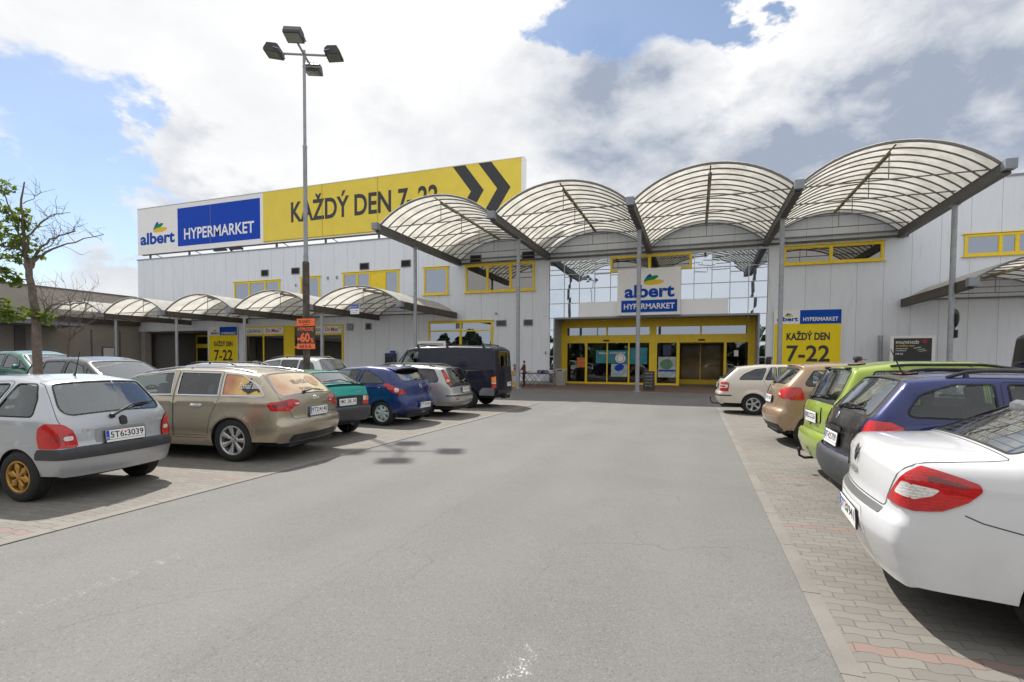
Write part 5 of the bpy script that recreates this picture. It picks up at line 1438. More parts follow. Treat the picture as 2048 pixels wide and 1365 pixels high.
silver = paint('silver_paint', (.43, .455, .49), .55, .32, .1, .10)
S_corsa = base(L=3.73, H=1.425, hw=.805, zb=.955, tum=.36, tum2=.15, wr=.285, ar=.325, rim=.178, xr=.655, xf=3.08, paint=silver, k=.075, cr=.13, planr=(.8, .045), zl=.26,
    prof=[(.075, .275), (.045, .34, .05), (.015, .46, .06), (.0, .575, .05), (.05, .605, .03), (.075, .86, .4), (.12, .975, .06), (.46, 1.355, .09), (1.0, 1.42, .6), (1.75, 1.405, .6), (2.05, 1.33, .2), (2.72, .965, .10), (3.38, .80, .3), (3.62, .66, .12), (3.70, .50, .08), (3.68, .27)],
    wins=[([(.43, .985), (1.06, .985), (.87, 1.335), (.57, 1.335), (.46, 1.17)], [.05, .05, .05, .14, .12]), ([(1.14, .985), (2.42, .985), (2.02, 1.30), (.96, 1.335)], .05)],
    doors=[([(1.09, .30), (2.38, .30), (2.46, .95), (2.06, 1.335), (.92, 1.365), (1.07, .96)], [.06, .06, .06, .06, .05, .05])], handles=[(1.25, .88)],
    rearglass=([(-.665, .985), (.665, .985), (.545, 1.335), (-.545, 1.335)], [.12, .12, .06, .06], 'tailglass'), windscreen=([(-.62, .995), (.62, .995), (.53, 1.31), (-.53, 1.31)], .08),
    tailgate=[(-.60, .615), (.60, .615), (.71, .97), (.60, 1.372), (-.60, 1.372), (-.71, .97)],
    tails=[('tail_light', [(.55, .618), (.90, .618), (.915, .74), (.895, .86), (.78, .912), (.66, .895), (.585, .81), (.56, .72)], RED, .014, [.02, .02, .08, .09, .09, .09, .08, .06]), ('tail_lens', [(.575, .690), (.895, .690), (.90, .762), (.58, .762)], SMK, .0135, .01), ('reverse_lens', [(.59, .70), (.665, .70), (.665, .752), (.59, .752)], CLR, .0145, .02)],
    wraps=[('bumper_strip', [(-1.0, .485), (1.0, .485), (1.01, .56), (.93, .605), (-.93, .605), (-1.01, .56)], plastic_grey, .014, .015)],
    heads=[('headlight', [(.40, .62), (.95, .64), (.95, .74), (.45, .74)], CLR, .006, .03)], frontpatch=[('grille', [(-.32, .60), (.32, .60), (.32, .70), (-.32, .70)], plastic, .006, .03)],
    rearpatch=[('plate_recess', [(-.30, .635), (.36, .635), (.36, .80), (-.30, .80)], mat('recess_grey', (.28, .285, .29), .45, .3), .002, .03), ('emblem_boss', [(-.045, .81), (.045, .81), (.05, .90), (.0, .925), (-.05, .90)], plastic, .012, .03)],
    plate=('5T6 3039', .705, .0), wiper=(.13, .925, -.50, 1.06), handlemat=plastic, mirror_at=(2.3, 1.0), aerial=(.85, .0, .30, .35),
    badges=[('ring', 0, .868, .034), ('text:Corsa', .42, .80, .035), ('text:SWING', -.50, .835, .028)], style='star', rimmat=MT['gold'], tw=.20, track=1.42)
gold = paint('sand_gold_paint', (.39, .345, .26), .72, .28, .1, .14)
S_audi = base(L=4.93, H=1.465, hw=.925, zb=1.035, tum=.36, tum2=.1, wr=.335, ar=.375, rim=.225, xr=.98, xf=3.85, paint=gold, k=.07, cr=.17, planr=(1.1, .06), crease=.93, zl=.24,
    prof=[(.11, .29), (.065, .37, .07), (.0, .54, .07), (.02, .635, .04), (.075, .655, .03), (.085, .90, .3), (.14, 1.03, .06), (.60, 1.385, .09), (1.3, 1.455, .9), (2.2, 1.465, 1), (2.95, 1.37, .6), (3.78, 1.01, .12), (4.55, .84, .35), (4.84, .66, .12), (4.92, .45, .1), (4.86, .26)],
    wins=[([(.36, 1.065), (1.17, 1.065), (1.20, 1.39), (.92, 1.378), (.54, 1.22)], [.02, .01, .02, .10, .10]), ([(1.24, 1.065), (2.0, 1.065), (2.03, 1.405), (1.27, 1.395)], .02), ([(2.11, 1.065), (3.52, 1.05), (3.05, 1.29), (2.70, 1.375), (2.16, 1.405)], .03)],
    winmats=[film_mat('side_film', False), 'carglass', 'carglass'],
    doors=[([(1.235, 1.412), (1.205, 1.04), (1.37, .72), (1.44, .36), (2.055, .36), (2.055, 1.425)], [.03, .1, .25, .05, .03, .03]), ([(2.07, .36), (3.32, .36), (3.6, 1.03), (3.05, 1.325), (2.65, 1.40), (2.07, 1.425)], .04)], handles=[(1.62, .90), (2.52, .905)],
    sidegaps=[[(1.45, .40), (3.3, .40)]],
    rearglass=([(-.735, 1.05), (.735, 1.05), (.60, 1.375), (-.60, 1.375)], [.08, .08, .1, .1], film_mat('rear_film', True)), windscreen=([(-.68, 1.03), (.68, 1.03), (.58, 1.36), (-.58, 1.36)], .08),
    tailgate=[(-.56, .66), (.56, .66), (.70, .90), (.77, 1.03), (.645, 1.405), (-.645, 1.405), (-.77, 1.03), (-.70, .90)],
    tails=[('tail_light', [(.40, .885), (.43, .955), (.56, .985), (.88, .968), (.97, .945), (.92, .83), (.66, .80), (.54, .86)], RED, .008, .03), ('tail_lens', [(.66, .885), (.88, .89), (.87, .945), (.66, .955)], 'darkred', .0095, .02), ('reverse_lens', [(.43, .892), (.52, .892), (.52, .915), (.43, .915)], CLR, .0095, .01)],
    wraps=[('bumper_insert', [(-.66, .30), (.66, .30), (.60, .41), (-.60, .41)], plastic, .006, .04)],
    rearpatch=[('plate_recess', [(-.36, .69), (.30, .69), (.30, .85), (-.36, .85)], mat('recess_gold', (.38, .34, .26), .4, .4), .002, .03)],
    heads=[('headlight', [(.45, .66), (1.0, .70), (1.0, .82), (.5, .80)], CLR, .006, .04)], frontpatch=[('grille', [(-.30, .40), (.30, .40), (.36, .80), (-.36, .80)], plastic, .006, .05)],
    plate=('9T2 4140', .765, -.03), wiper=(.22, 1.058, -.30, 1.062), wbow=.012, handlemat=MT['chrome'], mirror_at=(3.3, 1.06), railr=.011, rails=(.75, 3.0, .62, .02), railmat=mat('rail_aluminium', (.35, .38, .43), .3, .9),
    badges=[('rings', 0, .965, .035)], style='seven', tw=.22, cab=(.6, 3.4), seats=(1.75, 2.75), shelfx=(.4, 1.0), sealmat=mat('trim_chrome', (.5, .52, .56), .2, .9), sealw=.018, extra=audi_extra)
teal = paint('teal_paint', (.0, .34, .30), .0, .32, .05, .10)
S_teal = base(L=3.82, H=1.40, hw=.81, zb=1.02, tum=.42, wr=.285, ar=.32, rim=.175, xr=.60, xf=3.05, paint=teal, k=.04, cr=.05, planr=(.8, .03), planf=(.8, .04), zl=.28,
    prof=[(.10, .34), (.02, .365, .03), (.0, .60, .03), (.05, .625, .02), (.05, .87, .05), (.10, 1.06, .05), (.17, 1.10, .03), (.66, 1.365, .07), (1.2, 1.40, .5), (1.85, 1.385, .4), (2.05, 1.345, .12), (2.78, .98, .06), (3.6, .86, .2), (3.78, .80, .05), (3.81, .45, .05), (3.76, .3)],
    wins=[([(.55, 1.05), (1.02, 1.05), (1.02, 1.32), (.78, 1.32)], .03), ([(1.08, 1.05), (1.75, 1.05), (1.75, 1.33), (1.08, 1.32)], .03), ([(1.83, 1.05), (2.6, 1.05), (2.15, 1.29), (1.83, 1.33)], .03)],
    doors=[([(1.05, .36), (1.78, .36), (1.78, 1.35), (1.05, 1.345), (1.0, .8)], .04), ([(1.80, .36), (2.6, .36), (2.68, 1.0), (2.15, 1.32), (1.80, 1.355)], .04)], handles=[(1.17, .93), (1.95, .93)],
    rearglass=([(-.67, 1.135), (.67, 1.135), (.575, 1.345), (-.575, 1.345)], .04, 'tailglass'), windscreen=([(-.62, 1.01), (.62, 1.01), (.56, 1.325), (-.56, 1.325)], .05),
    wraps=[('tail_panel', [(-.80, .63), (.80, .63), (.80, .868), (-.80, .868)], plastic, .004, .02), ('bumper', [(-1.05, .355), (1.05, .355), (1.05, .605), (-1.05, .605)], plastic_grey, .035, .02)],
    tails=[('tail_light', [(.52, .655), (.80, .655), (.80, .745), (.52, .745)], RED, .016, .01), ('reverse_lens', [(.54, .752), (.635, .752), (.635, .855), (.54, .855)], CLR, .016, .008), ('turn_lens', [(.642, .752), (.80, .752), (.80, .855), (.642, .855)], AMB, .016, .008)],
    heads=[('headlight', [(.40, .60), (.78, .60), (.78, .75), (.40, .75)], CLR, .006, .02)],
    plate=('FMO 28-18', .755, -.05, 'old'), dealer=True, wiper=(-.42, 1.09, .30, 1.16), badges=[('text:FAVORIT', -.45, .95, .03)], mirror_at=(2.45, 1.05), track=1.38, extra=lip_teal, style='steel', exhaust=(.1, -.3, .27))
navyb = paint('deep_blue_paint', (.003, .020, .125), .1, .3, .06, .05)
S_blue = base(L=4.0, H=1.49, hw=.855, zb=1.03, tum=.38, tum2=.12, wr=.305, ar=.345, rim=.20, xr=.715, xf=3.2, paint=navyb, k=.09, cr=.20, planr=(.95, .07), crease=.92,
    prof=[(.16, .27), (.06, .33, .08), (.0, .50, .10), (.03, .67, .08), (.10, .75, .1), (.12, .98, .2), (.20, 1.10, .08), (.55, 1.405, .08), (.75, 1.455, .1), (1.3, 1.49, .6), (2.0, 1.44, .6), (2.9, 1.06, .15), (3.6, .88, .3), (3.9, .66, .15), (3.98, .45, .1), (3.92, .24)],
    wins=[([(.60, 1.075), (1.42, 1.065), (1.32, 1.385), (1.18, 1.365), (.88, 1.23)], [.03, .03, .04, .1, .15]), ([(1.52, 1.065), (2.72, 1.05), (2.10, 1.365), (1.42, 1.40)], .04)],
    doors=[([(1.50, .30), (2.62, .30), (2.78, 1.03), (2.12, 1.39), (1.39, 1.425), (1.47, 1.05)], .05)], handles=[(1.68, .95)],
    rearglass=([(-.62, 1.115), (.62, 1.115), (.53, 1.39), (-.53, 1.39)], [.14, .14, .06, .06], 'tailglass'), windscreen=([(-.66, 1.08), (.66, 1.08), (.56, 1.41), (-.56, 1.41)], .08),
    tailgate=[(-.40, .70), (.40, .70), (.56, .82), (.67, 1.09), (.58, 1.42), (-.58, 1.42), (-.67, 1.09), (-.56, .82)],
    tails=[('tail_light', [(.55, .815), (.75, .80), (.93, .845), (1.10, .95), (1.22, 1.055), (1.05, 1.075), (.86, 1.01), (.68, .90)], RED, .012, .04), ('reverse_lens', [(.82+.055*math.cos(t), .91+.055*math.sin(t)) for t in np.linspace(0, 2*math.pi, 18)[:-1]], CLR, .015, 0)],
    heads=[('headlight', [(.45, .66), (1.05, .74), (1.05, .90), (.5, .78)], CLR, .008, .05)],
    wraps=[('bumper_lower', [(-.7, .285), (.7, .285), (.62, .36), (-.62, .36)], plastic, .004, .03)],
    plate=('7T7 1050', .505, -.02), wiper=(.05, 1.125, -.36, 1.15), wbow=.01, badges=[('ring', 0, .965, .055), ('text:CORSA', -.44, 1.0, .03)], mirror_at=(2.55, 1.08), style='cap', rimmat=MT['hubcap'], tw=.20, extra=spoiler_blue)
pewter = paint('pewter_paint', (.40, .41, .41), .5, .32, .1, .18)
S_marea = base(L=4.49, H=1.485, hw=.87, zb=.985, tum=.34, wr=.305, ar=.345, rim=.19, xr=1.0, xf=3.55, paint=pewter, k=.07, cr=.14,
    prof=[(.13, .31), (.05, .36, .05), (.0, .48, .06), (.0, .64, .05), (.06, .67, .03), (.09, .90, .2), (.14, .98, .06), (.42, 1.40, .10), (1.1, 1.47, .6), (2.2, 1.485, 1), (2.7, 1.41, .3), (3.4, 1.0, .1), (4.1, .85, .3), (4.4, .65, .1), (4.48, .45, .1), (4.4, .3)],
    wins=[([(.46, 1.02), (1.42, 1.02), (1.42, 1.37), (.72, 1.37)], [.08, .03, .03, .12]), ([(1.50, 1.02), (2.2, 1.02), (2.2, 1.39), (1.50, 1.38)], .03), ([(2.3, 1.02), (3.2, 1.01), (2.75, 1.34), (2.3, 1.39)], .03)],
    doors=[([(1.46, .34), (2.23, .34), (2.23, 1.41), (1.46, 1.40), (1.40, .8)], .04), ([(2.25, .34), (3.2, .34), (3.3, 1.0), (2.8, 1.36), (2.25, 1.415)], .04)], handles=[(1.62, .9), (2.4, .9)],
    rearglass=([(-.64, .955), (.64, .955), (.53, 1.39), (-.53, 1.39)], .08, 'privacy'), windscreen=([(-.66, 1.02), (.66, 1.02), (.56, 1.385), (-.56, 1.385)], .06),
    tails=[('lamp_housing', [(.62, .88), (.74, .86), (.80, .98), (.74, 1.34), (.66, 1.36)], 'black', .006, .03), ('tail_light', [(.665, 1.13), (.775, 1.10), (.745, 1.31), (.685, 1.31)], RED, .012, .02), ('turn_lens', [(.665, 1.03), (.785, 1.0), (.775, 1.085), (.668, 1.11)], AMB, .012, .02), ('brake_lens', [(.665, .92), (.755, .90), (.785, .97), (.667, 1.01)], 'darkred', .012, .02)],
    rearpatch=[('garnish', [(-.66, .875), (.66, .875), (.68, .95), (-.68, .95)], MT['black'], .005, .03)],
    wraps=[('bumper_strip', [(-.95, .60), (.95, .60), (.95, .635), (-.95, .635)], plastic, .012, .01), ('bumper_lower', [(-1.25, .33), (1.25, .33), (1.25, .44), (-1.25, .44)], mat('bumper_tan', (.22, .205, .18), .5), .006, .03), ('reflector', [(.48, .50), (.64, .50), (.64, .535), (.48, .535)], RED, .008, .01)],
    plate=('1T8 5320', .775, -.03), wiper=(.0, .985, -.36, 1.03), mirror_at=(3.05, 1.04), rails=(.75, 2.6, .58, .045), railmat=plastic, aerial=(2.5, .0, .35, .5), cab=(.5, 3.1), seats=(1.6, 2.5), shelfx=(.35, .9))
vanp = paint('dull_navy_paint', (.004, .006, .022), .0, .4, .0, .04, .45)
S_van = base(L=4.75, H=2.12, hw=.98, zb=1.36, tum=.10, tum2=.10, wr=.335, ar=.40, rim=.20, xr=1.05, xf=3.95, paint=vanp, k=.07, cr=.05, planr=(.6, .03), planf=(1.1, .12), zl=.36, a1=.10, a2=.02, ct=.06,
    prof=[(.08, .46), (.02, .50, .03), (.0, .62, .05), (.03, 1.36, .6), (.07, 2.0, .10), (.22, 2.09, .08), (1.6, 2.12, 1), (3.1, 2.09, .5), (3.42, 2.02, .14), (3.98, 1.32, .10), (4.55, 1.12, .2), (4.70, .9, .1), (4.75, .5, .08), (4.68, .36)],
    wins=[([(2.98, 1.40), (3.62, 1.36), (3.34, 1.95), (2.92, 1.95)], .06), ([(3.68, 1.36), (3.86, 1.34), (3.46, 1.86), (3.42, 1.86)], .02)], winmats=['carglass', 'carglass'],
    doors=[([(2.88, .5), (3.5, .5), (3.72, .9), (3.72, 1.32), (3.38, 2.0), (2.84, 2.0)], .06), ([(1.75, .5), (2.84, .5), (2.80, 1.95), (1.75, 1.95)], .08)], handles=[(3.0, 1.2), (2.72, 1.2)],
    sidegaps=[[(.30, 1.35), (.30, 1.9, .08), (1.65, 1.9, .08), (1.65, 1.35, .08), (.31, 1.35)], [(.05, 1.22), (2.9, 1.22)], [(1.85, 1.35), (1.85, 1.88, .08), (2.72, 1.88, .08), (2.72, 1.35, .08), (1.86, 1.35)]],
    rearglass=([(-.74, 1.40), (.74, 1.40), (.69, 1.95), (-.69, 1.95)], .07, 'tailglass'), windscreen=([(-.78, 1.36), (.78, 1.36), (.70, 1.98), (-.70, 1.98)], .1),
    tailgaps=[[(-.80, .66), (-.80, 1.3, .1), (-.76, 2.0)], [(.80, .66), (.80, 1.3, .1), (.76, 2.0)], [(-.8, 1.30), (.8, 1.30)]],
    tails=[('tail_light', [(.86, .72), (.98, .72), (.98, .86), (.86, .86)], RED, .012, .01), ('reverse_lens', [(.86, .865), (.98, .865), (.98, .91), (.86, .91)], CLR, .012, .008), ('turn_lens', [(.86, .915), (.98, .915), (.98, 1.10), (.86, 1.12)], AMB, .012, .01)],
    wraps=[('bumper', [(-.80, .44), (.80, .44), (.80, .62), (-.80, .62)], plastic, .03, .02)],
    sidepatch=[('bumper_corner', [(.06, .44), (.62, .44), (.60, .60), (.48, .72), (.06, .72)], worn_plastic, .012, .03)],
    heads=[('headlight', [(.55, .80), (1.0, .80), (1.0, 1.0), (.55, 1.0)], CLR, .006, .03)],
    plate=('2T5 8080', .80, -.36), wiper=(.3, 1.38, -.18, 1.44), wbow=.0, badges=[], mirror_at=(3.55, 1.34), mirrormat=plastic, bulkhead=2.6, cab=(2.6, 3.6), seats=(3.0,), shelf=False, floor=.7, style='steel', rimmat=MT['dark'], tw=.21, extra=van_extra, track=1.76)

white = paint('white_paint', (.61, .62, .64), .0, .3, 0, .09)
S_thalia = base(L=4.26, H=1.46, hw=.835, zb=1.015, tum=.42, wr=.295, ar=.34, rim=.19, xr=.98, xf=3.45, paint=white, k=.075, cr=.15, planr=(1.0, .06), zl=.25,
    prof=[(.11, .262), (.075, .33, .06), (.0, .53, .12), (.0, .665, .05), (.05, .72, .05), (.045, .80, .05), (.05, .98, .06), (.11, 1.075, .07), (.62, 1.105, .12), (1.22, 1.395, .2), (1.8, 1.455, .7), (2.4, 1.42, .5), (3.2, 1.04, .12), (3.85, .87, .35), (4.2, .66, .12), (4.25, .45, .1), (4.2, .26)],
    wins=[([(.86, 1.07), (1.58, 1.05), (1.58, 1.375), (1.30, 1.35)], [.04, .03, .03, .1]), ([(1.66, 1.05), (2.95, 1.04), (2.45, 1.35), (1.66, 1.385)], .04)],
    doors=[([(1.02, 1.03), (1.28, .70), (1.36, .32), (1.60, .32), (1.60, 1.405), (1.28, 1.385)], .05), ([(1.62, .32), (2.9, .32), (3.0, 1.03), (2.45, 1.38), (1.62, 1.41)], .05)], handles=[(1.25, .93), (1.8, .93)],
    sidegaps=[[(.36, .775), (.45, .74, .1), (.70, .69)]],
    rearglass=([(-.665, 1.118), (.665, 1.118), (.545, 1.378), (-.545, 1.378)], [.05, .05, .06, .06], 'tailglass'), windscreen=([(-.64, 1.06), (.64, 1.06), (.55, 1.40), (-.55, 1.40)], .06),
    tailgate=[(-.56, .725), (.56, .725), (.585, .79), (.70, 1.02), (.735, 1.06), (.70, 1.108), (-.70, 1.108), (-.735, 1.06), (-.70, 1.02), (-.585, .79)],
    tails=[('tail_light', [(.60, .785), (.76, .765), (.88, .785), (1.02, .855), (1.09, .925), (1.075, .965), (.98, .99), (.74, 1.035)], RED, .010, [.012, .04, .06, .08, .025, .03, .05, .012]), ('reverse_lens', [(.665, .852), (.76, .838), (.83, .87), (.868, .91), (.705, .935)], CLR, .0115, .012), ('tail_lens', [(.80, .955), (1.01, .93), (1.03, .945), (.81, .99)], 'darkred', .0112, .01)],
    wraps=[('tail_strip', [(-.555, .672), (.555, .672), (.57, .712), (-.57, .712)], mat('strip_metal', (.30, .305, .31), .35, .7), .004, .012), ('plate_pocket', [(-.34, .46), (.34, .46), (.31, .64), (-.31, .64)], mat('white_recess', (.68, .68, .68), .4), .001, .03)],
    heads=[('headlight', [(.45, .66), (1.0, .72), (1.0, .86), (.5, .80)], CLR, .006, .05)], frontpatch=[('grille', [(-.4, .42), (.4, .42), (.4, .56), (-.4, .56)], plastic, .006, .05)], extra=saloon_extra,
    plateoff=.003, plate=('7T3 1941', .55, .0), badges=[('diamond', 0, .965, .07), ('text:THALIA', .10, .835, .05)], badgemat=mat('dark_chrome', (.10, .105, .115), .25, .9), mirror_at=(2.85, 1.06), style='cap', rimmat=MT['hubcap'], tw=.19, shelfx=(.55, 1.0), seats=(1.25, 2.15), cab=(1.0, 2.85), exhaust=None)
navyo = paint('navy_paint', (.004, .013, .095), .1, .3, .06, .06)
S_oct = base(L=4.5, H=1.50, hw=.875, zb=1.085, tum=.36, wr=.315, ar=.36, rim=.20, xr=1.0, xf=3.52, paint=navyo, tailpaint=trunk_mat, k=.07, cr=.17, planr=(1.0, .06),
    prof=[(.15, .32), (.06, .36, .06), (.0, .48, .07), (.0, .63, .05), (.07, .67, .03), (.10, .95, .3), (.16, 1.10, .07), (.50, 1.455, .08), (1.0, 1.50, .5), (2.2, 1.50, 1), (2.8, 1.41, .4), (3.5, 1.04, .1), (4.2, .87, .3), (4.45, .65, .1), (4.5, .45, .1), (4.42, .3)],
    wins=[([(.42, 1.13), (1.16, 1.13), (1.16, 1.425), (.88, 1.42), (.60, 1.33)], [.07, .02, .02, .1, .14]), ([(1.26, 1.13), (1.98, 1.12), (1.98, 1.43), (1.26, 1.428)], .03), ([(2.06, 1.12), (3.2, 1.10), (2.75, 1.37), (2.06, 1.43)], .03)],
    doors=[([(1.21, 1.45), (1.20, 1.1), (1.42, .72), (1.46, .34), (2.01, .34), (2.01, 1.455)], .05), ([(2.03, .34), (3.15, .34), (3.3, 1.08), (2.8, 1.40), (2.03, 1.455)], .05)], handles=[(1.45, .98), (2.2, .98)],
    rearglass=([(-.68, 1.105), (.68, 1.105), (.57, 1.445), (-.57, 1.445)], [.06, .06, .08, .08], 'tailglass'), windscreen=([(-.66, 1.06), (.66, 1.06), (.57, 1.39), (-.57, 1.39)], .06),
    tailgate=[(-.55, .675), (.55, .675), (.66, 1.08), (.715, 1.10), (.595, 1.468), (-.595, 1.468), (-.715, 1.10), (-.66, 1.08)],
    tails=[('tail_light', [(.61, .68), (.98, .69), (1.06, .90), (1.0, 1.03), (.86, 1.075), (.70, 1.07)], RED, .010, .04), ('reverse_lens', [(.68, .74), (.90, .745), (.92, .80), (.69, .80)], CLR, .0115, .02)],
    wraps=[('bumper', [(-1.25, .33), (1.25, .33), (1.25, .60), (.95, .655), (-.95, .655), (-1.25, .60)], plastic_grey, .018, .04)],
    rearpatch=[('plate_handle', [(-.34, .885), (.34, .885), (.32, .93), (-.32, .93)], trunk_mat, .035, .015), ('brake_light', [(-.13, 1.468), (.13, 1.468), (.13, 1.482), (-.13, 1.482)], RED, .010, .005)],
    plate=('8T4 5709', .80, .0), wiper=(.02, 1.115, -.42, 1.15), wbow=.012, badges=[('disc', 0, 1.03, .042), ('text:ATRIUM', -.50, .985, .055), ('text:1.9 TDI', -.50, .90, .032)], mirror_at=(3.0, 1.12), rails=(.85, 2.75, .61, .05), railmat=plastic, aerial=(.72, -.05, .26, .55), cab=(.5, 3.1), seats=(1.6, 2.5), shelfx=(.3, .9), tw=.20)
green = paint('lime_paint', (.26, .345, .045), .1, .32, .05, .06)
S_green = base(L=3.7, H=1.61, hw=.82, zb=1.08, tum=.30, wr=.285, ar=.325, rim=.18, xr=.62, xf=3.0, paint=green, k=.07, cr=.12, planr=(.8, .05), zl=.24,
    prof=[(.12, .26), (.04, .31, .06), (-.02, .48, .06), (-.01, .62, .04), (.05, .66, .03), (.045, .95, .3), (.09, 1.07, .06), (.34, 1.52, .09), (.9, 1.60, .5), (1.7, 1.61, .8), (2.2, 1.52, .3), (2.9, 1.08, .15), (3.4, .92, .2), (3.62, .70, .1), (3.68, .45, .1), (3.62, .25)],
    wins=[([(.40, 1.12), (.95, 1.12), (.95, 1.50), (.56, 1.49)], .06), ([(1.02, 1.12), (1.65, 1.12), (1.65, 1.51), (1.02, 1.505)], .04), ([(1.73, 1.12), (2.62, 1.10), (2.2, 1.46), (1.73, 1.51)], .04)],
    doors=[([(.98, 1.525), (.98, .8), (1.05, .34), (1.68, .34), (1.68, 1.54)], .05), ([(1.70, .34), (2.55, .34), (2.7, 1.08), (2.25, 1.49), (1.70, 1.54)], .05)], handles=[(1.12, 1.0), (1.85, 1.0)],
    rearglass=([(-.645, 1.085), (.645, 1.085), (.545, 1.50), (-.545, 1.50)], [.1, .1, .08, .08], 'tailglass'), windscreen=([(-.62, 1.12), (.62, 1.12), (.54, 1.50), (-.54, 1.50)], .06),
    tailgate=[(-.60, .665), (.60, .665), (.68, 1.06), (.575, 1.53), (-.575, 1.53), (-.68, 1.06)],
    tails=[('tail_light', [(.66, .68), (.92, .68), (.92, .98), (.66, .96)], 'darkred', .008, .03)],
    rearpatch=[('brake_light', [(-.15, 1.545), (.15, 1.545), (.15, 1.562), (-.15, 1.562)], RED, .014, .006), ('plate_surround', [(-.36, .785), (.36, .785), (.36, .99), (-.36, .99)], green, .012, .04), ('black_band', [(-.62, 1.06), (.62, 1.06), (.60, 1.10), (-.60, 1.10)], MT['black'], .003, .01)],
    wraps=[('bumper', [(-1.05, .27), (1.05, .27), (1.05, .58), (.85, .64), (-.85, .64), (-1.05, .58)], green, .014, .05)],
    plate=('8B2 2226', .855, .0), wiper=(.20, 1.095, -.38, 1.13), wbow=.02, badges=[], mirror_at=(2.5, 1.14), rails=(.75, 2.3, .60, .004), railmat=plastic, cab=(.5, 2.4), seats=(1.2, 1.95), shelfx=(.3, .7), extra=green_extra)
bronze = paint('bronze_paint', (.37, .255, .165), .45, .34, .1, .16)
S_note = base(L=4.08, H=1.60, hw=.855, zb=1.14, tum=.34, wr=.305, ar=.345, rim=.19, xr=.70, xf=3.3, paint=bronze, k=.08, cr=.20, planr=(1.0, .08), zl=.25,
    prof=[(.16, .28), (.07, .36, .08), (.0, .56, .10), (.02, .70, .06), (.09, .74, .05), (.13, 1.05, .3), (.20, 1.185, .06), (.52, 1.50, .05), (.46, 1.56, .04), (1.0, 1.60, .4), (1.8, 1.60, .8), (2.4, 1.50, .5), (3.2, 1.08, .15), (3.75, .88, .25), (4.0, .66, .12), (4.07, .45, .1), (4.0, .27)],
    wins=[([(.50, 1.19), (1.0, 1.18), (1.0, 1.47), (.72, 1.46)], .06), ([(1.08, 1.18), (1.85, 1.17), (1.85, 1.50), (1.08, 1.49)], .04), ([(1.93, 1.17), (3.0, 1.13), (2.5, 1.43), (1.93, 1.50)], .04)],
    doors=[([(1.03, 1.51), (1.03, .9), (1.15, .34), (1.88, .34), (1.88, 1.53)], .05), ([(1.90, .34), (2.9, .34), (3.05, 1.12), (2.55, 1.46), (1.90, 1.53)], .05)], handles=[(1.2, 1.02), (2.05, 1.02)],
    rearglass=([(-.62, 1.20), (.62, 1.20), (.55, 1.485), (-.55, 1.485)], [.1, .1, .06, .06], 'tailglass'), windscreen=([(-.66, 1.10), (.66, 1.10), (.57, 1.48), (-.57, 1.48)], .08),
    tailgate=[(-.42, .745), (.42, .745), (.60, .98), (.68, 1.18), (.60, 1.53), (-.60, 1.53), (-.68, 1.18), (-.60, .98)],
    tails=[('tail_light', [(.46, .99), (.62, .955), (.92, .92), (1.12, .93), (1.06, 1.06), (.96, 1.16), (.74, 1.155), (.56, 1.10)], RED, .012, .05), ('reverse_lens', [(.52, 1.0), (.62, .985), (.62, 1.02), (.54, 1.04)], CLR, .0135, .01)],
    wraps=[('bumper_lower', [(-.72, .30), (.72, .30), (.66, .42), (-.66, .42)], plastic, .006, .05)],
    plate=('4T6 1180', .895, .0), wiper=(.0, 1.195, -.40, 1.22), wbow=.0, badges=[('ring', 0, 1.08, .05)], mirror_at=(2.85, 1.16), cab=(.5, 2.7), seats=(1.3, 2.2), shelfx=(.35, .8))
beige = paint('pale_beige_paint', (.60, .555, .49), .25, .32, .06, .12)
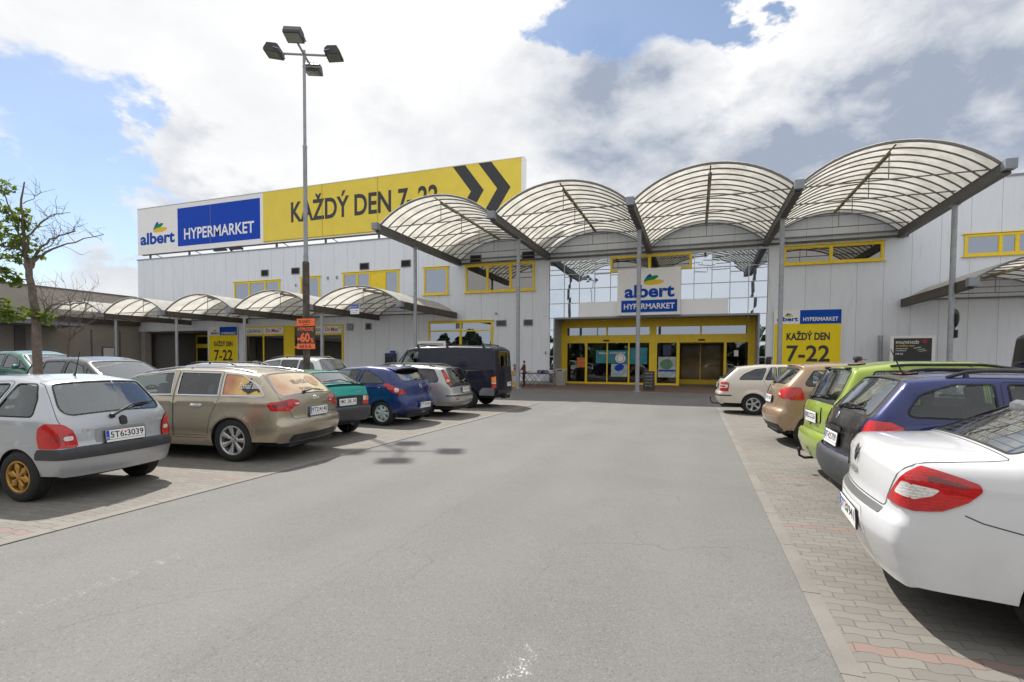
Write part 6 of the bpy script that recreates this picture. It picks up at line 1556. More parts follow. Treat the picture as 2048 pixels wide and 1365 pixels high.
S_fabia = base(L=4.3, H=1.56, hw=.84, zb=1.07, tum=.36, wr=.32, ar=.36, rim=.20, xr=1.07, xf=3.55, paint=beige, k=.065, cr=.16,
    prof=[(.14, .30), (.05, .36, .05), (.0, .50, .06), (.0, .68, .04), (.07, .72, .03), (.09, 1.0, .2), (.15, 1.10, .06), (.60, 1.475, .09), (1.2, 1.545, .5), (2.2, 1.56, 1), (2.75, 1.46, .4), (3.4, 1.06, .1), (4.0, .88, .3), (4.25, .65, .1), (4.3, .45, .1), (4.22, .3)],
    wins=[([(.62, 1.105), (1.30, 1.11), (1.44, 1.46), (1.12, 1.42), (.80, 1.27)], [.04, .03, .04, .18, .18]), ([(1.38, 1.11), (1.72, 1.11), (1.70, 1.475), (1.55, 1.47)], .03), ([(1.76, 1.11), (2.25, 1.11), (2.25, 1.485), (1.74, 1.478)], .03), ([(2.33, 1.11), (3.2, 1.09), (2.75, 1.41), (2.33, 1.485)], .03)],
    winmats=['privacy', 'carglass', 'carglass', 'carglass'],
    doors=[([(1.52, 1.50), (1.34, 1.09), (1.47, .82), (1.58, .34), (2.28, .34), (2.28, 1.51)], [.05, .05, .2, .05, .03, .03]), ([(2.30, .34), (3.1, .34), (3.25, 1.06), (2.8, 1.44), (2.30, 1.515)], .05)], handles=[(1.62, .97), (2.45, .97)],
    rearglass=([(-.66, 1.115), (.66, 1.115), (.56, 1.46), (-.56, 1.46)], .06, 'privacy'), windscreen=([(-.66, 1.09), (.66, 1.09), (.56, 1.44), (-.56, 1.44)], .06),
    tailgate=[(-.55, .73), (.55, .73), (.70, 1.10), (.60, 1.49), (-.60, 1.49), (-.70, 1.10)],
    tails=[('tail_light', [(.60, .72), (.90, .72), (.92, .98), (.84, 1.02), (.62, 1.02)], RED, .010, .03), ('reverse_lens', [(.61, .83), (.86, .83), (.86, .855), (.61, .855)], CLR, .0115, .006), ('reverse_lens', [(.61, .905), (.88, .905), (.88, .935), (.61, .935)], CLR, .0115, .006), ('lens_edge', [(.80, .85), (.86, .85), (.88, .91), (.80, .91)], CLR, .0115, .006)],
    wraps=[('bumper_strip', [(-1.10, .565), (1.10, .565), (1.10, .605), (-1.10, .605)], plastic, .010, .01)],
    sidepatch=[('fuel_flap', [(.98+.09*math.cos(t), .955+.085*math.sin(t)) for t in np.linspace(0, 2*math.pi, 22)[:-1]], beige, .003, 0)],
    heads=[('headlight', [(.45, .66), (1.0, .70), (1.0, .84), (.5, .82)], CLR, .006, .05)],
    plate=('3T9 7024', .90, .0), wiper=(.0, 1.11, -.36, 1.12), wbow=.0, badges=[('text:FABIA', -.42, .80, .04)], handlemat=plastic, mirror_at=(3.0, 1.12), cab=(.6, 3.1), seats=(1.7, 2.6), shelfx=(.4, 1.0), extra=towbar)
graph = paint('graphite_paint', (.022, .023, .028), .3, .3, .04, .06)
S_mpv = base(L=4.3, H=1.66, hw=.90, zb=1.16, tum=.32, wr=.31, ar=.355, rim=.19, xr=.78, xf=3.5, paint=graph, k=.09, cr=.18, planr=(1.0, .07),
    prof=[(.16, .28), (.06, .36, .08), (.0, .56, .10), (.05, .75, .06), (.08, 1.1, .2), (.16, 1.18, .06), (.36, 1.55, .12), (1.0, 1.65, .5), (1.9, 1.66, .8), (2.4, 1.57, .5), (3.30, 1.13, .15), (3.85, .98, .25), (4.2, .72, .14), (4.28, .45, .1), (4.2, .27)],
    wins=[([(.30, 1.20), (.95, 1.20), (.95, 1.54), (.48, 1.52)], .06), ([(1.03, 1.20), (1.75, 1.20), (1.75, 1.56), (1.03, 1.55)], .04), ([(1.86, 1.20), (2.62, 1.20), (2.42, 1.46), (1.86, 1.565)], .04), ([(2.70, 1.20), (3.05, 1.18), (2.68, 1.36), (2.55, 1.42)], .02)],
    doors=[([(.99, 1.57), (.99, .9), (1.12, .34), (1.79, .34), (1.79, 1.59)], .05), ([(1.81, .34), (2.95, .34), (3.1, 1.16), (2.55, 1.5), (1.81, 1.59)], .05)], handles=[(1.2, 1.05), (1.95, 1.05)],
    rearglass=([(-.66, 1.20), (.66, 1.20), (.60, 1.54), (-.60, 1.54)], .08, 'privacy'), windscreen=([(-.72, 1.15), (.72, 1.15), (.62, 1.55), (-.62, 1.55)], .08),
    tails=[('tail_light', [(.62, .78), (.90, .78), (.92, 1.10), (.70, 1.10)], RED, .01, .04)], heads=[('headlight', [(.42, .72), (1.05, .78), (1.05, .95), (.5, .88)], CLR, .008, .05)],
    frontpatch=[('grille', [(-.36, .72), (.36, .72), (.36, .80), (-.36, .80)], plastic, .008, .03), ('front_plate', [(-.26, .46), (.26, .46), (.26, .57), (-.26, .57)], MT['plate'], .015, .005)],
    mirror_at=(2.78, 1.20), cab=(.5, 2.8), seats=(1.3, 2.3), shelfx=(.3, .8), badges=[], wiper=(.0, 1.2, -.4, 1.23))

PI = math.pi
YL = -5.56
lg, rg_ = 'cars parked tail out along the left side of the lane', 'cars parked tail out along the right side of the lane'
build_car(S_corsa, 'parked_hatchback', 'silver three door hatchback with gold star wheels and a black bumper strip', 'car', (-6.468, 4.252, 0), PI+R(5.7), lg, (1, 0.93, 0.995))
build_car(S_audi, 'parked_estate_car', 'sand gold estate car with orange printed film on its rear windows', 'car', (-5.920, 7.000, 0), PI+R(7.5), lg, (1, 0.98, 1.012))
build_car(S_teal, 'parked_hatchback', 'teal boxy hatchback with dark bumper and an old style plate', 'car', (-6.720, 8.740, 0), PI-R(3), lg, (1, 1, 1))
build_car(S_blue, 'parked_hatchback', 'deep blue three door hatchback with a black roof spoiler', 'car', (-6.462, 11.457, 0), PI-R(.5), lg, (1, 1, 1))
build_car(S_marea, 'parked_estate_car', 'silver grey estate car with tall tail lamps, parked next to the dark van', 'car', (-6.300, 13.660, 0), PI+R(2.8), lg, (1, 1, 1.01))
build_car(S_van, 'parked_van', 'dull navy panel van with roof bars and a grey scuffed bumper corner', 'van', (-6.243, 16.775, 0), PI+R(2.6), lg, (1, 1, 1.015))
build_car(S_thalia, 'parked_saloon', 'white saloon car nearest the camera with large red tail lights', 'car', (1.068, 4.323, 0), R(-3.8), rg_, (1, 0.975, 0.995))
build_car(S_oct, 'parked_estate_car', 'navy estate car with a black tailgate and black bumper', 'car', (1.336, 6.420, 0), 0, rg_, (1, 0.99, 1.012))
build_car(S_green, 'parked_minicar', 'lime green tall car with a hooked tow bar', 'car', (1.500, 8.160, 0), R(3.5), rg_, (1, 0.99, 1.02))
build_car(S_note, 'parked_minivan', 'bronze tall hatchback with wide red tail lights, beside the lime green car', 'car', (1.316, 11.548, 0), R(3.4), rg_, (1, 1, 1.01))
build_car(S_fabia, 'parked_estate_car', 'pale beige estate car with a tow bar near the shop doors', 'car', (0.609, 17.990, 0), R(.1), rg_, (1, 1, 1))
sg = 'cars in the second rows'
build_car(S_mpv, 'parked_minivan', 'graphite grey minivan behind the tree trunk, its windscreen facing right', 'car', (-15.55, 8.42, 0), 0, sg)
S2 = dict(S_oct); S2.update(paint=white, tailpaint=white, H=1.72, hw=.92, zb=1.24, extra=None, wraps=[], badges=[], plate=None, rearpatch=[], railmat=plastic, aerial=None, handles=[])
def lift(S, k):
    """the same car drawn taller"""
    S['prof'] = [(p[0], p[1]*k, *p[2:]) for p in S['prof']]
    S['wins'] = [([(x, z*k) for x, z in w], r) for w, r in S['wins']]; S['doors'] = [([(x, z*k) for x, z in w], r) for w, r in S['doors']]
    for key in ('rearglass', 'windscreen'): S[key] = ([(y, z*k) for y, z in S[key][0]], *S[key][1:])
    if S.get('tailgate'): S['tailgate'] = [(y, z*k) for y, z in S['tailgate']]
    S['tails'] = [(n, [(u, z*k) for u, z in p], m_, o, r) for n, p, m_, o, r in S['tails']]
    if S.get('wiper'): w_ = S['wiper']; S['wiper'] = (w_[0], w_[1]*k, w_[2], w_[3]*k)
    if S.get('mirror_at'): S['mirror_at'] = (S['mirror_at'][0], S['mirror_at'][1]*k)
    return S
S2 = lift(S2, 1.135)
build_car(S2, 'parked_suv', 'white off-roader with black roof rails behind the lamp post', 'car', (-11.85, 15.1, 0), PI, sg)
S3 = dict(S_marea); S3.update(paint=silver, plate=None, badges=[], aerial=None)
S3 = lift(S3, 1.02); S3['H'] = 1.52
build_car(S3, 'parked_estate_car', 'silver estate whose roof shows just behind the gold estate car', 'car', (-11.35, 11.45, 0), PI, sg)
S4 = dict(S_corsa); S4.update(paint=white, plate=None, badges=[], aerial=None, wraps=[], rearpatch=[], style='cap', rimmat=MT['hubcap'])
build_car(S4, 'parked_hatchback', 'white hatchback at the left edge of the photo behind the silver hatchback', 'car', (-16.1, 5.35, 0), 0, sg)
S5 = dict(S_mpv); S5.update(paint=paint('bottle_green_paint', (.0, .10, .07), .1, .3), H=1.86, zb=1.30, heads=[], frontpatch=[], hw=.93)
S5 = lift(S5, 1.12)
build_car(S5, 'parked_minivan', 'bottle green people carrier far left beyond the graphite minivan', 'car', (-22.4, 10.6, 0), 0, sg)
S6 = dict(S_van); S6.update(extra=None, plate=None, H=2.5, zb=1.6, winmats=['blackout', 'blackout'])
S6 = lift(S6, 1.19); S6['rearglass'] = (*S6['rearglass'][:2], 'blackout'); S6['sidegaps'] = []; S6['tailgaps'] = []
build_car(S6, 'parked_van', 'tall dark van at the right edge of the photo', 'van', (8.4, 17.7, 0), 0, sg)
# ================================================================== lamp post, trees, people, small things
def lamp_post():
    X, Y = -11.1, 12.5
    t = thing('lamp_post', (X, Y, 0), 'tall floodlight mast with four lamp heads between the parked cars', 'lamp post')
    k = MB(); k.lathe([(.10, 0), (.10, 4.45), (.094, 4.55), (.062, 4.56)], 20, 'z', (X, Y, 0))
    k.build('lower_pole', mat('rusty_pole', (.085, .066, .052), .8, var=.5, vscale=5, bump=.3, bscale=30, dirt=.3), t, smooth=30)
    k = MB(); k.lathe([(.072, 4.5), (.072, 4.75), (.062, 4.76), (.058, 7.9), (.064, 7.92), (.064, 8.0), (.046, 8.02), (.043, 10.78), (0, 10.8)], 18, 'z', (X, Y, 0))
    k.build('upper_pole', MT['steel'], t, smooth=30)
    k = MB(); k.lathe([(.19, 0), (.19, .03), (.0, .03)], 16, 'z', (X, Y, 0)); k.rbox((X+.1, Y-.02, 1.1), (.03, .1, .35), .01); k.build('base_plate', MT['steel'], t)
    hm = mat('lamp_housing', (.038, .042, .045), .5, var=.2)
    ca = R(19.7+4)
    for i, (dx, dy) in enumerate(((math.cos(ca), math.sin(ca)), (-math.sin(ca), math.cos(ca)), (-math.cos(ca), -math.sin(ca)), (math.sin(ca), -math.cos(ca)))):
        d = Vector((dx, dy, 0)); s = Vector((-dy, dx, 0)); Lr = .62
        a = Vector((X, Y, 10.66)); e = a+d*Lr
        k = MB(); k.tube([a, e], .032, 8); k.build('cross_arm', MT['steel'], t)
        # head: flat floodlight looking down and slightly outward
        dn = Vector((0, 0, -1))*math.cos(R(6))+d*math.sin(R(6)); fwd = d*math.cos(R(6))+Vector((0, 0, 1))*math.sin(R(6))
        c = e+fwd*.24+Vector((0, 0, .03)); M3 = Matrix((fwd, s, -dn)).transposed()
        k = MB(); prof = [(-.21, -.11), (.23, -.11), (.23, -.04), (.15, .12), (-.12, .13), (-.21, .06)]
        vs = [M3 @ Vector((p[0], y, p[1]))+c for y in (-.23, .23) for p in prof]
        n = len(prof); k.add(vs, [list(range(n))[::-1], [n+j for j in range(n)]]+[(j, (j+1) % n, n+(j+1) % n, n+j) for j in range(n)])
        for q in (-.15, -.05, .05, .15): k.box(tuple(M3 @ Vector((-.02, q, .135))+c), (.24, .012, .04), M3)
        h = k.build('floodlight', hm, t)
        k = MB(); k.box(tuple(M3 @ Vector((.01, 0, -.113))+c), (.36, .40, .008), M3); k.build('lamp_glass', mat('lamp_glass', (.16, .17, .14), .2, coat=1.0), h)
        k = MB(); k.tube([e+s*.26+fwd*.03, e-s*.26+fwd*.03], .018, 6)
        for q in (1, -1): k.tube([e+s*.26*q+fwd*.03, c+s*.25*q-fwd*.06], .016, 6)
        k.build('bracket', MT['steel'], h)
lamp_post()
# orange sale poster tied round the mast
t = thing('sale_poster', (-11.1, 12.33, 1.95), 'orange and black sale poster strapped to the lamp post', 'poster')
PX0, PX1, py_ = -11.33, -10.66, 12.36
def pz(a): return a
k = MB(); k.bx(PX0, PX1, py_, py_+.02, 1.93, 2.84); k.build('panel', mat('poster_board', (.035, .028, .028), .5), t)
for z0_, z1_ in ((2.62, 2.84), (1.93, 2.09)): MB().bx(PX0, PX1, py_-.006, py_-.001, z0_, z1_).build('orange_band', MT['orange'], t)
def ptxt(body, x0, x1, z0, z1, m, b=.02, sh=0.0, nm='lettering'):
    mb = MB(); text_on(mb, body, (x0, py_-.006, z0), UX, UZ, x1-x0, z1-z0, b, sh, .003); mb.build(nm, m, t)
ptxt('PLANEO', PX0+.07, PX1-.16, 2.70, 2.80, MT['ink'], .02, .15); ptxt('Elektro', PX0+.22, PX1-.2, 2.645, 2.675, MT['ink'])
ptxt('VÝPRODEJ', PX0+.03, PX1-.05, 2.44, 2.60, MT['orange'], .03); ptxt('-60', PX0+.02, PX1-.18, 2.13, 2.42, MT['orange'], .04); ptxt('%', PX1-.17, PX1-.03, 2.12, 2.26, MT['orange'], .03)
ptxt('od 3. 6.', PX0+.1, PX1-.12, 1.97, 2.06, MT['ink'], .03)
k = MB()
for z in (2.35,): k.ring((-11.1, 12.5, z), .115, .012, 'z', 20, 5)
k.build('strap', MT['black'], t)

# ------------------------------------------------------------------ trees
def limb(mb, pts, r0, r1, n=7, wob=.02):
    P = [Vector(p) for p in pts]; out = []
    for i in range(len(P)-1):
        for j in range(4): out.append(P[i].lerp(P[i+1], j/4)+Vector((random.uniform(-wob, wob), random.uniform(-wob, wob), random.uniform(-wob, wob)))*(0 if (i == 0 and j == 0) else 1))
    out.append(P[-1]); m = len(out)
    mb.tube(out, [r0+(r1-r0)*i/(m-1) for i in range(m)], n)
    return out
def twigs(mb, path, n, ln, r=.006, up=.3, depth=2, rnd=random):
    for _ in range(n):
        i = rnd.randrange(len(path)//3, len(path)); p = path[i]
        d = Vector((rnd.uniform(-1, 1), rnd.uniform(-1, 1), rnd.uniform(-.5, 1)+up)).normalized()
        q = p; pts = [p]
        for s_ in range(3):
            d = (d+Vector((rnd.uniform(-.5, .5), rnd.uniform(-.5, .5), rnd.uniform(-.3, .5)))).normalized(); q = q+d*ln*rnd.uniform(.2, .42); pts.append(q)
        mb.tube(pts, [r, r*.8, r*.6, r*.35], 4, False)
        if depth > 1: twigs(mb, pts, 2, ln*.55, r*.6, up, depth-1, rnd)
def leaf_cluster(mb, c, rad, n, size, rnd):
    for _ in range(n):
        while True:
            v = Vector((rnd.uniform(-1, 1), rnd.uniform(-1, 1), rnd.uniform(-1, 1)))
            if v.length < 1: break
        p = Vector(c)+Vector((v.x*rad[0], v.y*rad[1], v.z*rad[2]))
        s = size*rnd.uniform(.55, 1.15)
        nrm = Vector((rnd.uniform(-.7, .7), rnd.uniform(-.7, .7), rnd.uniform(.2, 1))).normalized(); a = nrm.orthogonal().normalized(); a = Matrix.Rotation(rnd.uniform(0, 6.28), 3, nrm) @ a; b = nrm.cross(a)
        # lobed leaf: seven point outline, drooping at the tip
        sh = [(0, -.15), (.42, -.32), (.36, .02), (.62, .22), (.24, .30), (0, .85), (-.24, .30), (-.62, .22), (-.36, .02), (-.42, -.32)]
        pts = [p+a*(x*s)+b*(y*s)-Vector((0, 0, 1))*(.25*s*abs(y)+.15*s*abs(x)) for x, y in sh]
        mb.add(pts, [list(range(10))])
def street_tree():
    X = -11.0; B = Vector((X, 5.68, 0)); rnd = random.Random(21)
    t = thing('street_tree', tuple(B), 'half bare young tree with sparse green leaves on its left side', 'tree')
    def w(px, pz_, dx=0): # lateral offset across the view and height
        u = Vector((math.cos(R(27)), math.sin(R(27)), 0)); v = Vector((-math.sin(R(27)), math.cos(R(27)), 0)); return B+u*px+v*dx+Vector((0, 0, float(np.interp(pz_, (0, 1.45, 2.0, 2.6, 2.85, 4.62), (0, 2.2, 2.6, 3.05, 3.25, 4.68)))))
    tr = MB()
    limb(tr, [w(.02, 0), w(.03, .8), w(.02, 1.6), w(-.02, 2.3), w(-.10, 2.85)], .078, .048, 12, .012); 
    k1 = limb(tr, [w(-.10, 2.85), w(-.14, 3.3), w(-.16, 3.9), w(-.10, 4.62)], .042, .010, 8)
    to = tr.build('trunk', MT['bark'], t, smooth=True)
    paths = []
    for pts, r0, r1 in (([w(-.14, 3.2), w(-.24, 3.7), w(-.38, 4.25), w(-.50, 4.55)], .03, .008), ([w(-.12, 3.1), w(-.45, 3.25), w(-.85, 3.4), w(-1.1, 3.3)], .035, .01), ([w(-.12, 3.0), w(-.40, 3.05, .3), w(-.75, 3.05, .4)], .025, .008),
                        ([w(-.13, 4.15), w(.05, 4.28), w(.12, 4.36)], .012, .006), ([w(-.10, 2.5), w(-.35, 2.65), w(-.5, 2.72)], .02, .007), ([w(.0, 1.6), w(-.4, 1.8, -.1), w(-.75, 1.9, -.2)], .025, .008), ([w(.02, 1.45), w(.15, 1.75), w(.30, 1.92), (w(.8, 1.98))], .04, .02)):
        br = MB(); paths.append(limb(br, pts, r0*.62, r1*.55, 7)); br.build('branch', MT['bark'], t, smooth=True)
    bare = []
    for pts, r0, r1 in (([w(-.06, 2.75), w(.05, 2.98), w(.25, 3.18), w(.55, 3.32), w(1.15, 3.55)], .05, .010), ([w(-.04, 2.8), w(.10, 3.2), w(.30, 3.48, .1), w(.58, 3.66, .15), w(.68, 3.70)], .04, .008), ([w(-.10, 2.95), w(.0, 3.4, -.1), w(.25, 3.72, -.15), w(.45, 3.88, -.2), w(.62, 4.0)], .035, .008), ([w(-.02, 3.0), w(.14, 3.3, .2), w(.22, 3.6, .3)], .02, .006)):
        br = MB(); bare.append(limb(br, pts, r0*.62, r1*.55, 7)); br.build('branch', MT['bark'], t, smooth=True)
    for p, n_, ln_, r_, up_ in [(p, 12, .32, .0045, .25) for p in bare]+[(p, 6, .26, .0045, .3) for p in paths[:-1]]+[(paths[-1], 14, .5, .005, .8)]:
        tw = MB(); twigs(tw, p, n_, ln_, r_, up_, 2, rnd); tw.build('twig', MT['twig'], t)
    lf = MB()
    for (cx, cz, dx), rad, n in ((( -.48, 4.5, 0), (.2, .2, .12), 34), ((-.62, 4.15, 0), (.22, .2, .12), 30), ((-.32, 4.0, .1), (.2, .22, .14), 34), ((-.20, 3.75, 0), (.22, .25, .16), 44), ((-.60, 3.62, 0), (.26, .3, .16), 56), ((-.98, 3.5, 0), (.25, .3, .2), 60), ((-.45, 3.35, .1), (.3, .3, .16), 62),
                     ((-.85, 3.12, .2), (.28, .3, .13), 44), ((-.12, 3.35, 0), (.2, .25, .15), 34), ((.05, 3.12, 0), (.16, .2, .1), 12), ((-.22, 2.98, 0), (.18, .2, .12), 24), ((-.44, 2.62, 0), (.22, .22, .14), 60), ((-.30, 2.44, 0), (.12, .12, .1), 20), ((-.55, 1.92, -.1), (.28, .28, .14), 62), ((-.9, 2.0, -.1), (.22, .25, .14), 40), ((-.28, 1.72, 0), (.26, .26, .13), 50), ((.10, 1.72, 0), (.22, .22, .12), 38), ((.20, 1.56, 0), (.1, .12, .08), 12), ((-.42, 1.62, 0), (.18, .2, .1), 26), ((-1.15, 3.05, 0), (.2, .2, .12), 26)):
        leaf_cluster(lf, w(cx, cz, dx), rad, int(n*1.9), .088, rnd)
    lf.build('crown', MT['leaf'], t)
street_tree()
def bare_sapling():
    rnd = random.Random(5); B = Vector((-19.6, 10.9, 0)); t = thing('bare_sapling', tuple(B), 'small leafless sapling in front of the low grey building', 'tree')
    k = MB(); P = limb(k, [B, B+Vector((.05, 0, 1.2)), B+Vector((.1, .1, 2.2))], .05, .03, 8)
    ps = [limb(k, [P[-1], P[-1]+Vector((dx*.5, dy*.5, .5)), P[-1]+Vector((dx, dy, h_))], .02, .006, 6) for dx, dy, h_ in ((.5, .3, 1.3), (-.4, -.3, 1.2), (.1, .0, 1.5), (.8, .5, .8), (-.7, -.4, .7))]
    k.build('trunk', MT['twig'], t, smooth=True)
    k = MB()
    for p in ps: twigs(k, p, 9, .7, .007, .5, 2, rnd)
    k.build('twig', MT['twig'], t)
bare_sapling()

# ------------------------------------------------------------------ people
def person(loc, rz, label, shirt, trousers, hair='short', cap=None, pose='stand', skirt=False, h=1.75):
    """standing figure grown from a joint skeleton: one body surface, clothes and hair as children"""
    k = h/1.75
    t = thing('person', loc, label, 'person', None, rz=rz, world=False)
    J = []; E = []; Rr = []
    def j(p, r, par=None):
        J.append((p[0]*k, p[1]*k, p[2]*k)); Rr.append(r*k)
        if par is not None: E.append((par, len(J)-1))
        return len(J)-1
    pel = j((0, 0, .95), (.14)); ab = j((0, .01, 1.12), .125, pel); ch = j((0, 0, 1.32), .15, ab); nk = j((0, .01, 1.47), .058, ch); hd0 = j((0, -.005, 1.56), .075, nk); hd1 = j((0, -.01, 1.65), .088, hd0); hd2 = j((0, .0, 1.72), .06, hd1)
    j((0, -.095, 1.61), .016, hd1)    # nose
    ends = []
    for s in (1, -1):
        hip = j((s*.09, 0, .88), .095, pel); kn = j((s*.10, -.02 if pose != 'walk' else -.02-s*.12, .49), .058, hip); an = j((s*.10, .03 if pose != 'walk' else .03-s*.2, .09), .038, kn); to = j((s*.115, -.10 if pose != 'walk' else -.10-s*.2, .035), .032, an)
        sh = j((s*.185, .0, 1.40), .058, ch)
        if pose == 'reach': el = j((s*.235, -.12, 1.16), .042, sh); wr = j((s*.18, -.34, 1.04), .029, el)
        else: el = j((s*.245, .03, 1.13), .042, sh); wr = j((s*.25, -.05, .88), .029, el)
        d = (Vector(J[wr])-Vector(J[el])).normalized()
        pm = Vector(J[wr])/k+d*.06; palm = j(tuple(pm), .030, wr)
        for q, ln in ((-.026, .075), (-.009, .088), (.009, .085), (.026, .068)):
            a = pm+Vector((0, q, 0))+d*.035; f1 = j(tuple(a), .010, palm); f2 = j(tuple(a+d*ln*.5+Vector((-s*.008, 0, 0))), .009, f1); j(tuple(a+d*ln*.95+Vector((-s*.028, 0, -.004))), .007, f2)
        th = j(tuple(pm+Vector((-s*.01, -.034, -.0))), .011, palm); j(tuple(pm+Vector((-s*.02, -.06, 0))+d*.05), .009, th)
    me = bpy.data.meshes.new('body'); me.from_pydata(J, E, [])
    o = bpy.data.objects.new('body', me); COL.objects.link(o); o.parent = t
    sk = o.modifiers.new('skin', 'SKIN'); sk.use_smooth_shade = True
    for i, v in enumerate(me.skin_vertices[0].data): v.radius = (Rr[i], Rr[i]*(.72 if i in (0, 1, 2) else 1)); v.use_root = (i == 0)
    ss = o.modifiers.new('sub', 'SUBSURF'); ss.levels = 1; ss.render_levels = 2
    me.materials.append(MT['skin'])
    dg = bpy.context.evaluated_depsgraph_get(); dg.update(); m2 = bpy.data.meshes.new_from_object(o.evaluated_get(dg)); o.modifiers.clear(); o.data = m2; m2.name = 'body'
    m2.materials.clear(); m2.materials.append(MT['skin'])
    m2.polygons.foreach_set('use_smooth', [True]*len(m2.polygons))
    # clothes: the covering part of the body surface, a little larger
    nrm = [v.normal.copy() for v in m2.vertices]
    def cloth(name, test, mm, grow):
        b = bmesh.new(); b.from_mesh(m2); b.verts.ensure_lookup_table()
        for v in b.verts: v.co += nrm[v.index]*grow
        bmesh.ops.delete(b, geom=[f for f in b.faces if not test(f.calc_center_median()/k)], context='FACES')
        me3 = bpy.data.meshes.new(name); b.to_mesh(me3); b.free(); me3.materials.clear(); me3.materials.append(mm)
        q = bpy.data.objects.new(name, me3); COL.objects.link(q); q.parent = t; return q
    cloth('shirt', lambda c: .93 < c.z < 1.47 and not (abs(c.x) > .2 and c.z < 1.15) and c.y > -.2, shirt, .012)
    cloth('trousers', lambda c: .10 < c.z < .99 and abs(c.x) < .21, trousers, .010)
    cloth('shoe', lambda c: c.z < .11 and abs(c.x) < .2, MT['black'], .012)
    lim = -.04
    cloth('hair', lambda c: c.z > 1.55 and (c.y > (lim+.055*(c.z < 1.67) if hair != 'long' else -.055+.03*(c.z < 1.62)) or c.z > 1.70) and (hair != 'none'), MT['hair'], .02)
    if hair == 'long':
        b = MB(); b.lathe([(.05, 1.72), (.105, 1.66), (.115, 1.55), (.11, 1.42), (.07, 1.33), (0, 1.32)], 16, 'z', (0, .055, 0)); b.v = [(v[0]*k, v[1]*.75*k+.01, v[2]*k) for v in b.v]; b.build('long_hair', MT['hair'], t, world=False, smooth=True)
    if cap is not None:
        b = MB(); b.lathe([(.108, 1.665), (.106, 1.70), (.085, 1.745), (.04, 1.765), (0, 1.768)], 18, 'z', (0, 0, 0)); b.v = [(v[0]*k, v[1]*k*1.08, v[2]*k) for v in b.v]
        b.rbox((0, -.155*k, 1.672*k), (.15*k, .12*k, .014*k), .006); b.build('cap', cap, t, world=False, smooth=True)
    f = MB()
    for s in (1, -1): f.lathe([(0, -.006), (.011, -.003), (.011, .003), (0, .006)], 8, 'y', (s*.033*k, -.086*k, 1.645*k))
    f.build('eye', MT['black'], t, world=False)
    f = MB(); f.rbox((0, -.084*k, 1.568*k), (.045*k, .012, .012), .004); f.build('mouth', mat('lips', (.35, .12, .10), .5), t, world=False)
    return t
jeans = mat('dark_trousers', (.02, .022, .035), .85, var=.2); denim = mat('denim', (.05, .08, .16), .85, var=.2)
person((-10.22, 30.75, 0), R(-80), 'dark haired person in a rust brown top minding the clothes table', mat('orange_top', (.15, .045, .03), .8, var=.5, vscale=25), jeans, 'short', None, 'reach', h=1.68)
person((2.62, 21.4, 0), R(115), 'long black haired person in a white top walking behind the beige estate', mat('white_top', (.62, .62, .62), .8), denim, 'long', None, 'walk', h=1.86)
person((4.15, 16.3, 0), R(75), 'person wearing a black cap, seen over the roof of the bronze car', mat('grey_top', (.12, .12, .13), .8), jeans, 'short', MT['black'], 'stand', h=1.78)

# ------------------------------------------------------------------ things by the doors
t = thing('folding_table', (-9.55, 31.2, 0), 'navy scissor legged folding table of bargain clothes beside the entrance', 'table')
nv = mat('navy_tube', (.012, .018, .07), .4)
k = MB(); k.rbox((-9.55, 31.2, .82), (2.2, .8, .04), .01); k.build('tabletop', mat('table_cloth_navy', (.015, .02, .06), .8), t)
for y in (30.88, 31.52):
    for x in (-10.5, -9.9, -9.3, -8.95):
        MB().tube([(x-.1, y, .02), (x+.55, y, .80)], .014, 6).build('leg', nv, t); MB().tube([(x+.55, y, .02), (x-.1, y, .80)], .014, 6).build('leg', nv, t)
rnd = random.Random(9)
cols_ = [(.55, .56, .62), (.05, .04, .07), (.30, .12, .12), (.02, .03, .12), (.48, .36, .33), (.12, .10, .16), (.6, .6, .62), (.35, .30, .4)]
cm = [mat('garment', c, .9, var=.4, vscale=12) for c in cols_]
for i in range(16):
    x = -10.5+i*.13+rnd.uniform(-.05, .05); y = 31.0+rnd.uniform(0, .35); hgt = rnd.uniform(.06, .13)+(.12 if i > 7 else 0)
    k = MB(); n = 11; vs = []
    for a in range(n):
        for b in range(n):
            u, v = a/(n-1)*2-1, b/(n-1)*2-1; e_ = max(0, 1-max(abs(u), abs(v))**4)
            vs.append((x+u*.16+rnd.uniform(-.012, .012), y+v*.17+rnd.uniform(-.012, .012), .842+e_*hgt*rnd.uniform(.75, 1.1)))
    k.add(vs, [(a*n+b, a*n+b+1, (a+1)*n+b+1, (a+1)*n+b) for a in range(n-1) for b in range(n-1)])
    k.add([(x-.15, y-.16, .842), (x+.15, y-.16, .842), (x+.15, y+.16, .842), (x-.15, y+.16, .842)], [(0, 1, 2, 3)])
    tag(k.build('garment', cm[i % len(cm)], None, smooth=True, loc=(x, y, .842)), 'crumpled piece of clothing heaped on the navy folding table', 'clothes', 'clothes heaped on the folding table')
t = thing('litter_bin', (-8.6, 33.8, 0), 'round washed concrete litter bin at the left of the entrance', 'bin')
k = MB(); k.lathe([(0, 0), (.36, 0), (.37, .05), (.37, .86), (0, .86)], 28, 'z', (-8.6, 33.8, 0)); k.build('drum', MT['aggregate'], t, smooth=30)
k = MB(); k.lathe([(.375, .865), (.385, .90), (.385, 1.04), (.36, 1.09), (.22, 1.11), (.2, 1.0), (.2, .9)], 28, 'z', (-8.6, 33.8, 0)); k.build('rim', MT['concrete'], t, smooth=30)
k = MB(); k.rbox((-8.6, 33.43, 1.0), (.34, .04, .09), .02); k.build('opening', MT['black'], t)
t = thing('chalkboard', (-2.45, 29.6, 0), 'black chalkboard A-frame standing beside the canopy column', 'sign')
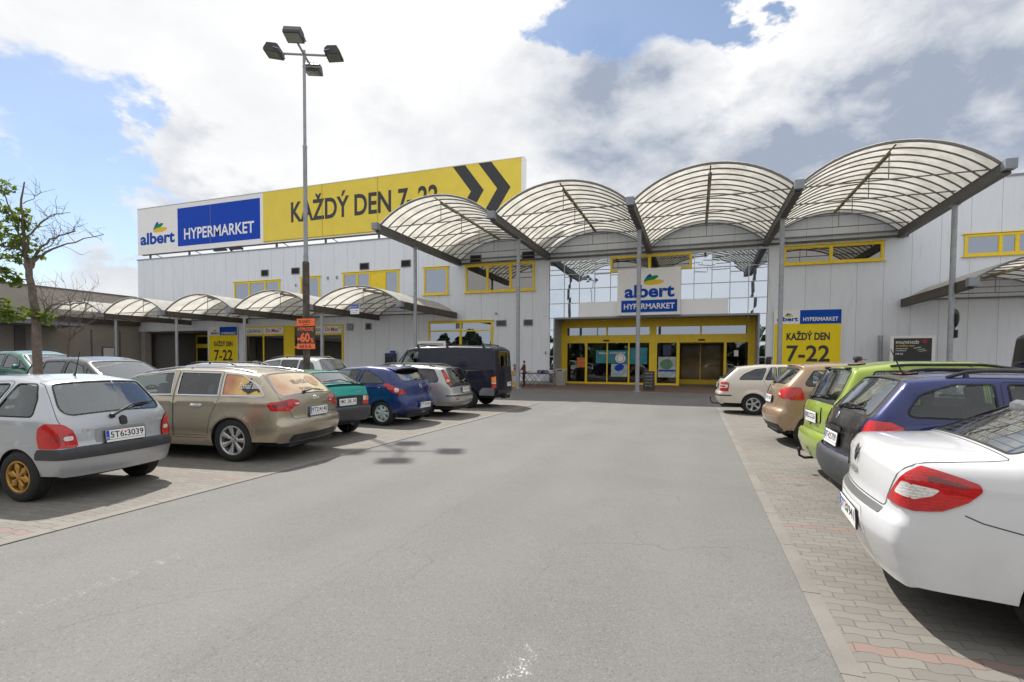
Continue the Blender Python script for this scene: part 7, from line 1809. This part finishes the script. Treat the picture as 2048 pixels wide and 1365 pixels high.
for s in (1, -1):
    M3 = Matrix.Rotation(R(10*s), 3, 'X')
    k = MB(); k.box((-2.45, 29.6+s*.12, .56), (.60, .03, 1.08), M3); k.build('frame', mat('wood_frame%d' % (s+1), (.05, .03, .02), .6), t)
    k = MB(); k.box((-2.45, 29.6+s*.12+s*-.0+(-.018 if s < 0 else .018), .57), (.52, .006, .96), M3); k.build('slate', MT['black'], t)
k = MB()
for i in range(5): text_on(k, ('AKCE', 'DNES', 'GULÁŠ', 'KÁVA', '39 Kč')[i], (-2.45-.2, 29.6-.142-.03*(i-2)+.06*.0, .92-.17*i), UX, (0, math.sin(R(10)), math.cos(R(10))), .4, .09, .0, 0, .02)
k.build('chalk_writing', mat('chalk', (.35, .35, .35), .9), t)
# posters on the door glass
def poster(x0, x1, z0, z1, m, label, extra=None):
    y = D-.085; p = thing('window_poster', ((x0+x1)/2, y, z0), label, 'poster'); MB().bx(x0, x1, y, y+.006, z0, z1).build('sheet', m, p)
    if extra: extra(p, y)
    return p
tealp = mat('teal_print', (.02, .22, .27), .45, var=.35, vscale=2.5); palep = mat('pale_print', (.42, .46, .46), .45, var=.4, vscale=4); orangep = mat('orange_print', (.62, .17, .03), .5, var=.35, vscale=5)
def teal_x(p, y):
    k = MB(); text_on(k, 'MEGA VÝHODY', (-6.6, y, 2.15), UX, UZ, 1.9, .18, .01, .1, .004); k.build('lettering', MT['white'], p)
    k = MB(); ellipse_on(k, (-5.05, y-.003, 1.85), UX, UZ, .36, .33, 0); k.build('round_badge', MT['white'], p); k = MB(); k.ring((-5.05, y-.006, 1.85), .24, .02, 'y', 24, 5); k.build('red_ring', MT['red_ink'], p)
poster(-6.8, -4.52, 1.5, 2.42, tealp, 'wide teal poster with a white round badge on the door glass', teal_x)
def blue_x(p, y):
    k = MB(); ellipse_on(k, (-5.12, y-.003, 1.2), UX, UZ, .34, .24, .3); k.build('blue_picture', MT['sign_blue_deep'], p); k = MB(); text_on(k, 'SLEVA', (-5.6, y, .66), UX, UZ, .8, .14, .0, 0, .004); k.build('lettering', MT['cyan_ink'], p)
poster(-5.7, -4.55, .55, 1.46, palep, 'pale poster with a blue picture under the teal poster', blue_x)
poster(-4.38, -3.2, 1.45, 2.6, tealp, 'teal poster on the narrow glass behind the canopy column')
poster(-8.2, -7.6, 1.2, 1.9, orangep, 'orange poster on the leftmost door glass')
poster(-2.15, -1.6, 2.05, 2.8, mat('dark_blue_print', (.02, .02, .07), .4), 'dark blue poster at the top of the middle glass')
def grid_x(p, y):
    k = MB(); ellipse_on(k, (-1.9, y-.003, 1.45), UX, UZ, .42, .36, 0); k.build('green_picture', mat('green_print', (.10, .22, .14), .5, var=.4, vscale=6), p)
    k = MB(); k.bx(-2.42, -1.3, y-.004, y-.001, .95, 1.08); k.build('blue_strip', MT['sign_blue'], p)
poster(-2.45, -1.28, .55, 1.97, palep, 'large pale poster with a green picture on the middle glass', grid_x)
poster(2.38, 2.64, 2.02, 2.42, MT['white'], 'small white notice on the glass right of the open door')

# poster case, round sign back, hanging sign, cash machine, white stand
t = thing('poster_case', (11.05, 33.5, 0), 'white framed black poster case advertising knives, right of the hours board', 'poster')
k = MB(); k.bx(10.05, 12.08, 33.5, 33.58, 1.5, 1.6); k.bx(10.05, 12.08, 33.5, 33.58, 2.98, 3.12); k.bx(10.05, 10.2, 33.5, 33.58, 1.6, 2.98); k.bx(11.93, 12.08, 33.5, 33.58, 1.6, 2.98); k.bx(10.2, 10.3, 33.52, 33.56, 0, 1.5); k.bx(11.8, 11.9, 33.52, 33.56, 0, 1.5); k.build('frame', MT['white'], t)
k = MB(); k.bx(10.2, 11.93, 33.53, 33.56, 1.6, 2.98); k.build('panel', mat('black_print', (.022, .022, .024), .35, var=.2), t)
def ctext(body, x0, x1, z0, z1, m):
    mb = MB(); text_on(mb, body, (x0, 33.529, z0), UX, UZ, x1-x0, z1-z0, .02, 0, .002); mb.build('lettering', m, t)
ctext('KVALITNÍ NOŽE', 10.31, 11.35, 2.68, 2.86, MT['white']); ctext('za skvělou cenu', 10.31, 11.15, 2.53, 2.63, MT['leaf_yellow']); ctext('sbírejte body', 10.31, 10.85, 2.38, 2.45, MT['white']); ctext('u pokladny', 10.31, 10.8, 2.27, 2.34, MT['white']); ctext('199 Kč', 10.31, 10.65, 2.08, 2.18, MT['white'])
k = MB(); ellipse_on(k, (11.6, 33.529, 2.80), UX, UZ, .12, .09, 0, .002); k.build('red_emblem', MT['red_ink'], t)
k = MB()
for i, (a, b) in enumerate(((11.1, 2.42), (11.25, 2.32), (11.35, 2.24))): k.prism([(a, b), (a+.35, b+.06), (a+.38, b+.10), (a+.02, b+.03)], 33.522, 33.528)
k.build('knife_picture', MT['chrome'], t)
t = thing('downpipe', (9.85, F-.12, 0), 'grey pipe with a meter box beside the poster case', 'pipe'); k = MB(); k.tube([(9.85, F-.1, 0), (9.85, F-.1, 3.2)], .06, 8); k.tube([(10.0, F-.1, 0), (10.0, F-.1, 3.2)], .03, 8); k.build('pipe', MT['steel'], t); k = MB(); k.rbox((9.9, F-.1, 1.4), (.3, .15, .5), .02); k.build('meter_box', MT['gutter'], t)
t = thing('road_sign', (10.86, 28.45, 2.7), 'back of a round traffic sign with a small plate on the right column', 'sign')
gs_ = mat('sign_back', (.10, .12, .12), .45, .4, var=.2)
k = MB(); k.lathe([(0, -.012), (.40, -.012), (.42, 0), (.40, .012), (0, .012)], 32, 'x', (10.98, 28.55, 3.65)); k.build('round_plate', gs_, t, smooth=30)
k = MB(); k.rbox((10.98, 28.55, 2.95), (.02, .66, .36), .008); k.rbox((10.93, 28.5, 3.3), (.08, .1, 1.1), .02); k.build('small_plate', gs_, t)
t = thing('hanging_sign', (-20.3, 27.15, 4.5), 'small blue and white sign hung from a low canopy vault', 'sign')
MB().bx(-20.62, -19.98, 27.12, 27.18, 4.52, 5.1).build('panel', MT['white'], t); MB().bx(-20.61, -19.99, 27.112, 27.119, 4.86, 5.09).build('blue_band', MT['sign_blue'], t)
k = MB(); text_on(k, 'BANKOMAT', (-20.57, 27.111, 4.93), UX, UZ, .52, .09, .01, 0, .003); k.build('lettering', MT['white'], t)
k = MB(); text_on(k, 'ČESKÁ', (-20.57, 27.119, 4.69), UX, UZ, .33, .08, .02, 0, .003); text_on(k, 'spořitelna', (-20.57, 27.119, 4.57), UX, UZ, .48, .08, .02, 0, .003); k.build('lettering', MT['cyan_ink'], t)
k = MB(); ellipse_on(k, (-20.13, 27.117, 4.73), UX, UZ, .05, .05, 0); k.build('red_dot', MT['redlens'], t)
k = MB(); k.tube([(-20.45, 27.2, 5.1), (-20.45, 27.35, 5.35)], .012, 5); k.tube([(-20.15, 27.2, 5.1), (-20.15, 27.35, 5.35)], .012, 5); k.build('hanger', MT['rib'], t)
t = thing('cash_machine', (-22.5, F-.2, 0), 'dark blue cash machine on the wall behind the blue hatchback', 'cash machine')
k = MB(); k.rbox((-22.5, F-.2, 1.25), (.85, .38, 1.85), .03); k.build('cabinet', mat('atm_blue', (.012, .03, .09), .4), t); k = MB(); k.rbox((-22.5, F-.4, 1.7), (.6, .04, .42), .02); k.build('screen_recess', MT['black'], t)
k = MB(); k.bx(-22.42, -21.95, F-.42, F-.38, 2.19, 2.36); k.build('header', MT['sign_blue'], t)
t = thing('info_stand', (-16.4, 30, 0), 'white framed board behind the dark van roof', 'sign')
k = MB(); k.bx(-17.4, -15.4, 30, 30.08, 2.75, 2.9); k.bx(-17.4, -17.26, 30, 30.08, 0, 2.75); k.bx(-15.54, -15.4, 30, 30.08, 0, 2.75); k.bx(-17.26, -15.54, 30, 30.08, 1.1, 1.22); k.build('frame', MT['white'], t); k = MB(); k.bx(-17.26, -15.54, 30.02, 30.06, 1.22, 2.75); k.build('panel', mat('grey_board', (.4, .4, .41), .5), t)
# crates and flowers by the column
for i, (x, z, c, lb_, cat_) in enumerate(((-10.62, 0, (.55, .40, .10), 'yellow crate at the bottom of the pile behind the canopy column', 'crate'), (-10.62, .34, (.45, .45, .50), 'pale grey crate second from the bottom behind the canopy column', 'crate'), (-10.62, .68, (.42, .24, .09), 'brown crate on top of the pile behind the canopy column', 'crate'))):
    t = thing('crate', (x, 30.2, z), lb_, cat_); k = MB()
    m_ = mat('crate_%s' % ('yellow', 'grey', 'brown')[i], c, .6, var=.15)
    x0, x1, y0, y1 = x-.25, x+.25, 30.0, 30.4
    k.bx(x0, x1, y0, y1, z+.0, z+.02)
    for zz in (.03, .13, .23): k.bx(x0, x1, y0, y0+.02, z+zz, z+zz+.08); k.bx(x0, x1, y1-.02, y1, z+zz, z+zz+.08); k.bx(x0, x0+.02, y0+.02, y1-.02, z+zz, z+zz+.08); k.bx(x1-.02, x1, y0+.02, y1-.02, z+zz, z+zz+.08)
    for a in (x0+.01, x1-.03):
        for b in (y0+.021, y1-.041): k.bx(a+.011, a+.03, b, b+.02, z+.02, z+.33)
    k.build('body', m_, t)
t = thing('flower_pot', (-10.62, 30.2, 1.02), 'pot of red and yellow flowers on the brown crate', 'plant'); k = MB(); k.lathe([(0, 1.02), (.09, 1.02), (.12, 1.2), (.1, 1.2), (0, 1.18)], 16, 'z', (-10.62, 30.2, 0)); k.build('pot', mat('clay', (.25, .1, .06), .8), t, smooth=30)
k = MB(); leaf_cluster(k, (-10.62, 30.2, 1.3), (.16, .16, .1), 40, .07, rnd); k.build('foliage', MT['leaf'], t)
for c_, nm in (((.55, .03, .05), 'red'), ((.6, .45, .03), 'yellow')):
    k = MB()
    for _ in range(9):
        a = rnd.uniform(0, 6.28); q = rnd.uniform(.02, .15); k.lathe([(0, -.02), (.03, -.01), (.035, .01), (0, .015)], 8, 'z', (-10.62+q*math.cos(a), 30.2+q*math.sin(a), 1.38+rnd.uniform(-.03, .06)))
    k.build('blossom', mat('petal_'+nm, c_, .6), t)

# ------------------------------------------------------------------ the far side of the car park, behind the viewer (seen only in glass and paint)
def far_trees():
    rnd = random.Random(77); k = MB()
    x = -120
    while x < 120:
        h = rnd.uniform(5.5, 9); y = -48+rnd.uniform(-6, 6)
        for _ in range(230):
            a = rnd.uniform(0, 6.28); q = rnd.uniform(0, 1)**.5*rnd.uniform(2.4, 3.6); z = rnd.uniform(.6, h); f = math.sin(min(1, z/h)*2.6+.35)
            p = Vector((x+q*f*math.cos(a), y+q*f*math.sin(a), z)); n = Vector((rnd.uniform(-1, 1), rnd.uniform(-1, 1), rnd.uniform(-.3, 1))).normalized(); u = n.orthogonal().normalized(); v = n.cross(u); s_ = rnd.uniform(.5, .95)
            k.add([p+u*s_*math.cos(t_)*rnd.uniform(.6, 1.1)+v*s_*math.sin(t_)*rnd.uniform(.6, 1.1) for t_ in (0, 1.05, 2.1, 3.14, 4.2, 5.24)], [list(range(6))])
        x += rnd.uniform(3, 4.6)
    o = k.build('tree_belt', mat('far_foliage', (.03, .055, .018), .9, var=.4, vscale=.6), None)
    tag(o, 'belt of dark green trees along the far side of the car park', 'trees', None, 'stuff')
far_trees()
